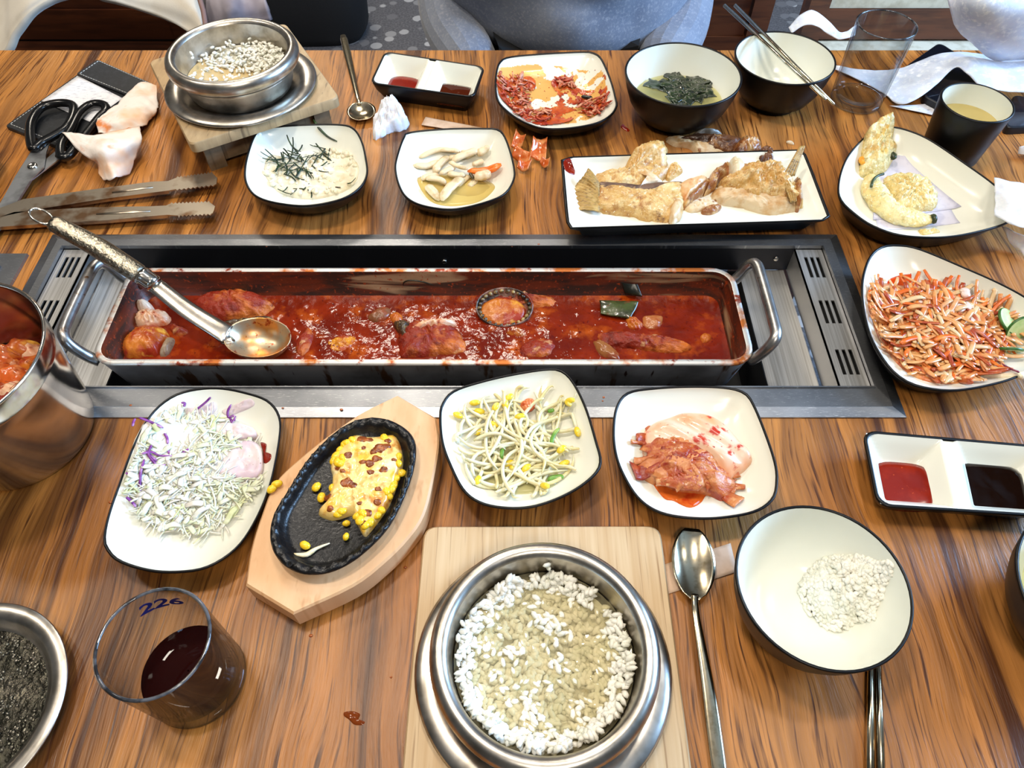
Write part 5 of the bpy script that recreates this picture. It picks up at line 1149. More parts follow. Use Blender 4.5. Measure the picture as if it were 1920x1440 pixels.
def near_rice():
    zw = .0285
    g = MB()
    for k in range(2600):
        a = R.uniform(0, 2 * pi); d = sqrt(R.random()) * .0525
        x, y = d * cos(a), d * sin(a)
        wall = d / .0525
        hole = (sstep(.010, .002, math.hypot(x - .012, y - .006)) + sstep(.013, .004, math.hypot(x - .034, y - .028)) + sstep(.008, .002, math.hypot(x - .020, y + .018)) + sstep(.008, .002, math.hypot(x + .022, y - .012)))
        if R.random() < hole * .9: continue
        z = .0155 + .0045 * fbm(x, y, 0, 60, 2) + R.uniform(-.004, .003) + .0095 * max(0, wall - .78) / .22 * (1 + .9 * nz(cos(a) * 2, sin(a) * 2, 0, 1.6)) * .9
        lim = .0530 - .0022
        grain_mb(g, (NPX + x, NPY + y, ZN + z), .0036, .0018)
    for p in ((.003, .0545, .034), (.0038, .0542, .031), (-.050, .018, .031), (-.0525, .010, .028), (-.050, .004, .028), (-.052, -.004, .025), (-.049, .011, .026)):
        grain_mb(g, (NPX + p[0], NPY + p[1], ZN + p[2]), .0033, .0015)
    build('rice_in_water', g, RICE, label='soaked rice grains filling the rice pot on the bamboo board', cat='rice', kind='stuff')
    g = MB(); g.lathe((NPX, NPY, ZN), [(.0005, .0130), (.03, .0132), (.045, .0145), (.051, .019)], 40); build('rice_bed', g, M('rice_bed', (214, 211, 194), .5, layers=[dict(col=(176, 164, 130), scale=110, lo=.5, hi=.66)], bump=dict(scale=260, s=.5, d=.0015)), label='packed rice below the water in the pot on the bamboo board', cat='rice', kind='stuff')
    g = MB(); g.lathe((NPX, NPY, ZN), [(.0552, .0202), (.053, .0196), (.03, .0194), (.0005, .0194)], 48, c1=True)
    build('rice_water', g, liquid('scorched_rice_water', (206, 194, 152), .22, (246, 241, 222), .02, bump=dict(scale=45, s=.25, d=.002)), label='cloudy yellow water in the pot on the bamboo board', cat='water')
near_rice()
def far_rice():
    g = MB(); x0, y0 = FPX2, FPY
    for k in range(1500):
        a = R.uniform(0, 2 * pi); d = sqrt(R.random()) * .0525; x, y = d * cos(a), d * sin(a)
        rise = sstep(-.012, .044, y + .35 * x)
        if rise < .12 and R.random() < .65: continue
        if y - .8 * x > .045 and R.random() < .7: continue
        z = .0125 + .0085 * rise + R.uniform(-.004, .003) + .006 * max(0, d / .05 - .8) * rise
        grain_mb(g, (x0 + x, y0 + y, ZF + z), .0033, .0014)
    for p in ((-.048, .012, .030), (-.047, .009, .027), (-.033, .003, .018), (-.036, -.006, .017)): grain_mb(g, (x0 + p[0], y0 + p[1], ZF + p[2]), .0033, .0014)
    build('rice_in_water', g, RICE, label='rice grains clinging in the pot on the box stand', cat='rice', kind='stuff')
    b = MB(); b.grid(lambda u, v: (x0 + .052 * v * cos(2 * pi * u), y0 + .052 * v * sin(2 * pi * u), ZF + .0085 + .0095 * sstep(-.012, .044, .052 * v * (sin(2 * pi * u) + .35 * cos(2 * pi * u)))), 60, 20)
    build('rice_bed', b, bpy.data.materials['rice_bed'], label='packed rice sloping up the back of the pot on the box stand', cat='rice', kind='stuff')
    g = MB(); g.lathe((x0, y0, ZF), [(.0538, .0140), (.03, .0138), (.0005, .0138)], 48, c1=True)
    build('rice_water', g, liquid('milky_rice_water', (214, 190, 140), .85, (240, 225, 190), .03, bump=dict(scale=60, s=.3, d=.002)), label='milky beige rice water in the pot on the box stand', cat='water')
far_rice()

# ---------------------------------------------------------------- seaweed soups
SOUPW = M('soup_seaweed', (38, 52, 24), .22, layers=[dict(col=(20, 28, 16), scale=70, lo=.4, hi=.6), dict(col=(84, 84, 36), scale=100, lo=.62, hi=.74)], bump=dict(scale=120, s=.4, d=.0015), coat=.5)
def soup(B, lab, cx, cy, rad, n, lv):
    g = MB(); g.lathe((B.x, B.y, T), [(.0490 if lv > .02 else .047, lv), (.02, lv), (.0005, lv)], 48, c1=True)
    build('soup_broth', g, liquid('clear_soup', (200, 192, 130), .22, (246, 242, 206), .02, bump=dict(scale=40, s=.15, d=.002)), label='clear yellowish broth in ' + lab, cat='soup')
    for i in range(n):
        a = R.uniform(0, 2 * pi); d = rad * sqrt((i + .3) / n); x, y = cx + d * cos(a), cy + d * sin(a); r = R.uniform(.009, .015); th = R.uniform(0, 3)
        def fn(u, v):
            X, Y = (u - .5) * 2 * r, (v - .5) * 1.2 * r; k = 1 + .35 * nz(X * 120, Y * 120, i, 1)
            X, Y = X * cos(th) * k - Y * sin(th), X * sin(th) * k + Y * cos(th)
            z = T + lv + .0008 + .006 * max(-.12, fbm(X, Y, i * 3.1, 130, 3) + .12) * (1 - d / rad * .5)
            return (x + X, y + Y, z)
        g = MB(); g.sheet(fn, 14, 10, .0007)
        build('soup_seaweed_leaf', g, SOUPW, label='crumpled dark green seaweed leaf in ' + lab, cat='seaweed', group='seaweed leaves in ' + lab)
p = at(1278, 166, .024); soup(BW1, 'the wide soup bowl behind the fish platter', p.x, p.y, .027, 24, .024)
soup(BW4, 'the soup bowl at the picture edge', BW4.x - .028, BW4.y + .002, .012, 8, .034)

# ---------------------------------------------------------------- fried fish
FISH = M('fried_fish_skin', (202, 156, 84), .32, sss=.05, layers=[dict(col=(226, 194, 134), scale=60, lo=.44, hi=.60, detail=7, rough=.7), dict(col=(168, 112, 50), scale=80, lo=.52, hi=.66, detail=7, rough=.7), dict(col=(112, 68, 34), scale=55, lo=.62, hi=.72, detail=6, rough=.7), dict(col=(242, 226, 190), scale=420, lo=.62, hi=.70)], bump=dict(scale=260, s=.8, d=.0016, detail=6), coat=.15)
FISH_W = M('flaky_fish_flesh', (218, 194, 156), .35, sss=.05, layers=[dict(col=(196, 150, 92), scale=55, lo=.48, hi=.62, detail=6), dict(col=(238, 230, 212), scale=40, lo=.54, hi=.66, off=(4, 2, 1)), dict(col=(150, 98, 50), scale=80, lo=.64, hi=.72, detail=5)], bump=dict(scale=1, s=.4, d=.001, stretch=(160, 700, 200)))
FISH_B = M('browned_fish_bits', (150, 92, 46), .34, layers=[dict(col=(206, 166, 110), scale=90, lo=.48, hi=.62, detail=5), dict(col=(92, 50, 26), scale=70, lo=.52, hi=.68)], bump=dict(scale=320, s=.6, d=.0014), coat=.2)
FIN = M('fried_fin', (176, 138, 72), .35, layers=[dict(col=(120, 92, 44), scale=1, lo=.5, hi=.62, stretch=(240, 1200, 200)), dict(col=(212, 180, 116), scale=60, lo=.55, hi=.7)], bump=dict(scale=1, s=.5, d=.001, stretch=(300, 1400, 300)))
FISH_D = M('dark_fish_skin_streak', (112, 84, 66), .35, layers=[dict(col=(70, 50, 44), scale=70, lo=.45, hi=.62), dict(col=(170, 130, 80), scale=90, lo=.58, hi=.7)], bump=dict(scale=300, s=.4, d=.001))
def fish():
    D = P_FISH; c = lambda x, y: (1040 + x / 3.5556, 220 + y / 3.5556); zt = D.zb - T + .006
    cc = lambda L: [c(*p) for p in L]
    c0 = D.pt(*c(500, 560)); t = empty('fried_fish_tail', (c0.x, c0.y, c0.z), 'golden fried fish tail piece with its fin on the long platter', 'fish')
    Z = D.zf(.0002); zz = zt + .003
    lump('body_flesh', None, None, cc([(270, 480), (330, 500), (430, 535), (600, 520), (760, 490), (800, 470), (850, 440), (880, 470), (870, 560), (850, 640), (780, 692), (640, 680), (480, 645), (330, 632), (270, 600)]), Z, zz, .015, FISH, .0035, 110, 14, 110, 2.4, parent=t, seed=1)
    lump('upper_fillet', None, None, cc([(260, 400), (330, 430), (420, 405), (470, 340), (560, 262), (620, 240), (690, 215), (735, 262), (745, 330), (770, 372), (700, 420), (640, 450), (560, 480), (430, 490), (330, 490), (270, 470)]), Z, zz, .012, FISH, .005, 110, 14, 110, 2.2, parent=t, seed=2)
    lump('dark_streak', None, None, cc([(300, 480), (420, 500), (600, 490), (800, 465), (880, 420), (820, 425), (700, 460), (560, 478), (420, 470), (310, 430), (280, 440)]), D.zf(.006), zz + .006, .0055, FISH_D, .001, 120, 7, 60, 2.2, parent=t, seed=3, skirt=.006, )
    lump('exposed_flesh', 'white flaky flesh', None, cc([(540, 310), (580, 300), (640, 340), (700, 380), (720, 410), (640, 420), (580, 450), (560, 470), (600, 420), (660, 385), (560, 370)]), D.zf(.008), zz + .010, .0055, FISH_W, .0015, 150, 7, 50, 2.2, parent=t, seed=4, skirt=.005)
    lump('exposed_flesh', 'white flesh at the cut end', None, cc([(770, 600), (800, 545), (840, 540), (858, 590), (845, 645), (785, 688), (765, 650)]), D.zf(.004), zz + .006, .0105, FISH_W, .001, 120, 7, 40, 2.4, parent=t, seed=5, skirt=.004)
    # tail fin: a ribbed fan
    rt = [c(300, 440), c(300, 630)]; edge = [c(225, 348), c(190, 405), c(150, 450), c(132, 490), (c(135, 560)), c(148, 638)]
    E = cr_open([tuple(at(u, v, zt + (.014 if i < 2 else .008 - .001 * i))) for i, (u, v) in enumerate(edge)], 41); A, B = at(*rt[0], zt + .010), at(*rt[1], zt + .007)
    def fn(a, b):
        k = b * 40; i = min(39, int(k)); e = Vector(E[i]).lerp(Vector(E[i + 1]), k - i); r = A.lerp(B, b); p = r.lerp(e, a)
        return p + Vector((0, 0, .0014 * abs(sin(b * 34)) * (.3 + .7 * a) + .003 * sin(a * 2.5)))
    g = MB(); g.sheet(fn, 12, 90, .0014); build('tail_fin', g, FIN, t, label='ribbed golden tail fin')
    # middle scraps
    c1 = D.pt(*c(1000, 570)); 
    lump('fish_scrap', 'pale flaked fish scrap between the tail and the head piece', 'fish', cc([(870, 590), (930, 545), (1010, 545), (1085, 570), (1080, 600), (1000, 620), (920, 635), (870, 625)]), Z, zt, .005, FISH_W, .002, 150, 8, 50, seed=6)
    lump('fish_scrap', 'browned crust scrap at the near side of the pale flakes', 'fish', cc([(975, 630), (1020, 600), (1090, 592), (1115, 600), (1090, 630), (1040, 650), (985, 645)]), Z, zt, .006, FISH_B, .002, 150, 8, 40, seed=7)
    # belly flap between
    c2 = D.pt(*c(1330, 480)); t2 = empty('fried_fish', (c2.x, c2.y, c2.z), 'broken golden fried fish head piece on the long platter', 'fish')
    lump('collar_flesh', None, None, cc([(1050, 520), (1075, 465), (1130, 460), (1250, 500), (1400, 540), (1560, 570), (1640, 580), (1630, 620), (1520, 640), (1390, 630), (1250, 590), (1130, 570), (1060, 545)]), Z, zz, .012, FISH_W, .004, 110, 12, 110, 2.4, parent=t2, seed=8)
    lump('head_skin', 'crisp golden skin', None, cc([(1095, 430), (1160, 400), (1200, 360), (1290, 330), (1400, 320), (1500, 330), (1540, 400), (1590, 460), (1625, 520), (1640, 590), (1560, 570), (1440, 560), (1320, 550), (1200, 500), (1110, 470)]), Z, zz + .004, .024, FISH, .009, 110, 16, 120, 2.2, parent=t2, seed=9, skirt=.003)
    lump('cheek', 'smooth pale cheek', None, cc([(1165, 300), (1190, 272), (1240, 285), (1290, 330), (1260, 380), (1220, 400), (1180, 370)]), D.zf(.006), zz + .010, .014, M('pale_fish_cheek', (226, 216, 190), .25, sss=.3, layers=[dict(col=(206, 186, 140), scale=60, lo=.5, hi=.68)], coat=.3), .001, 80, 9, 50, 2.2, parent=t2, seed=10, skirt=.006)
    lump('browned_edge', 'browned ragged edge', None, cc([(1000, 490), (1040, 380), (1110, 340), (1160, 320), (1170, 390), (1100, 420), (1070, 470), (1010, 505)]), Z, zz, .012, FISH_B, .006, 170, 9, 60, parent=t2, seed=11)
    lump('browned_edge', 'browned ragged edge', None, cc([(1250, 290), (1330, 285), (1350, 330), (1310, 360), (1260, 340)]), D.zf(.010), zz + .016, .009, FISH_B, .003, 170, 8, 40, parent=t2, seed=12, skirt=.008)
    lump('gill_edge', 'brown gill edge', None, cc([(1570, 470), (1600, 420), (1628, 470), (1640, 590), (1610, 600), (1590, 540)]), Z, zz + .006, .018, FISH_B, .003, 150, 9, 40, parent=t2, seed=13)
    # pectoral fin spike
    b0 = at(*c(1555, 400), zt + .022); tip = at(*c(1650, 195), zt + .040)
    g = MB()
    s = Vector((1, .3, 0)).normalized()
    def ff(a, b): return b0.lerp(tip, a) + s * ((b - .5) * lerp(.013, .004, a)) + Vector((0, 0, .0006 * sin(b * 22)))
    g.sheet(ff, 10, 24, .0012); build('fin', g, FIN, t2, label='stiff upright fin')
    g = MB(); b1 = at(*c(1560, 440), zt + .020)
    def f2(a, b): return b1.lerp(at(*c(1590, 560), zt + .016), a) + s * ((b - .5) * lerp(.011, .006, a)) + Vector((0, 0, .0006 * sin(b * 20)))
    g.sheet(f2, 8, 20, .0012); build('fin', g, FIN, t2)
    # slivers of the belly strip linking to the tail piece
    lump('fish_scrap', 'golden belly strip running from the tail piece to the head piece', 'fish', cc([(800, 470), (880, 420), (960, 395), (1030, 400), (1010, 450), (960, 500), (900, 545), (865, 575), (840, 540)]), Z, zt + .004, .013, M('pink_gold_flesh', (220, 178, 128), .3, sss=.15, layers=[dict(col=(196, 130, 78), scale=70, lo=.48, hi=.64), dict(col=(232, 210, 180), scale=60, lo=.6, hi=.72)], bump=dict(scale=260, s=.3, d=.001)), .002, 110, 9, 50, seed=14)
    lump('fish_scrap', 'thin brown skin seam beside the golden belly strip', 'fish', cc([(860, 575), (940, 520), (1000, 470), (1030, 410), (1045, 430), (1000, 500), (940, 550), (870, 600)]), Z, zt + .003, .012, FISH_B, .002, 150, 8, 50, seed=15)
    lump('fish_scrap', 'crisp crumbs at the end of the upper fillet', 'fish', cc([(735, 400), (770, 345), (820, 345), (850, 375), (810, 400), (760, 425)]), Z, zt, .006, FISH, .003, 200, 8, 40, seed=16)
    # skeleton lying behind the platter on the table
    tb = empty('fish_skeleton', tuple(at(1380, 262, .004)), 'dark dried fish skin and bones lying behind the fish platter', 'fish bones')
    fz = floor_z(.0003)
    lump('white_flesh', 'whitish flesh side', None, cc([(740, 120), (770, 108), (850, 120), (930, 150), (1050, 190), (1170, 205), (1180, 240), (1060, 238), (960, 225), (900, 180), (800, 165)]), fz, .006, .009, FISH_W, .002, 120, 9, 60, parent=tb, seed=17)
    DRK = M('dark_dried_fish', (104, 62, 32), .34, layers=[dict(col=(62, 36, 20), scale=60, lo=.45, hi=.62), dict(col=(176, 124, 72), scale=90, lo=.56, hi=.68)], bump=dict(scale=260, s=.6, d=.0014), coat=.2)
    lump('brown_skin', None, None, cc([(800, 115), (920, 90), (1060, 95), (1200, 110), (1290, 120), (1260, 190), (1160, 200), (1040, 180), (920, 140)]), fz, .012, .014, DRK, .003, 110, 9, 60, parent=tb, seed=18)
    lump('grey_skin', 'grey silver skin strip', None, cc([(915, 85), (970, 70), (1060, 72), (1130, 78), (1100, 95), (1000, 100), (930, 100)]), fz, .014, .016, M('silver_fish_skin', (140, 138, 132), .3, layers=[dict(col=(90, 78, 64), scale=80, lo=.45, hi=.65)]), .001, 110, 7, 40, parent=tb, seed=19)
    lump('gill_fan', None, None, cc([(1180, 230), (1190, 180), (1230, 130), (1300, 115), (1380, 140), (1400, 200), (1340, 240), (1260, 250), (1200, 262)]), fz, .016, .022, FISH_B, .003, 130, 10, 60, parent=tb, seed=20, hf=ridge(700, .003))
    lump('jaw', None, None, cc([(1310, 250), (1360, 190), (1420, 175), (1480, 205), (1495, 290), (1470, 318), (1400, 315), (1340, 300)]), fz, .018, .024, DRK, .005, 120, 10, 60, parent=tb, seed=21)
    lump('fish_scrap', 'tiny pale fish flake alone on the wood beyond the platter', 'fish', cc([(1545, 155), (1575, 150), (1600, 172), (1580, 175)]), fz, .002, .002, FISH_W, .0005, 200, 5, 20, seed=22)
    lump('sauce_spot', 'red sauce blot on the end corner of the fish platter', 'sauce', cc([(50, 340), (65, 300), (95, 290), (130, 325), (140, 360), (115, 378), (70, 370)]), D.zf(0), .021, .0012, GOCHU, .0004, 200, 5, 30, 3, .0006)
    lump('sauce_spot', 'orange sauce splash on the wood behind the fish platter', 'sauce', cc([(440, 60), (455, 40), (470, 55), (500, 80), (490, 92), (465, 80)]), floor_z(.0001), .001, .0008, GOCHU, .0003, 200, 5, 24, 3, .0)
fish()

# ---------------------------------------------------------------- tempura
def tempura():
    D = P_TEMP; c = lambda x, y: (1280 + x / 3, y / 3)
    PAP = M('oil_paper', (216, 214, 230), .6, layers=[dict(col=(196, 194, 214), scale=60, lo=.5, hi=.62)])
    for i, (q, lab) in enumerate((([(1070, 1240), (1565, 1165), (1290, 800), (1120, 840)], 'larger white paper liner under the tempura'), ([(1100, 1290), (1560, 1255), (1480, 1130), (1080, 1180)], 'second paper liner corner showing under the first'))):
        W = [D.pt(*c(*p)) for p in q]
        def fn(a, b):
            p = (W[0] * (1 - a) + W[1] * a) * (1 - b) + (W[3] * (1 - a) + W[2] * a) * b
            return (p.x, p.y, D.z(p.x, p.y) + .0011 - .0006 * i)
        g = MB(); g.sheet(fn, 16, 12, .0003); build('paper_liner', g, PAP, label=lab, cat='paper')
    TP = M('tempura_batter', (232, 204, 128), .42, sss=.15, layers=[dict(col=(240, 222, 164), scale=60, lo=.42, hi=.62, detail=5), dict(col=(214, 160, 70), scale=75, lo=.58, hi=.72, detail=4), dict(col=(196, 176, 112), scale=180, lo=.56, hi=.7), dict(col=(250, 238, 196), scale=260, lo=.58, hi=.68)], bump=dict(scale=220, s=1.0, d=.003, detail=5), coat=.05)
    GREEN = M('pumpkin_skin', (60, 74, 34), .35, layers=[dict(col=(30, 38, 20), scale=120, lo=.45, hi=.65)])
    ORG = M('pumpkin_flesh', (240, 166, 40), .35, sss=.1, layers=[dict(col=(226, 130, 30), scale=120, lo=.5, hi=.7)])
    p = D.pt(*c(1080, 880)); t = empty('tempura_piece', tuple(p), 'small lumpy vegetable tempura fritter at the far end of the plate', 'tempura')
    lump('batter', None, None, [c(*q) for q in [(985, 850), (1020, 815), (1060, 785), (1110, 775), (1150, 810), (1165, 850), (1195, 865), (1170, 920), (1130, 960), (1060, 985), (1000, 975), (990, 920)]], D.zf(.0003), .012, .020, TP, .010, 120, 14, 100, 3, parent=t, seed=1, rag=.08, rid=.5)
    for (u, v) in ((1012, 905), (1180, 875)):
        q = at(*c(u, v), .020 if u < 1100 else .018); g = MB(); g.ell(q, (.0042, .0066, .0035), None, 0, 8, 6, .1); build('pumpkin_chunk', g, ORG if u < 1100 else GREEN, t, label='orange pumpkin showing through' if u < 1100 else 'green vegetable edge')
    # crescent of pumpkin
    def crescent(pts, rad, z, nm, lab, sd):
        P0 = [D.pt(*c(*q)) for q in pts]; P0 = [(q.x, q.y, D.z(q.x, q.y) + z) for q in P0]; path = cr_open(P0, 26)
        tt = empty('tempura_piece', P0[0], lab, 'tempura')
        rings = []; prev = None; g = MB()
        for i, q in enumerate(path):
            a = np.array(path[max(0, i - 1)]); b = np.array(path[min(25, i + 1)]); d = (b - a) / np.linalg.norm(b - a); s = np.array((-d[1], d[0], 0)); rr = np.interp(i, range(len(rad)) if len(rad) == 26 else np.linspace(0, 25, len(rad)), rad)
            ring = []
            for k in range(18):
                an = 2 * pi * k / 18; w = 1 + .45 * fbm(q[0] + .01 * cos(an), q[1] + sd, .01 * sin(an), 210, 3)
                v = np.array(q) + s * rr * cos(an) * w + np.array((0, 0, 1)) * rr * .62 * sin(an) * w; ring.append(tuple(v))
            rings.append(ring)
        g.loft(rings, True, True); build('batter', g, TP, tt); return tt, path
    t1, path = crescent([(1050, 1020), (1060, 1090), (1110, 1170), (1190, 1230), (1290, 1255), (1380, 1260)], [.006, .0115, .013, .0128, .0125, .012, .0095, .005], .006, '', 'curved pumpkin tempura nearest the plate rim', 3)
    q = Vector(path[25]); g = MB(); g.ell(q + Vector((.0015, -.001, .0015)), (.0032, .0058, .0045), None, 0, 10, 6, .06); build('skin_end', g, GREEN, t1, label='dark green pumpkin rind end')
    q = Vector(path[2]); g = MB(); g.tube([tuple(at(*c(*p), .021)) for p in cr_open([(1060, 1050), (1070, 1015), (1095, 990), (1130, 978)], 10)], .0014, 6); build('rind_line', g, GREEN, t1, label='green rind line')
    p = D.pt(*c(1300, 1080)); t2 = empty('tempura_piece', tuple(p), 'flat pale oval tempura slice in the middle of the plate', 'tempura')
    lump('batter', None, None, [c(*q) for q in [(1130, 1010), (1180, 980), (1270, 975), (1360, 1000), (1420, 1060), (1440, 1120), (1420, 1165), (1350, 1175), (1260, 1185), (1190, 1165), (1180, 1110), (1150, 1060)]], D.zf(.0015), .010, .0105, TP, .006, 170, 14, 100, 3, parent=t2, seed=5)
    lump('tempura_crumb', 'loose crumb of fried batter beside the curved pumpkin tempura', 'tempura', [c(*q) for q in [(1330, 1290), (1370, 1300), (1420, 1285), (1445, 1305), (1410, 1315), (1350, 1325)]], D.zf(.0002), .008, .003, TP, .002, 200, 6, 30, seed=7)
tempura()

# ---------------------------------------------------------------- shells beside the mushroom dish
SHELL = M('prawn_shell', (206, 96, 36), .2, sss=.2, coat=.4, layers=[dict(col=(236, 160, 100), scale=70, lo=.48, hi=.66), dict(col=(150, 56, 20), scale=60, lo=.56, hi=.7)], bump=dict(scale=200, s=.3, d=.001))
for i, (q, zs, lab) in enumerate((([(958, 283), (978, 280), (985, 258), (968, 250)], [.004, .006, .016, .014], 'upright orange prawn shell curl behind the mushroom dish'), ([(960, 300), (990, 312), (996, 290), (968, 276)], [.004, .003, .012, .012], 'orange prawn shell nearest the mushroom dish'), ([(994, 300), (1022, 306), (1026, 264), (1000, 262)], [.003, .003, .012, .015], 'large cupped prawn shell, palest of the heap'), ([(968, 322), (990, 325), (996, 305), (975, 302)], [.002, .002, .008, .008], 'small orange shell fragment at the rim of the mushroom dish'), ([(1012, 314), (1026, 318), (1030, 302), (1016, 298)], [.002, .002, .009, .008], 'small curled shell scrap at the end of the prawn shell heap'))):
    leafsheet('prawn_shell', lab, 'shell', q, zs, SHELL, .006, 90, .0007, 14, 10, seed=i * 2.3, curl=.004)

# ---------------------------------------------------------------- steel pail of shells
def pail():
    bx, by, rx2, ry2, hp = -.390, .3205, -.396, .300, .112
    t = empty('pail', (bx, by, T), 'tall polished steel pail holding discarded shells', 'pail')
    STN = M('pail_steel', (205, 198, 190), .16, 1.0, bump=dict(scale=700, s=.04, d=.0003), layers=[dict(col=(170, 160, 150), scale=25, lo=.4, hi=.7)])
    def ring(r, z):
        f = z / hp; cx, cy = lerp(bx, bx, f), lerp(by, by - .012, f)
        return [(cx + r * cos(2 * pi * k / 72), cy + r * sin(2 * pi * k / 72), T + z) for k in range(72)]
    rz = lambda f: lerp(.0535, .0715, f)
    g = MB(); g.loft([ring(.049, 0), ring(.0525, .0008), ring(.054, .004)] + [ring(rz(f) + .0005, hp * f) for f in np.linspace(.08, .82, 10)] + [ring(rz(.83) + .0014, hp * .84), ring(rz(.86), hp * .865), ring(rz(.98), hp * .985)], c0=True); build('pail_body', g, STN, t)
    g = MB(); g.loft([ring(rz(.98), hp * .985), ring(rz(1) + .0008, hp * .992), ring(rz(1) + .001, hp), ring(rz(1) - .0004, hp + .0012), ring(rz(1) - .0016, hp), ring(rz(1) - .0018, hp * .985)]); build('rim', g, POLISHED, t)
    g = MB(); g.loft([ring(rz(f) - .0018, hp * f) for f in (.985, .8, .6, .4, .2, .05)], c1=True); build('inner_wall', g, STN, t)
    SH2 = [F_ORANGE, F_PALE, SHELL, F_RED]
    labs = ['orange', 'pale pink', 'glossy amber', 'dark red']
    k = 0
    spots = [(20, 660), (45, 648), (8, 690), (35, 690), (55, 672), (15, 720), (38, 712), (5, 740), (25, 640), (0, 665), (-25, 680), (-30, 720), (48, 690), (20, 745), (-15, 650)]
    for i, (u, v) in enumerate(spots):
        p = at(u, v, .06 + .004 * (i % 3)); d = Vector((p.x - bx, p.y - by + .008, 0))
        if d.length > .052: p = Vector((bx + d.x / d.length * .05, by - .008 + d.y / d.length * .05, p.z))
        o = [(p.x + .014 * (1 + .3 * nz(i, k2, 0, 1.7)) * cos(k2 * pi / 10), p.y + .010 * (1 + .3 * nz(i, k2, 3, 1.7)) * sin(k2 * pi / 10)) for k2 in range(20)]
        g = MB(); zz = T + .048 + .003 * (i % 3); g.blob(o, lambda x, y: zz, .012, 8, 2, .007, 130, skirt=.004, seed=i)
        build('shell_scrap', g, SH2[i % 4], label=labs[i % 4] + ' shell scrap heaped inside the steel pail', cat='shell', group=labs[i % 4] + ' shell scraps in the steel pail')
    g = MB(); g.lathe((bx, by - .006, T), [(.0575, .047), (.03, .052), (.0005, .053)], 40, c1=True); build('shell_heap', g, F_RED, label='packed shell scraps under the heap in the steel pail', cat='shell', kind='stuff')
    g = MB()
    for k in range(9):
        a = R.uniform(-.6, 1.2); p = Vector((bx + .034 * cos(a), by + .034 * sin(a), T + .062)); g.tube([tuple(p + Vector((.014 * f * cos(a + k), .014 * f * sin(a + k), .016 * f - .01 * f * f))) for f in np.linspace(0, 1, 6)], .0003, 4)
    build('prawn_feelers', g, F_ORANGE, label='thin prawn feelers sticking from the shells in the pail', cat='shell', kind='stuff')
pail()
# ================================================================ cutlery, glasses, papers
def spoon(label, tip, neck, end, wmax, zb, zend, w_neck, w_end):
    a, b, e = at(*tip, zb), at(*neck, zb + .001), at(*end, zend)
    d = (b - a); L = d.length; d.normalize(); s = Vector((-d.y, d.x, 0)).normalized()
    t = empty('spoon', tuple((a + b) / 2 - Vector((0, 0, .004))), label, 'spoon', 'steel soup spoons')
    def half(f): return wmax * (max(0.0, sin(pi * min(1, f ** .85))) ** .62) if f < .97 else w_neck
    g = MB(); rings = []
    for i in range(23):
        f = i / 22; hw = max(.0006, wmax * (max(0, 1 - (2 * f * .97 - .93) ** 2)) ** .55) if f < .9 else lerp(wmax * (1 - (2 * .9 * .97 - .93) ** 2) ** .55, w_neck, sstep(.9, 1, f))
        cz = -.0042 * sin(pi * min(1, f * 1.02)) ** .8 if f < 1 else 0
        ring = []
        for k in range(13):
            q = -1 + 2 * k / 12; ring.append(a + d * (L * f) + s * (hw * q) + Vector((0, 0, cz * (1 - q * q) + .001)))
        for k in range(12, -1, -1):
            q = -1 + 2 * k / 12; ring.append(a + d * (L * f) + s * (hw * q * .97) + Vector((0, 0, cz * (1 - q * q) + .0001)))
        rings.append(ring)
    g.loft(rings, True, True); build('spoon_bowl', g, CUTLERY, t)
    P = cr_open([tuple(b - d * .004 + Vector((0, 0, .0008))), tuple(b + d * .012 + Vector((0, 0, .0022))), tuple(b.lerp(e, .5) + Vector((0, 0, .002))), tuple(e)], 24)
    rings = []
    for i, p in enumerate(P):
        A, B = Vector(P[max(0, i - 1)]), Vector(P[min(23, i + 1)]); dd = (B - A).normalized(); ss = Vector((0, 0, 1)).cross(dd).normalized(); nn = dd.cross(ss)
        hw = interp(i, [0, 2, 8, 18, 22, 23], [w_neck, w_neck * .9, w_neck, w_end, w_end, w_end * .7]); h = .0011
        rings.append([Vector(p) + ss * (hw * cos(k * pi / 5)) + nn * (h * sin(k * pi / 5)) for k in range(10)])
    g = MB(); g.loft(rings, True, True); build('handle', g, CUTLERY, t)
spoon('steel soup spoon lying upright beside the near rice pot', (1297, 992), (1303, 1126), (1352, 1470), .0152, .0075, .0035, .0026, .0048)
spoon('steel soup spoon lying behind the crumpled white tissue', (682, 225), (673, 192), (643, 66), .0165, .0055, .004, .0026, .0046)
def chopstick(label, p0, p1, r0, r1, group):
    g = MB(); g.tube([tuple(p0), tuple(p0.lerp(p1, .5)), tuple(p1)], [r0, (r0 + r1) / 2, r1], 8, flat=.8); build('chopstick', g, CUTLERY, label=label, cat='chopstick', group=group)
for dx, lab in ((-.0031, 'steel chopstick under the rice bowl, the one nearer the spoon'), (.0031, 'steel chopstick under the rice bowl, the one farther from the spoon')):
    chopstick(lab, at(1642, 1500, .003) + Vector((dx * 1.15, 0, 0)), at(1628, 1180, .003) + Vector((dx * .7 + .004, 0, 0)), .0029, .0020, 'steel chopsticks under the rice bowl')
zr = .0586
chopstick('steel chopstick across the emptied bowl, upper of the two', at(1379, 10, zr), at(1563, 196, .050), .0027, .0019, 'steel chopsticks across the emptied bowl')
chopstick('steel chopstick across the emptied bowl, lower of the two', at(1359, 10, zr), at(1548, 187, .051), .0027, .0019, 'steel chopsticks across the emptied bowl')
PAPER = M('sleeve_paper', (214, 184, 158), .7, layers=[dict(col=(196, 164, 136), scale=60, lo=.45, hi=.65)])
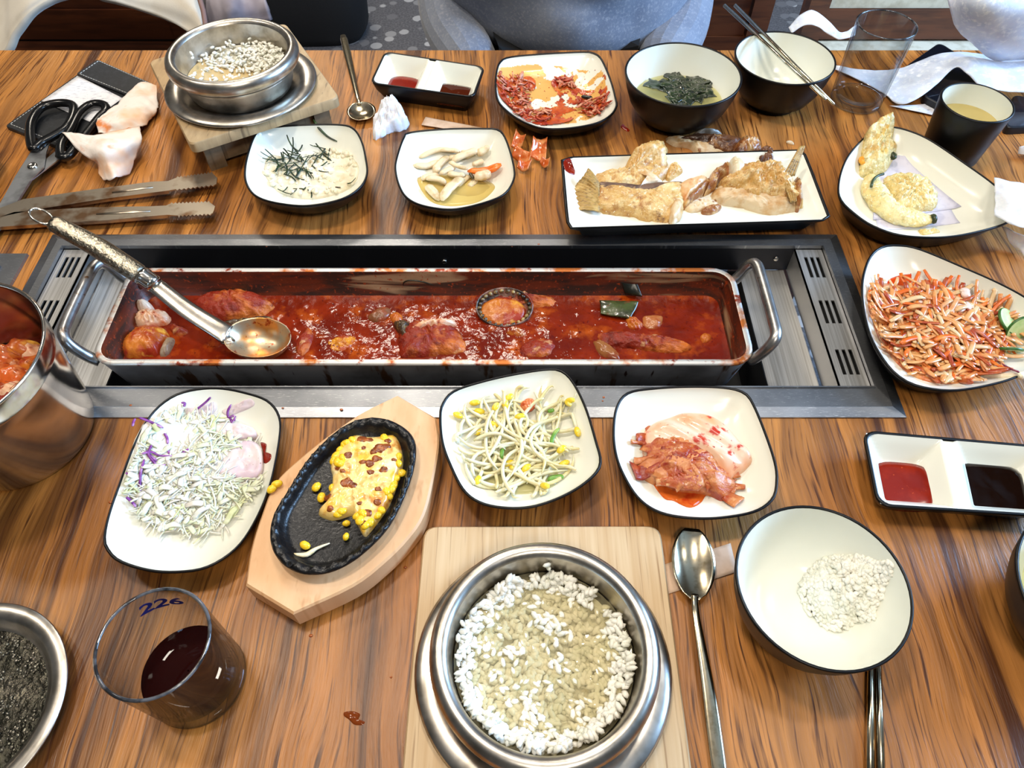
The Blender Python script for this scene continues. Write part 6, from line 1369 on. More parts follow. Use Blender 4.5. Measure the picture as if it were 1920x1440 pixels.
def flat_sheet(name, label, cat, quad, z, mat, th=.0004, parent=None, wav=.0003):
    q = [at(u, v, z) for u, v in quad]
    def fn(a, b):
        p = (q[0] * (1 - a) + q[1] * a) * (1 - b) + (q[3] * (1 - a) + q[2] * a) * b
        return p + Vector((0, 0, wav * nz(p.x, p.y, 0, 60)))
    g = MB(); g.sheet(fn, 16, 8, th); return build(name, g, mat, parent, label, cat)
flat_sheet('cutlery_sleeve', 'pinkish paper cutlery sleeve under the near spoon', 'paper', [(1226, 1122), (1382, 1072), (1370, 1018), (1222, 1066)], .0012, PAPER)
flat_sheet('cutlery_sleeve', 'beige paper cutlery sleeve behind the mushroom dish', 'paper', [(790, 234), (905, 252), (908, 240), (798, 219)], .0022, PAPER)
# ---- drinking glasses
def glass_mat(name, tint, edge):
    m = bpy.data.materials.new(name); m.use_nodes = True; nt = m.node_tree; N = nt.nodes; L = nt.links; N.remove(N['Principled BSDF'])
    lw = N.new('ShaderNodeLayerWeight'); lw.inputs[0].default_value = .22
    c = mixc(nt, lw.outputs['Facing'], lin(tint), lin(edge))
    tr = N.new('ShaderNodeBsdfTransparent'); L.new(c, tr.inputs[0]); gl = N.new('ShaderNodeBsdfGlossy'); gl.inputs['Roughness'].default_value = .02
    fr = facing_fac(nt, .025, .6); mx = N.new('ShaderNodeMixShader')
    L.new(fr, mx.inputs[0]); L.new(tr.outputs[0], mx.inputs[1]); L.new(gl.outputs[0], mx.inputs[2]); L.new(mx.outputs[0], N['Material Output'].inputs[0]); return m
GLASS = glass_mat('clear_glass', (251, 251, 251), (176, 180, 182))
GLASSRIM = M('glass_rim', (40, 42, 46), .04, spec=.9, layers=[dict(col=(110, 112, 118), scale=80, lo=.4, hi=.6)])
GLASSRIM.node_tree.nodes['Principled BSDF'].inputs['Transmission Weight'].default_value = .35
def tumbler(label, x, y, h, r0, r1):
    t = empty('drinking_glass', (x, y, T), label, 'glass', 'clear straight drinking glasses')
    g = MB(); g.lathe((x, y, T), [(r0 * .9, .0002), (r0, .0016), (lerp(r0, r1, .1), h * .1), (r1, h * .985)], 64, c0=True); build('glass_wall', g, GLASS, t, label='clear outer wall')
    g = MB(); g.lathe((x, y, T), [(r1 - .0016, h * .985), (lerp(r0, r1, .15) - .002, h * .16), (r0 - .0045, .0085), (.012, .0075), (.0005, .0072)], 64, c1=True); build('inner_wall', g, GLASS, t)
    g = MB(); g.lathe((x, y, T), [(r1 - .0016, h * .985), (r1, h * .985), (r1 + .0003, h * .993), (r1 - .0008, h), (r1 - .0018, h * .993), (r1 - .0016, h * .985)], 64); build('rim', g, GLASSRIM, t, label='thick glass rim')
    g = MB(); g.lathe((x, y, T), [(r0 * .99, .0015), (r0 * 1.004, .0035), (r0 * .99, .0055), (r0 * .8, .0066), (r0 * .8, .003)], 64); build('base_ring', g, GLASS, t)
    return t
gx, gy, gh, g0, g1 = -.2030, .1310, .078, .0302, .0320
tn = tumbler('small clear glass with a little dark drink and blue lettering', gx, gy, gh, g0, g1)
g = MB(); g.lathe((gx, gy, T), [(.0005, .0080), (.012, .0082), (.0255, .0092), (.0280, .0150), (.0286, .0205), (.0282, .0208), (.015, .0208), (.0005, .0208)], 56)
build('cola', g, liquid('dark_drink', (36, 8, 6), .88, (110, 40, 26), .02), label='dark red-brown drink in the small clear glass', cat='drink')
def glass_text():
    cu = bpy.data.curves.new('lettering', 'FONT'); cu.body = '226'; cu.size = .0175; cu.align_x = 'CENTER'; cu.align_y = 'CENTER'; cu.offset = .00045; cu.shear = .25; cu.space_character = .96
    o = bpy.data.objects.new('lettering', cu); COL.objects.link(o)
    me = bpy.data.meshes.new_from_object(o.evaluated_get(bpy.context.evaluated_depsgraph_get())); bpy.data.objects.remove(o); 
    ca = radians(110)
    def wrap(me, col, dr, nm, lab):
        m2 = me.copy()
        for v in m2.vertices:
            X, Y = v.co.x, v.co.y; r = lerp(g0, g1, .83) - .0022 - dr; a = ca - X / r; z = gh * .80 + Y * .85 - .10 * X
            v.co = Vector((r * cos(a), r * sin(a), z))
        m2.materials.clear(); m2.materials.append(M(nm, col, .4)); o = bpy.data.objects.new('lettering', m2); COL.objects.link(o); o.parent = tn; o['label'] = lab
    wrap(me, (22, 34, 110), 0, 'blue_print', 'dark blue printed lettering')
try: glass_text()
except Exception as ex: print('TEXT', ex)
tumbler('tall clear empty glass between emptied bowl and tea cup', .4035, .7840, .092, .0290, .0318)

# ---- upturned pot lid
def lid():
    x, y = -.3455, .1115
    t = empty('pot_cover', (x, y, T), 'upturned round steel pot lid with wet droplets, cut off at the picture corner', 'lid')
    g = MB(); g.lathe((x, y, T), [(.045, .0010), (.052, .0005), (.0575, .004), (.0605, .0095), (.0655, .0118), (.0662, .0124), (.0655, .0131), (.058, .0126), (.0548, .0105), (.0522, .0058), (.0500, .0042)], 80); build('rim', g, POTSTEEL, t, label='broad flat steel rim')
    WET = M('wet_lid_steel', (96, 92, 80), .12, .9, layers=[dict(col=(60, 58, 50), scale=30, lo=.4, hi=.6)], bump=dict(scale=220, s=.9, d=.003, detail=4))
    g = MB(); g.grid(lambda a, b: (x + .0500 * b * cos(2 * pi * a), y + .0500 * b * sin(2 * pi * a), T + .0040 + (.0010 * max(0, fbm(.05 * b * cos(2 * pi * a), .05 * b * sin(2 * pi * a), 0, 260, 2)) if b > .05 else 0)), 140, 50); build('wet_plate', g, WET, t, label='dark wet inner plate beaded with water')
    DROP = M('water_bead', (120, 116, 104), .06, .75, spec=.8, layers=[dict(col=(90, 86, 76), scale=200, lo=.4, hi=.6)])
    g = MB()
    for k in range(620):
        a = R.uniform(-1.4, 1.9); d = .0480 * sqrt(R.random()); px_, py_ = x + d * cos(a), y + d * sin(a)
        if fbm(px_, py_, 0, 60, 2) < -.06: continue
        r = R.uniform(.0004, .0015); g.ell((px_, py_, T + .0042), (r, r * R.uniform(.6, 1), r * .35), Matrix.Rotation(R.uniform(0, 3), 3, 'Z'), 0, 7, 4, .12)
    build('water_beads', g, DROP, t, kind='stuff')
lid()

# ---- bill holder, receipt, scissors, napkins, tongs
LEATHER = M('black_leather', (30, 32, 35), .5, bump=dict(scale=700, s=.25, d=.0005), layers=[dict(col=(44, 46, 50), scale=200, lo=.5, hi=.7)])
def printed(name):
    return M(name, (232, 232, 236), .6, layers=[dict(col=(182, 184, 196), scale=1, lo=.54, hi=.66, stretch=(120, 420, 1), detail=3)])
RECEIPT = printed('receipt_print')
def holder():
    z = .0045
    A, B, C, Dd = at(9, 236, z), at(181, 114, z), at(286, 158, z), at(126, 282, z)
    t = empty('bill_holder', tuple((A + C) / 2 - Vector((0, 0, z))), 'black stitched leather bill holder under the scissors handles', 'bill holder')
    g = MB(); g.prism(rquad([(p.x, p.y) for p in (A, Dd, C, B)], z, .004), T, T + z, .0008); build('back_panel', g, LEATHER, t, autosmooth=40)
    F = [at(143, 139, .0075), at(246, 181, .0075), at(287, 157, .0085), at(182, 111, .0085)]
    g = MB(); g.prism(rquad([(p.x, p.y) for p in F], 0, .003), T + .0058, T + .0084, .0008); build('flap', g, LEATHER, t, autosmooth=40)
    W = M('white_stitch', (206, 206, 202), .7)
    g = MB()
    def stitch(p, q, zz):
        n = int((q - p).length / .0042)
        for k in range(n):
            a, b = p.lerp(q, (k + .18) / n), p.lerp(q, (k + .82) / n); a.z = b.z = T + zz; g.tube([tuple(a), tuple(b)], .0004, 5)
    ce = (A + B + C + Dd) / 4; ins = lambda p: p + (ce - p).normalized() * .006
    stitch(ins(A), ins(B), z + .0002); stitch(ins(A), ins(Dd), z + .0002)
    cf = (F[0] + F[1] + F[2] + F[3]) / 4; fi = [p + (cf - p).normalized() * .005 for p in F]
    for i in range(4): stitch(fi[i], fi[(i + 1) % 4], .0086)
    build('stitching', g, W, t, kind='stuff')
    q = [at(u, v, .0056) for u, v in ((78, 189), (168, 228), (230, 184), (146, 142))]
    g = MB(); g.sheet(lambda a, b: (q[0] * (1 - a) + q[1] * a) * (1 - b) + (q[3] * (1 - a) + q[2] * a) * b, 10, 10, .0003); build('receipt', g, RECEIPT, label='white printed receipt tucked in the black bill holder', cat='receipt')
holder()
def scissors():
    c = lambda x, y: (x / 3, y / 3)
    BL = M('scissor_blade', (186, 188, 190), .42, 1.0, bump=dict(scale=1, s=.1, d=.0003, stretch=(60, 700, 30)), layers=[dict(col=(130, 130, 132), scale=40, lo=.45, hi=.7)])
    PLA = M('black_plastic', (14, 14, 15), .22, bump=dict(scale=300, s=.05, d=.0003))
    p = at(62, 313, .010); t = empty('scissors', (p.x, p.y, T), 'kitchen scissors with black plastic loops lying over the bill holder', 'scissors')
    for lab, pts, z0 in (('upper blade', [(175, 850), (215, 800), (290, 770), (262, 850), (245, 940), (170, 1015), (60, 1190), (0, 1262), (-90, 1370), (-110, 1340), (-20, 1180), (80, 1000)], .0105), ('lower blade with serrated bottle notch', [(245, 905), (300, 860), (330, 835), (345, 870), (318, 905), (180, 1010), (60, 1200), (0, 1290), (-90, 1400), (-100, 1350), (0, 1230), (100, 1060), (170, 950)], .0080)):
        W = [at(*c(*q), z0) for q in pts]; g = MB(); g.prism([(q.x, q.y) for q in W][::-1], T + z0 - .0012, T + z0); build('blade', g, BL, t, label=lab)
    for i, (pts, r) in enumerate((([(185, 835), (168, 760), (178, 680), (235, 605), (330, 580), (405, 590), (412, 640), (375, 715), (300, 765), (235, 800)], .0050), ([(345, 880), (345, 810), (395, 735), (445, 640), (510, 588), (580, 588), (596, 622), (560, 660), (500, 735), (440, 810), (390, 872)], .0050))):
        P = [tuple(at(*c(*q), .013 - .001 * i)) for q in cr_closed(pts, 48)]; P.append(P[0]); P.append(P[1])
        g = MB(); g.tube(P, r, 12, caps=False, flat=.85); build('handle_loop', g, PLA, t)
        q0, q1 = (((205, 830), (285, 780)), ((345, 880), (385, 870)))[i]
        a = at(*c(*q0), .0105); b = at(*c(*q1), .0105); m = (a + b) / 2; e = at(*c(*((215, 850), (325, 870))[i]), .0098)
        g = MB(); g.tube([tuple(m + (m - e) * .3), tuple(m), tuple(e)], [.006, .0065, .0045], 10, flat=.6); build('handle_tang', g, PLA, t)
    g = MB(); g.lathe((p.x, p.y, T + .0105), [(.0052, -.0005), (.0052, .0012), (.0040, .0024), (.0018, .0028), (.0016, .0022), (.0004, .0022)], 24, c1=True); build('pivot_screw', g, POLISHED, t)
scissors()
NAPKIN = M('stained_napkin', (240, 230, 222), .8, sss=.0, layers=[dict(col=(240, 196, 160), scale=24, lo=.50, hi=.66), dict(col=(226, 140, 80), scale=40, lo=.60, hi=.72)], bump=dict(scale=220, s=.3, d=.001))
def cloth(name, label, cat, uvz, nu, nv, mat, amp=.004, freq=50, th=.0005, group=None, parent=None, seed=0.0, crease=0.8):
    """crumpled sheet through a net of photo points (rows of (u, v, height))"""
    rows = [[np.array(at(u, v, z)) for u, v, z in r] for r in uvz]
    def fn(a, b):
        cols = [cr_open([tuple(p) for p in r], nu + 1)[int(round(a * nu))] for r in rows] if False else [spl[i][int(round(a * nu))] for i in range(len(rows))]
        return cols
    spl = [cr_open([tuple(p) for p in r], nu + 1) for r in rows]
    colsp = [cr_open([tuple(spl[i][k]) for i in range(len(rows))], nv + 1) for k in range(nu + 1)]
    def f2(a, b):
        p = Vector(colsp[int(round(a * nu))][int(round(b * nv))]); return p + Vector((.3 * amp * nz(p.x + seed, p.y, 5, freq), .3 * amp * nz(p.x, p.y + seed, 9, freq), amp * (crease * (.35 - abs(nz(p.x * .6 + p.y * .8 + seed, (p.y * .6 - p.x * .8) * .45, 1, freq * 1.3)) - .5 * abs(nz(p.x + seed, p.y, 8, freq * 2.1))) + (1 - crease) * fbm(p.x + seed, p.y, p.z, freq, 3))))
    g = MB(); g.sheet(f2, nu, nv, th); return build(name, g, mat, parent, label, cat, group)
cloth('napkin', 'stained white paper napkin, folded point nearest the tongs', 'napkin', [[(116, 250, .016), (180, 252, .022), (262, 238, .018)], [(160, 292, .016), (200, 278, .030), (266, 262, .022)], [(178, 305, .006), (205, 310, .018), (258, 290, .012)], [(192, 338, .004), (212, 336, .010), (240, 322, .004)]], 26, 26, NAPKIN, .006, 55)
cloth('napkin', 'stained paper napkin folded back over the end of the bill holder', 'napkin', [[(180, 220, .012), (205, 205, .014), (262, 158, .011), (294, 162, .010)], [(182, 236, .014), (225, 226, .019), (268, 200, .015), (295, 200, .009)], [(185, 250, .012), (230, 246, .014), (262, 240, .010), (284, 224, .004)]], 26, 22, NAPKIN, .006, 55, seed=4)
TONG = M('reflection_tinted_tong_steel', (200, 186, 166), .36, 1.0, layers=[dict(col=(150, 116, 86), scale=40, lo=.5, hi=.66)], bump=dict(scale=1, s=.1, d=.0003, stretch=(30, 500, 30)))  # brown patches put the wood's reflection into the steel colour
def tongs():
    c = lambda x, y: (x / 3, y / 3)
    q = at(60, 395, 0); t = empty('tongs', (q.x, q.y, T), 'long steel tongs with serrated tips lying behind the ladle handle', 'tongs')
    arms = (([(-120, 1215), (130, 1120), (500, 1068), (850, 1022), (945, 1018), (985, 1002)], [(1195, 974), (1222, 1000), (1216, 1036)], [(990, 1064), (945, 1072), (600, 1116), (200, 1178), (-120, 1245)]),
            ([(-120, 1262), (80, 1192), (500, 1166), (850, 1160), (935, 1156), (950, 1148)], [(1180, 1138), (1210, 1160), (1196, 1200)], [(1000, 1212), (940, 1208), (600, 1238), (300, 1256), (0, 1276), (-120, 1290)]))
    for top, tip, bot in arms:
        def zig(a, b, n, s):
            o = []
            for k in range(n * 2):
                f = (k + .5) / (n * 2); x, y = a[0] + (b[0] - a[0]) * f, a[1] + (b[1] - a[1]) * f; o.append((x, y + (s if k % 2 else 0)))
            return o
        pts = top + zig(top[-1], tip[0], 11, -9) + tip + zig(tip[-1], bot[0], 9, 9) + bot
        W = [at(*c(*p), .011) for p in pts]; g = MB(); g.prism([(p.x, p.y) for p in W][::-1], T + .0098, T + .011); build('arm', g, TONG, t)
        for e, zz in ((top, 0), (bot, 0)):
            P = [tuple(at(*c(*p), .0105)) for p in (e[:5] if e is top else e[1:])]; P2 = [(p[0], p[1], p[2] - .004) for p in P]
            g = MB(); n = len(P); vs = P + P2 + [(p[0], p[1] + (.0010 if e is bot else -.0010), p[2]) for p in P] + [(p[0], p[1] + (.0010 if e is bot else -.0010), p[2]) for p in P2]
            fs = []
            for k in range(n - 1): fs += [[k, k + 1, n + k + 1, n + k], [2 * n + k + 1, 2 * n + k, 3 * n + k, 3 * n + k + 1], [k + 1, k, 2 * n + k, 2 * n + k + 1], [n + k, n + k + 1, 3 * n + k + 1, 3 * n + k]]
            g.add(vs, fs, 0, False); build('arm_edge', g, TONG, t)
        m0, m1 = (np.array(top[1]) * .5 + np.array(bot[-3]) * .5), (np.array(top[3]) * .5 + np.array(bot[1]) * .5)
        a, b = at(*c(*(m0 + (m1 - m0) * .5)), .0112), at(*c(*(m0 + (m1 - m0) * .93)), .0112); g = MB(); g.tube([tuple(a), tuple(a.lerp(b, .5)), tuple(b)], [.0012, .0018, .0012], 8, flat=.4); build('ridge', g, TONG, t)
    g = MB(); g.tube([tuple(at(-40, v, .010)) for v in (405, 412, 420, 428)], [.006, .008, .008, .006], 12); build('hinge', g, TONG, t)
tongs()
TISSUE = M('white_tissue', (236, 238, 244), .7, sss=.25, layers=[dict(col=(216, 222, 234), scale=60, lo=.45, hi=.65)], bump=dict(scale=160, s=.4, d=.0015))
lump('crumpled_tissue', 'small crumpled white tissue beside the far spoon', 'tissue', [(640 + x / 3, y / 3) for x, y in [(175, 665), (215, 610), (255, 552), (300, 545), (322, 590), (355, 630), (378, 668), (345, 700), (270, 715), (215, 745), (178, 750)]], floor_z(.0), .008, .016, TISSUE, .020, 75, 14, 70, 2.5, 0, seed=3, hf=lambda x, y, s, h: h + .004 * abs(nz(x, y, 2, 140)))
cloth('tissue', 'white tissue lying over the tip of the tempura plate', 'tissue', [[(1862, 336, .034), (1895, 342, .036), (1960, 352, .03)], [(1866, 375, .036), (1900, 376, .042), (1965, 385, .036)], [(1862, 405, .034), (1905, 425, .034), (1970, 440, .03)]], 22, 18, TISSUE, .005, 50)
cloth('tissue', 'thin grey-white tissue hanging below the tempura plate tip', 'tissue', [[(1880, 424, .020), (1915, 440, .022), (1975, 450, .02)], [(1888, 446, .010), (1920, 458, .012), (1975, 470, .012)], [(1912, 470, .003), (1930, 485, .004), (1980, 490, .004)]], 20, 16, TISSUE, .004, 60, seed=6)
cloth('tissue', 'scrap of white tissue past the tea cup at the picture edge', 'tissue', [[(1912, 276, .012), (1940, 270, .014), (1970, 272, .01)], [(1909, 290, .004), (1940, 292, .008), (1970, 296, .004)]], 14, 10, TISSUE, .004, 60, seed=8)
# ---- phones, aprons, paper strip
SCREEN = M('dark_glass_screen', (10, 14, 24), .08, spec=.6)
CASE = M('phone_case', (18, 20, 26), .45, bump=dict(scale=500, s=.1, d=.0003))
def phone(label, c4, th):
    q = [at(u, v, th) for u, v in c4]; t = empty('phone', tuple((q[0] + q[2]) / 2 - Vector((0, 0, th))), label, 'phone')
    o = rquad([(p.x, p.y) for p in q], 0, .010); c0 = np.mean(np.array(o), axis=0)
    g = MB(); g.prism(o, T, T + th, .0008); build('case', g, CASE, t, autosmooth=40)
    o2 = [tuple(c0 + (np.array(p) - c0) * .93) for p in o]; g = MB(); g.prism(o2, T + th - .0002, T + th + .0003); build('screen', g, SCREEN, t)
phone('black phone lying face up by the far table edge', [(1692, 128), (1745, 152), (1800, 103), (1762, 79)], .009)
phone('dark blue-black phone half under the white apron strap', [(1728, 178), (1800, 215), (1838, 160), (1795, 122)], .010)
phone('blue-lit phone edge sticking out past the tea cup', [(1885, 240), (1960, 236), (1960, 190), (1900, 176)], .009)
APRON = M('nonwoven_white', (226, 232, 244), .85, sss=.15, layers=[dict(col=(196, 206, 224), scale=26, lo=.4, hi=.65, detail=6), dict(col=(240, 244, 250), scale=160, lo=.5, hi=.7)], bump=dict(scale=500, s=.2, d=.0006))
ta = empty('apron', tuple(at(1850, 150, 0)), 'thin white disposable apron trailing over the far corner of the table', 'apron')
cloth('apron_bib', None, None, [[(1774, -40, .10), (1850, -45, .12), (2040, -60, .12)], [(1780, 15, .085), (1860, 10, .105), (2040, 0, .10)], [(1802, 62, .060), (1880, 58, .075), (2040, 50, .07)], [(1836, 93, .040), (1895, 92, .05), (2040, 90, .05)], [(1868, 114, .026), (1910, 112, .03), (2040, 112, .03)]], 30, 26, APRON, .006, 22, .0008, parent=ta, crease=0)
cloth('apron_strap', None, None, [[(1566, 124, .003), (1620, 131, .003), (1680, 131, .006), (1722, 116, .014), (1762, 102, .022), (1805, 98, .028), (1845, 103, .028), (1872, 112, .026), (1950, 100, .03)], [(1566, 127, .003), (1640, 145, .003), (1680, 158, .006), (1722, 148, .014), (1768, 122, .024), (1808, 112, .032), (1845, 128, .030), (1890, 145, .026), (1950, 130, .03)], [(1566, 131, .003), (1652, 172, .003), (1684, 195, .005), (1718, 187, .010), (1758, 157, .018), (1792, 126, .028), (1815, 140, .028), (1848, 166, .022), (1950, 178, .02)]], 60, 20, APRON, .003, 30, .0007, parent=ta, crease=0)
cloth('apron_strap', None, None, [[(1478, 52, .02), (1505, 26, .03), (1530, 22, .03), (1556, 45, .025), (1578, 62, .02), (1605, 48, .02)], [(1484, 62, .018), (1510, 48, .026), (1532, 50, .026), (1552, 62, .02), (1576, 74, .018), (1604, 66, .02)]], 40, 8, APRON, .004, 40, .0007, parent=ta, crease=0)
flat_sheet('printed_strip', 'white printed paper strip lying beside the tea cup', 'paper', [(1668, 198), (1756, 217), (1764, 193), (1690, 198)], .0022, printed('strip_print'))
# small leftovers on the wood
lump('sauce_spot', 'brown sauce puddle on the wood near the bamboo board', 'sauce', [(640 + x / 3, 960 + y / 3) for x, y in [(15, 1125), (60, 1118), (105, 1135), (95, 1165), (135, 1180), (110, 1196), (70, 1195), (40, 1165), (12, 1145)]], floor_z(.0001), .001, .0009, liquid('brown_sauce', (140, 66, 24), .7, (220, 150, 90), .05), .0003, 200, 5, 30, 3, 0)
DROPM = M('sauce_drop', (170, 92, 40), .25, layers=[dict(col=(140, 60, 24), scale=300, lo=.4, hi=.6)])
for u, v, r, on in ((760, 1064, .0012, 0), (583, 1192, .0014, 0), (207, 942, .0014, 0), (733, 1270, .0008, 0), (1190, 260, .0008, 0), (640, 768, .0014, 1), (530, 765, .001, 1), (960, 462, .001, 1), (860, 460, .001, 1), (1010, 458, .0012, 1), (500, 462, .0012, 1), (1132, 745, .0012, 1), (1130, 752, .0008, 1), (330, 760, .001, 1), (245, 760, .0012, 1)):
    p = at(u, v, .0037 if on else 0); g = MB(); g.ell((p.x, p.y, T + (.0038 if on else .0003)), (r, r * .8, .0003), None, 0, 10, 4)
    build('sauce_drop', g, DROPM, label='dried orange sauce drop on the steel grill flange' if on else 'dried red-brown sauce drop on the wooden tabletop', cat='sauce', group='sauce drops on the steel flange' if on else 'sauce drops on the wood')
bowl('dark bowl edge showing beside the scissors', *at(-92, 300, .03).xy, .0400, .03, group=None)

# ================================================================ beyond the table
DARKWOOD = M('dark_stained_wood', (98, 52, 28), .42, layers=[dict(col=(64, 32, 18), scale=1, lo=.4, hi=.65, stretch=(8, 60, 60)), dict(col=(122, 70, 38), scale=1, lo=.6, hi=.75, stretch=(6, 50, 50))])
CREAMFAB = M('cream_upholstery', (214, 204, 180), .8, layers=[dict(col=(190, 178, 152), scale=40, lo=.45, hi=.65)], bump=dict(scale=600, s=.2, d=.0006))
def chair(x, label, panel, z=.44):
    y0, y1 = 1.12, 1.50
    t = empty('chair', (x, (y0 + y1) / 2, 0), label, 'chair', 'dark wooden chairs along the far side')
    g = MB(); g.box((x - .21, y0, z - .03), (x + .21, y1, z)); build('seat', g, CREAMFAB if panel else DARKWOOD, t)
    for sx in (-.195, .195):
        g = MB(); g.box((x + sx - .02, y0 + .01, 0), (x + sx + .02, y0 + .05, z - .03)); build('leg', g, DARKWOOD, t)
        g = MB(); g.box((x + sx - .02, y1 - .04, 0), (x + sx + .02, y1, .92)); build('back_post', g, DARKWOOD, t)
    g = MB(); g.box((x - .175, y1 - .035, z + .005), (x + .175, y1 - .005, z + .065)); build('back_rail', g, DARKWOOD, t)
    g = MB(); g.box((x - .175, y1 - .035, .84), (x + .175, y1 - .005, .92)); build('back_rail', g, DARKWOOD, t)
    g = MB(); g.box((x - .172, y1 - .030, z + .066), (x + .172, y1 - .010, .838)); build('back_panel', g, CREAMFAB if panel else DARKWOOD, t)
chair(.80, 'dark wooden chair with cream back panel behind the tall glass', True)
chair(.30, 'dark wooden chair under the person in grey', False, .385)
chair(-.86, 'dark brown wooden chair with the cream coat over it', False)
COAT = M('cream_wool', (228, 220, 204), .85, sheen=.3, layers=[dict(col=(206, 196, 178), scale=12, lo=.4, hi=.65)], bump=dict(scale=500, s=.25, d=.0008))
def ycloth(name, label, cat, rows, nu, nv, mat, amp, freq, th, parent=None, seed=0.0):
    spl = [cr_open([tuple(aty(u, v, y)) for u, v, y in r], nu + 1) for r in rows]
    cs = [cr_open([tuple(s[k]) for s in spl], nv + 1) for k in range(nu + 1)]
    def f(a, b):
        p = Vector(cs[int(round(a * nu))][int(round(b * nv))]); n = amp * fbm(p.x + seed, p.z, p.y, freq, 3); return p + Vector((0, -n, .3 * n))
    g = MB(); g.sheet(f, nu, nv, th); return build(name, g, mat, parent, label, cat)
tc = empty('coat', tuple(aty(200, 20, 1.2)), 'cream wool coat draped over the dark chair behind the box stand', 'coat')
ycloth('coat_body', None, None, [[(-80, 150, 1.12), (0, 104, 1.13), (24, 62, 1.14), (58, 22, 1.15), (100, -4, 1.16), (150, -16, 1.17), (195, -4, 1.17), (255, 14, 1.17), (310, 34, 1.16), (352, 58, 1.15), (376, 74, 1.14)], [(-80, 90, 1.18), (0, 40, 1.18), (20, 10, 1.18), (60, -20, 1.18), (110, -40, 1.19), (160, -50, 1.2), (215, -40, 1.2), (270, -25, 1.2), (320, -15, 1.19), (360, 0, 1.18), (380, 25, 1.17)], [(-80, -160, 1.36), (0, -160, 1.36), (40, -165, 1.36), (90, -170, 1.36), (140, -175, 1.36), (180, -175, 1.36), (230, -170, 1.36), (280, -160, 1.36), (320, -150, 1.36), (350, -140, 1.36), (366, -120, 1.36)]], 60, 24, COAT, .008, 14, .012, tc)
g = MB(); g.tube([tuple(aty(u, v, y)) for u, v, y in ((362, -60, 1.2), (372, -10, 1.165), (381, 20, 1.155), (386, 50, 1.14), (380, 72, 1.13))], .004, 8); build('seam_piping', g, M('rose_piping', (150, 116, 106), .7), tc, label='rose-brown seam piping')
ycloth('scarf', 'grey-lavender folded cloth hanging beside the cream coat', 'cloth', [[(386, 70, 1.2), (430, 55, 1.19), (470, 46, 1.2), (508, 38, 1.2)], [(384, 10, 1.22), (430, 0, 1.2), (460, 0, 1.22), (496, -5, 1.22)], [(382, -90, 1.34), (420, -90, 1.33), (450, -90, 1.34), (476, -90, 1.34)]], 30, 14, M('lavender_grey_cloth', (166, 158, 166), .8, layers=[dict(col=(140, 132, 142), scale=20, lo=.4, hi=.65)]), .012, 22, .008)
BLACKFAB = M('black_fabric', (16, 16, 18), .8, bump=dict(scale=300, s=.3, d=.001))
def bag():
    x, y = -.66, 2.33
    t = empty('bag', (x, y, 0), 'black soft bag standing on the terrazzo floor', 'bag')
    rg = lambda w_, d_, z: [(x + w_ * abs(cos(a)) ** .6 * (1 if cos(a) > 0 else -1), y + d_ * abs(sin(a)) ** .6 * (1 if sin(a) > 0 else -1), z) for a in [2 * pi * k / 32 for k in range(32)]]
    g = MB(); g.loft([rg(.18, .09, .0), rg(.20, .11, .03), rg(.205, .12, .15), rg(.19, .09, .27), rg(.16, .03, .31)], True, True); build('bag_body', g, BLACKFAB, t)
    g = MB(); g.tube([(x + .09 * cos(a), y, .30 + .12 * sin(a)) for a in np.linspace(0, pi, 14)], .008, 8); build('handle', g, BLACKFAB, t)
bag()
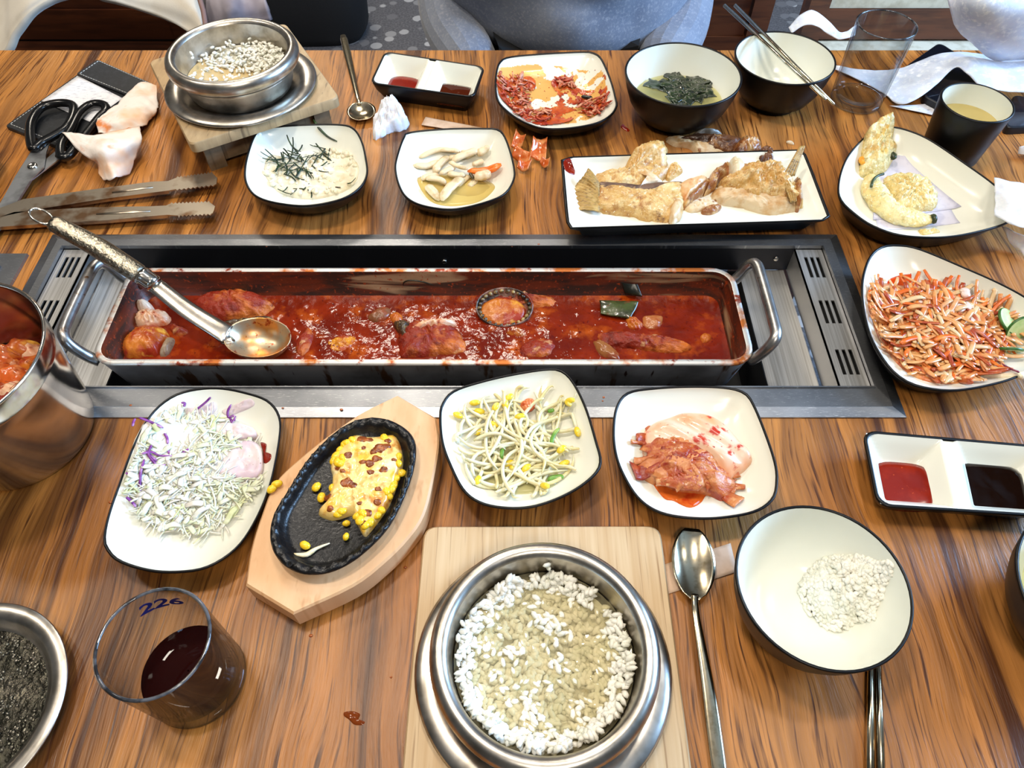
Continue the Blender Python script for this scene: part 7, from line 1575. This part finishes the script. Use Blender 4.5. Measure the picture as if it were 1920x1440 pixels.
def person():
    x, y = .09, 1.27
    t = empty('person', (x, y, 0), 'person in a grey-blue sweater and black trousers sitting across the table', 'person')
    SKIN = M('skin', (206, 160, 134), .5, sss=.2); KNIT = M('grey_blue_knit', (132, 140, 156), .9, sheen=.3, layers=[dict(col=(112, 120, 138), scale=12, lo=.4, hi=.65), dict(col=(150, 154, 166), scale=240, lo=.5, hi=.7)], bump=dict(scale=700, s=.4, d=.0008))
    def skin(name, verts, edges, rad, mat, root=0, sub=2):
        me = bpy.data.meshes.new(name); me.from_pydata([(v[0] - x, v[1] - y, v[2]) for v in verts], edges, []); me.materials.append(mat)
        o = bpy.data.objects.new(name, me); COL.objects.link(o); o.parent = t; WLOC[o.name] = Vector((x, y, 0))
        o.modifiers.new('skin', 'SKIN'); 
        if not me.skin_vertices: me.skin_vertices.new() if hasattr(me.skin_vertices, 'new') else None
        for i, sv in enumerate(me.skin_vertices[0].data): sv.radius = rad[i] if isinstance(rad[i], tuple) else (rad[i], rad[i]); sv.use_root = i == root
        s = o.modifiers.new('sub', 'SUBSURF'); s.levels = s.render_levels = sub
        return o
    V = [(x, y + .02, .50), (x, y + .02, .70), (x, y, .93), (x, y, 1.03), (x, y - .02, 1.10), (x, y - .03, 1.20),
         (x - .17, y, .98), (x - .20, y + .10, .72), (x - .20, y - .04, .60), (x - .14, y - .16, .58), (x + .17, y, .98), (x + .20, y + .10, .72), (x + .20, y - .04, .60), (x + .14, y - .16, .58),
         (x - .09, y, .49), (x - .10, y - .40, .50), (x - .10, y - .38, .08), (x - .10, y - .50, .04), (x + .09, y, .49), (x + .10, y - .40, .50), (x + .10, y - .38, .08), (x + .10, y - .50, .04)]
    E = [(0, 1), (1, 2), (2, 3), (3, 4), (4, 5), (2, 6), (6, 7), (7, 8), (8, 9), (2, 10), (10, 11), (11, 12), (12, 13), (0, 14), (14, 15), (15, 16), (16, 17), (0, 18), (18, 19), (19, 20), (20, 21)]
    RR = [.12, .12, .12, .05, .08, .085, .06, .045, .036, .03, .06, .045, .036, .03, .085, .06, .04, .04, .085, .06, .04, .04]
    skin('body', V, E, RR, SKIN)
    skin('trousers', [V[0]] + V[14:17] + V[18:21], [(0, 1), (1, 2), (2, 3), (0, 4), (4, 5), (5, 6)], [.13, .095, .075, .055, .095, .075, .055], BLACKFAB)
    # sweater: loose knit trunk with folds, plus sleeves
    g = MB(); rings = []
    for k in range(30):
        f = k / 29; z = .56 + .46 * f
        rx = interp(z, [.56, .58, .61, .66, .74, .85, .95, 1.0, 1.02], [.13, .165, .190, .205, .212, .21, .205, .15, .07]); ry = interp(z, [.56, .60, .66, .75, .9, 1.0, 1.02], [.10, .14, .155, .155, .14, .10, .07])
        ring = []
        for j in range(90):
            a = 2 * pi * j / 90; ca, sa = cos(a), sin(a); X, Y = rx * ca, ry * sa
            fo = .012 * sin(26 * (z - .45 * X) + 3 * nz(X, z, 0, 7)) + .010 * fbm(X, z, 0, 16, 2)
            k2 = 1 + fo / max(rx, .1) * (1 if z < .98 else .2); ring.append((x + X * k2, y + .005 + Y * k2, z))
        rings.append(ring)
    g.loft(rings, True, True); build('sweater', g, KNIT, t, label='grey-blue knit sweater')
    for s in (6, 10):
        skin('sleeve', V[s:s + 4], [(0, 1), (1, 2), (2, 3)], [.075, .062, .052, .045], KNIT)
    HAIR = M('dark_hair', (28, 24, 22), .5); g = MB(); g.ell((x, y - .005, 1.23), (.098, .105, .105), None, 0, 20, 12); build('hair', g, HAIR, t)
person()
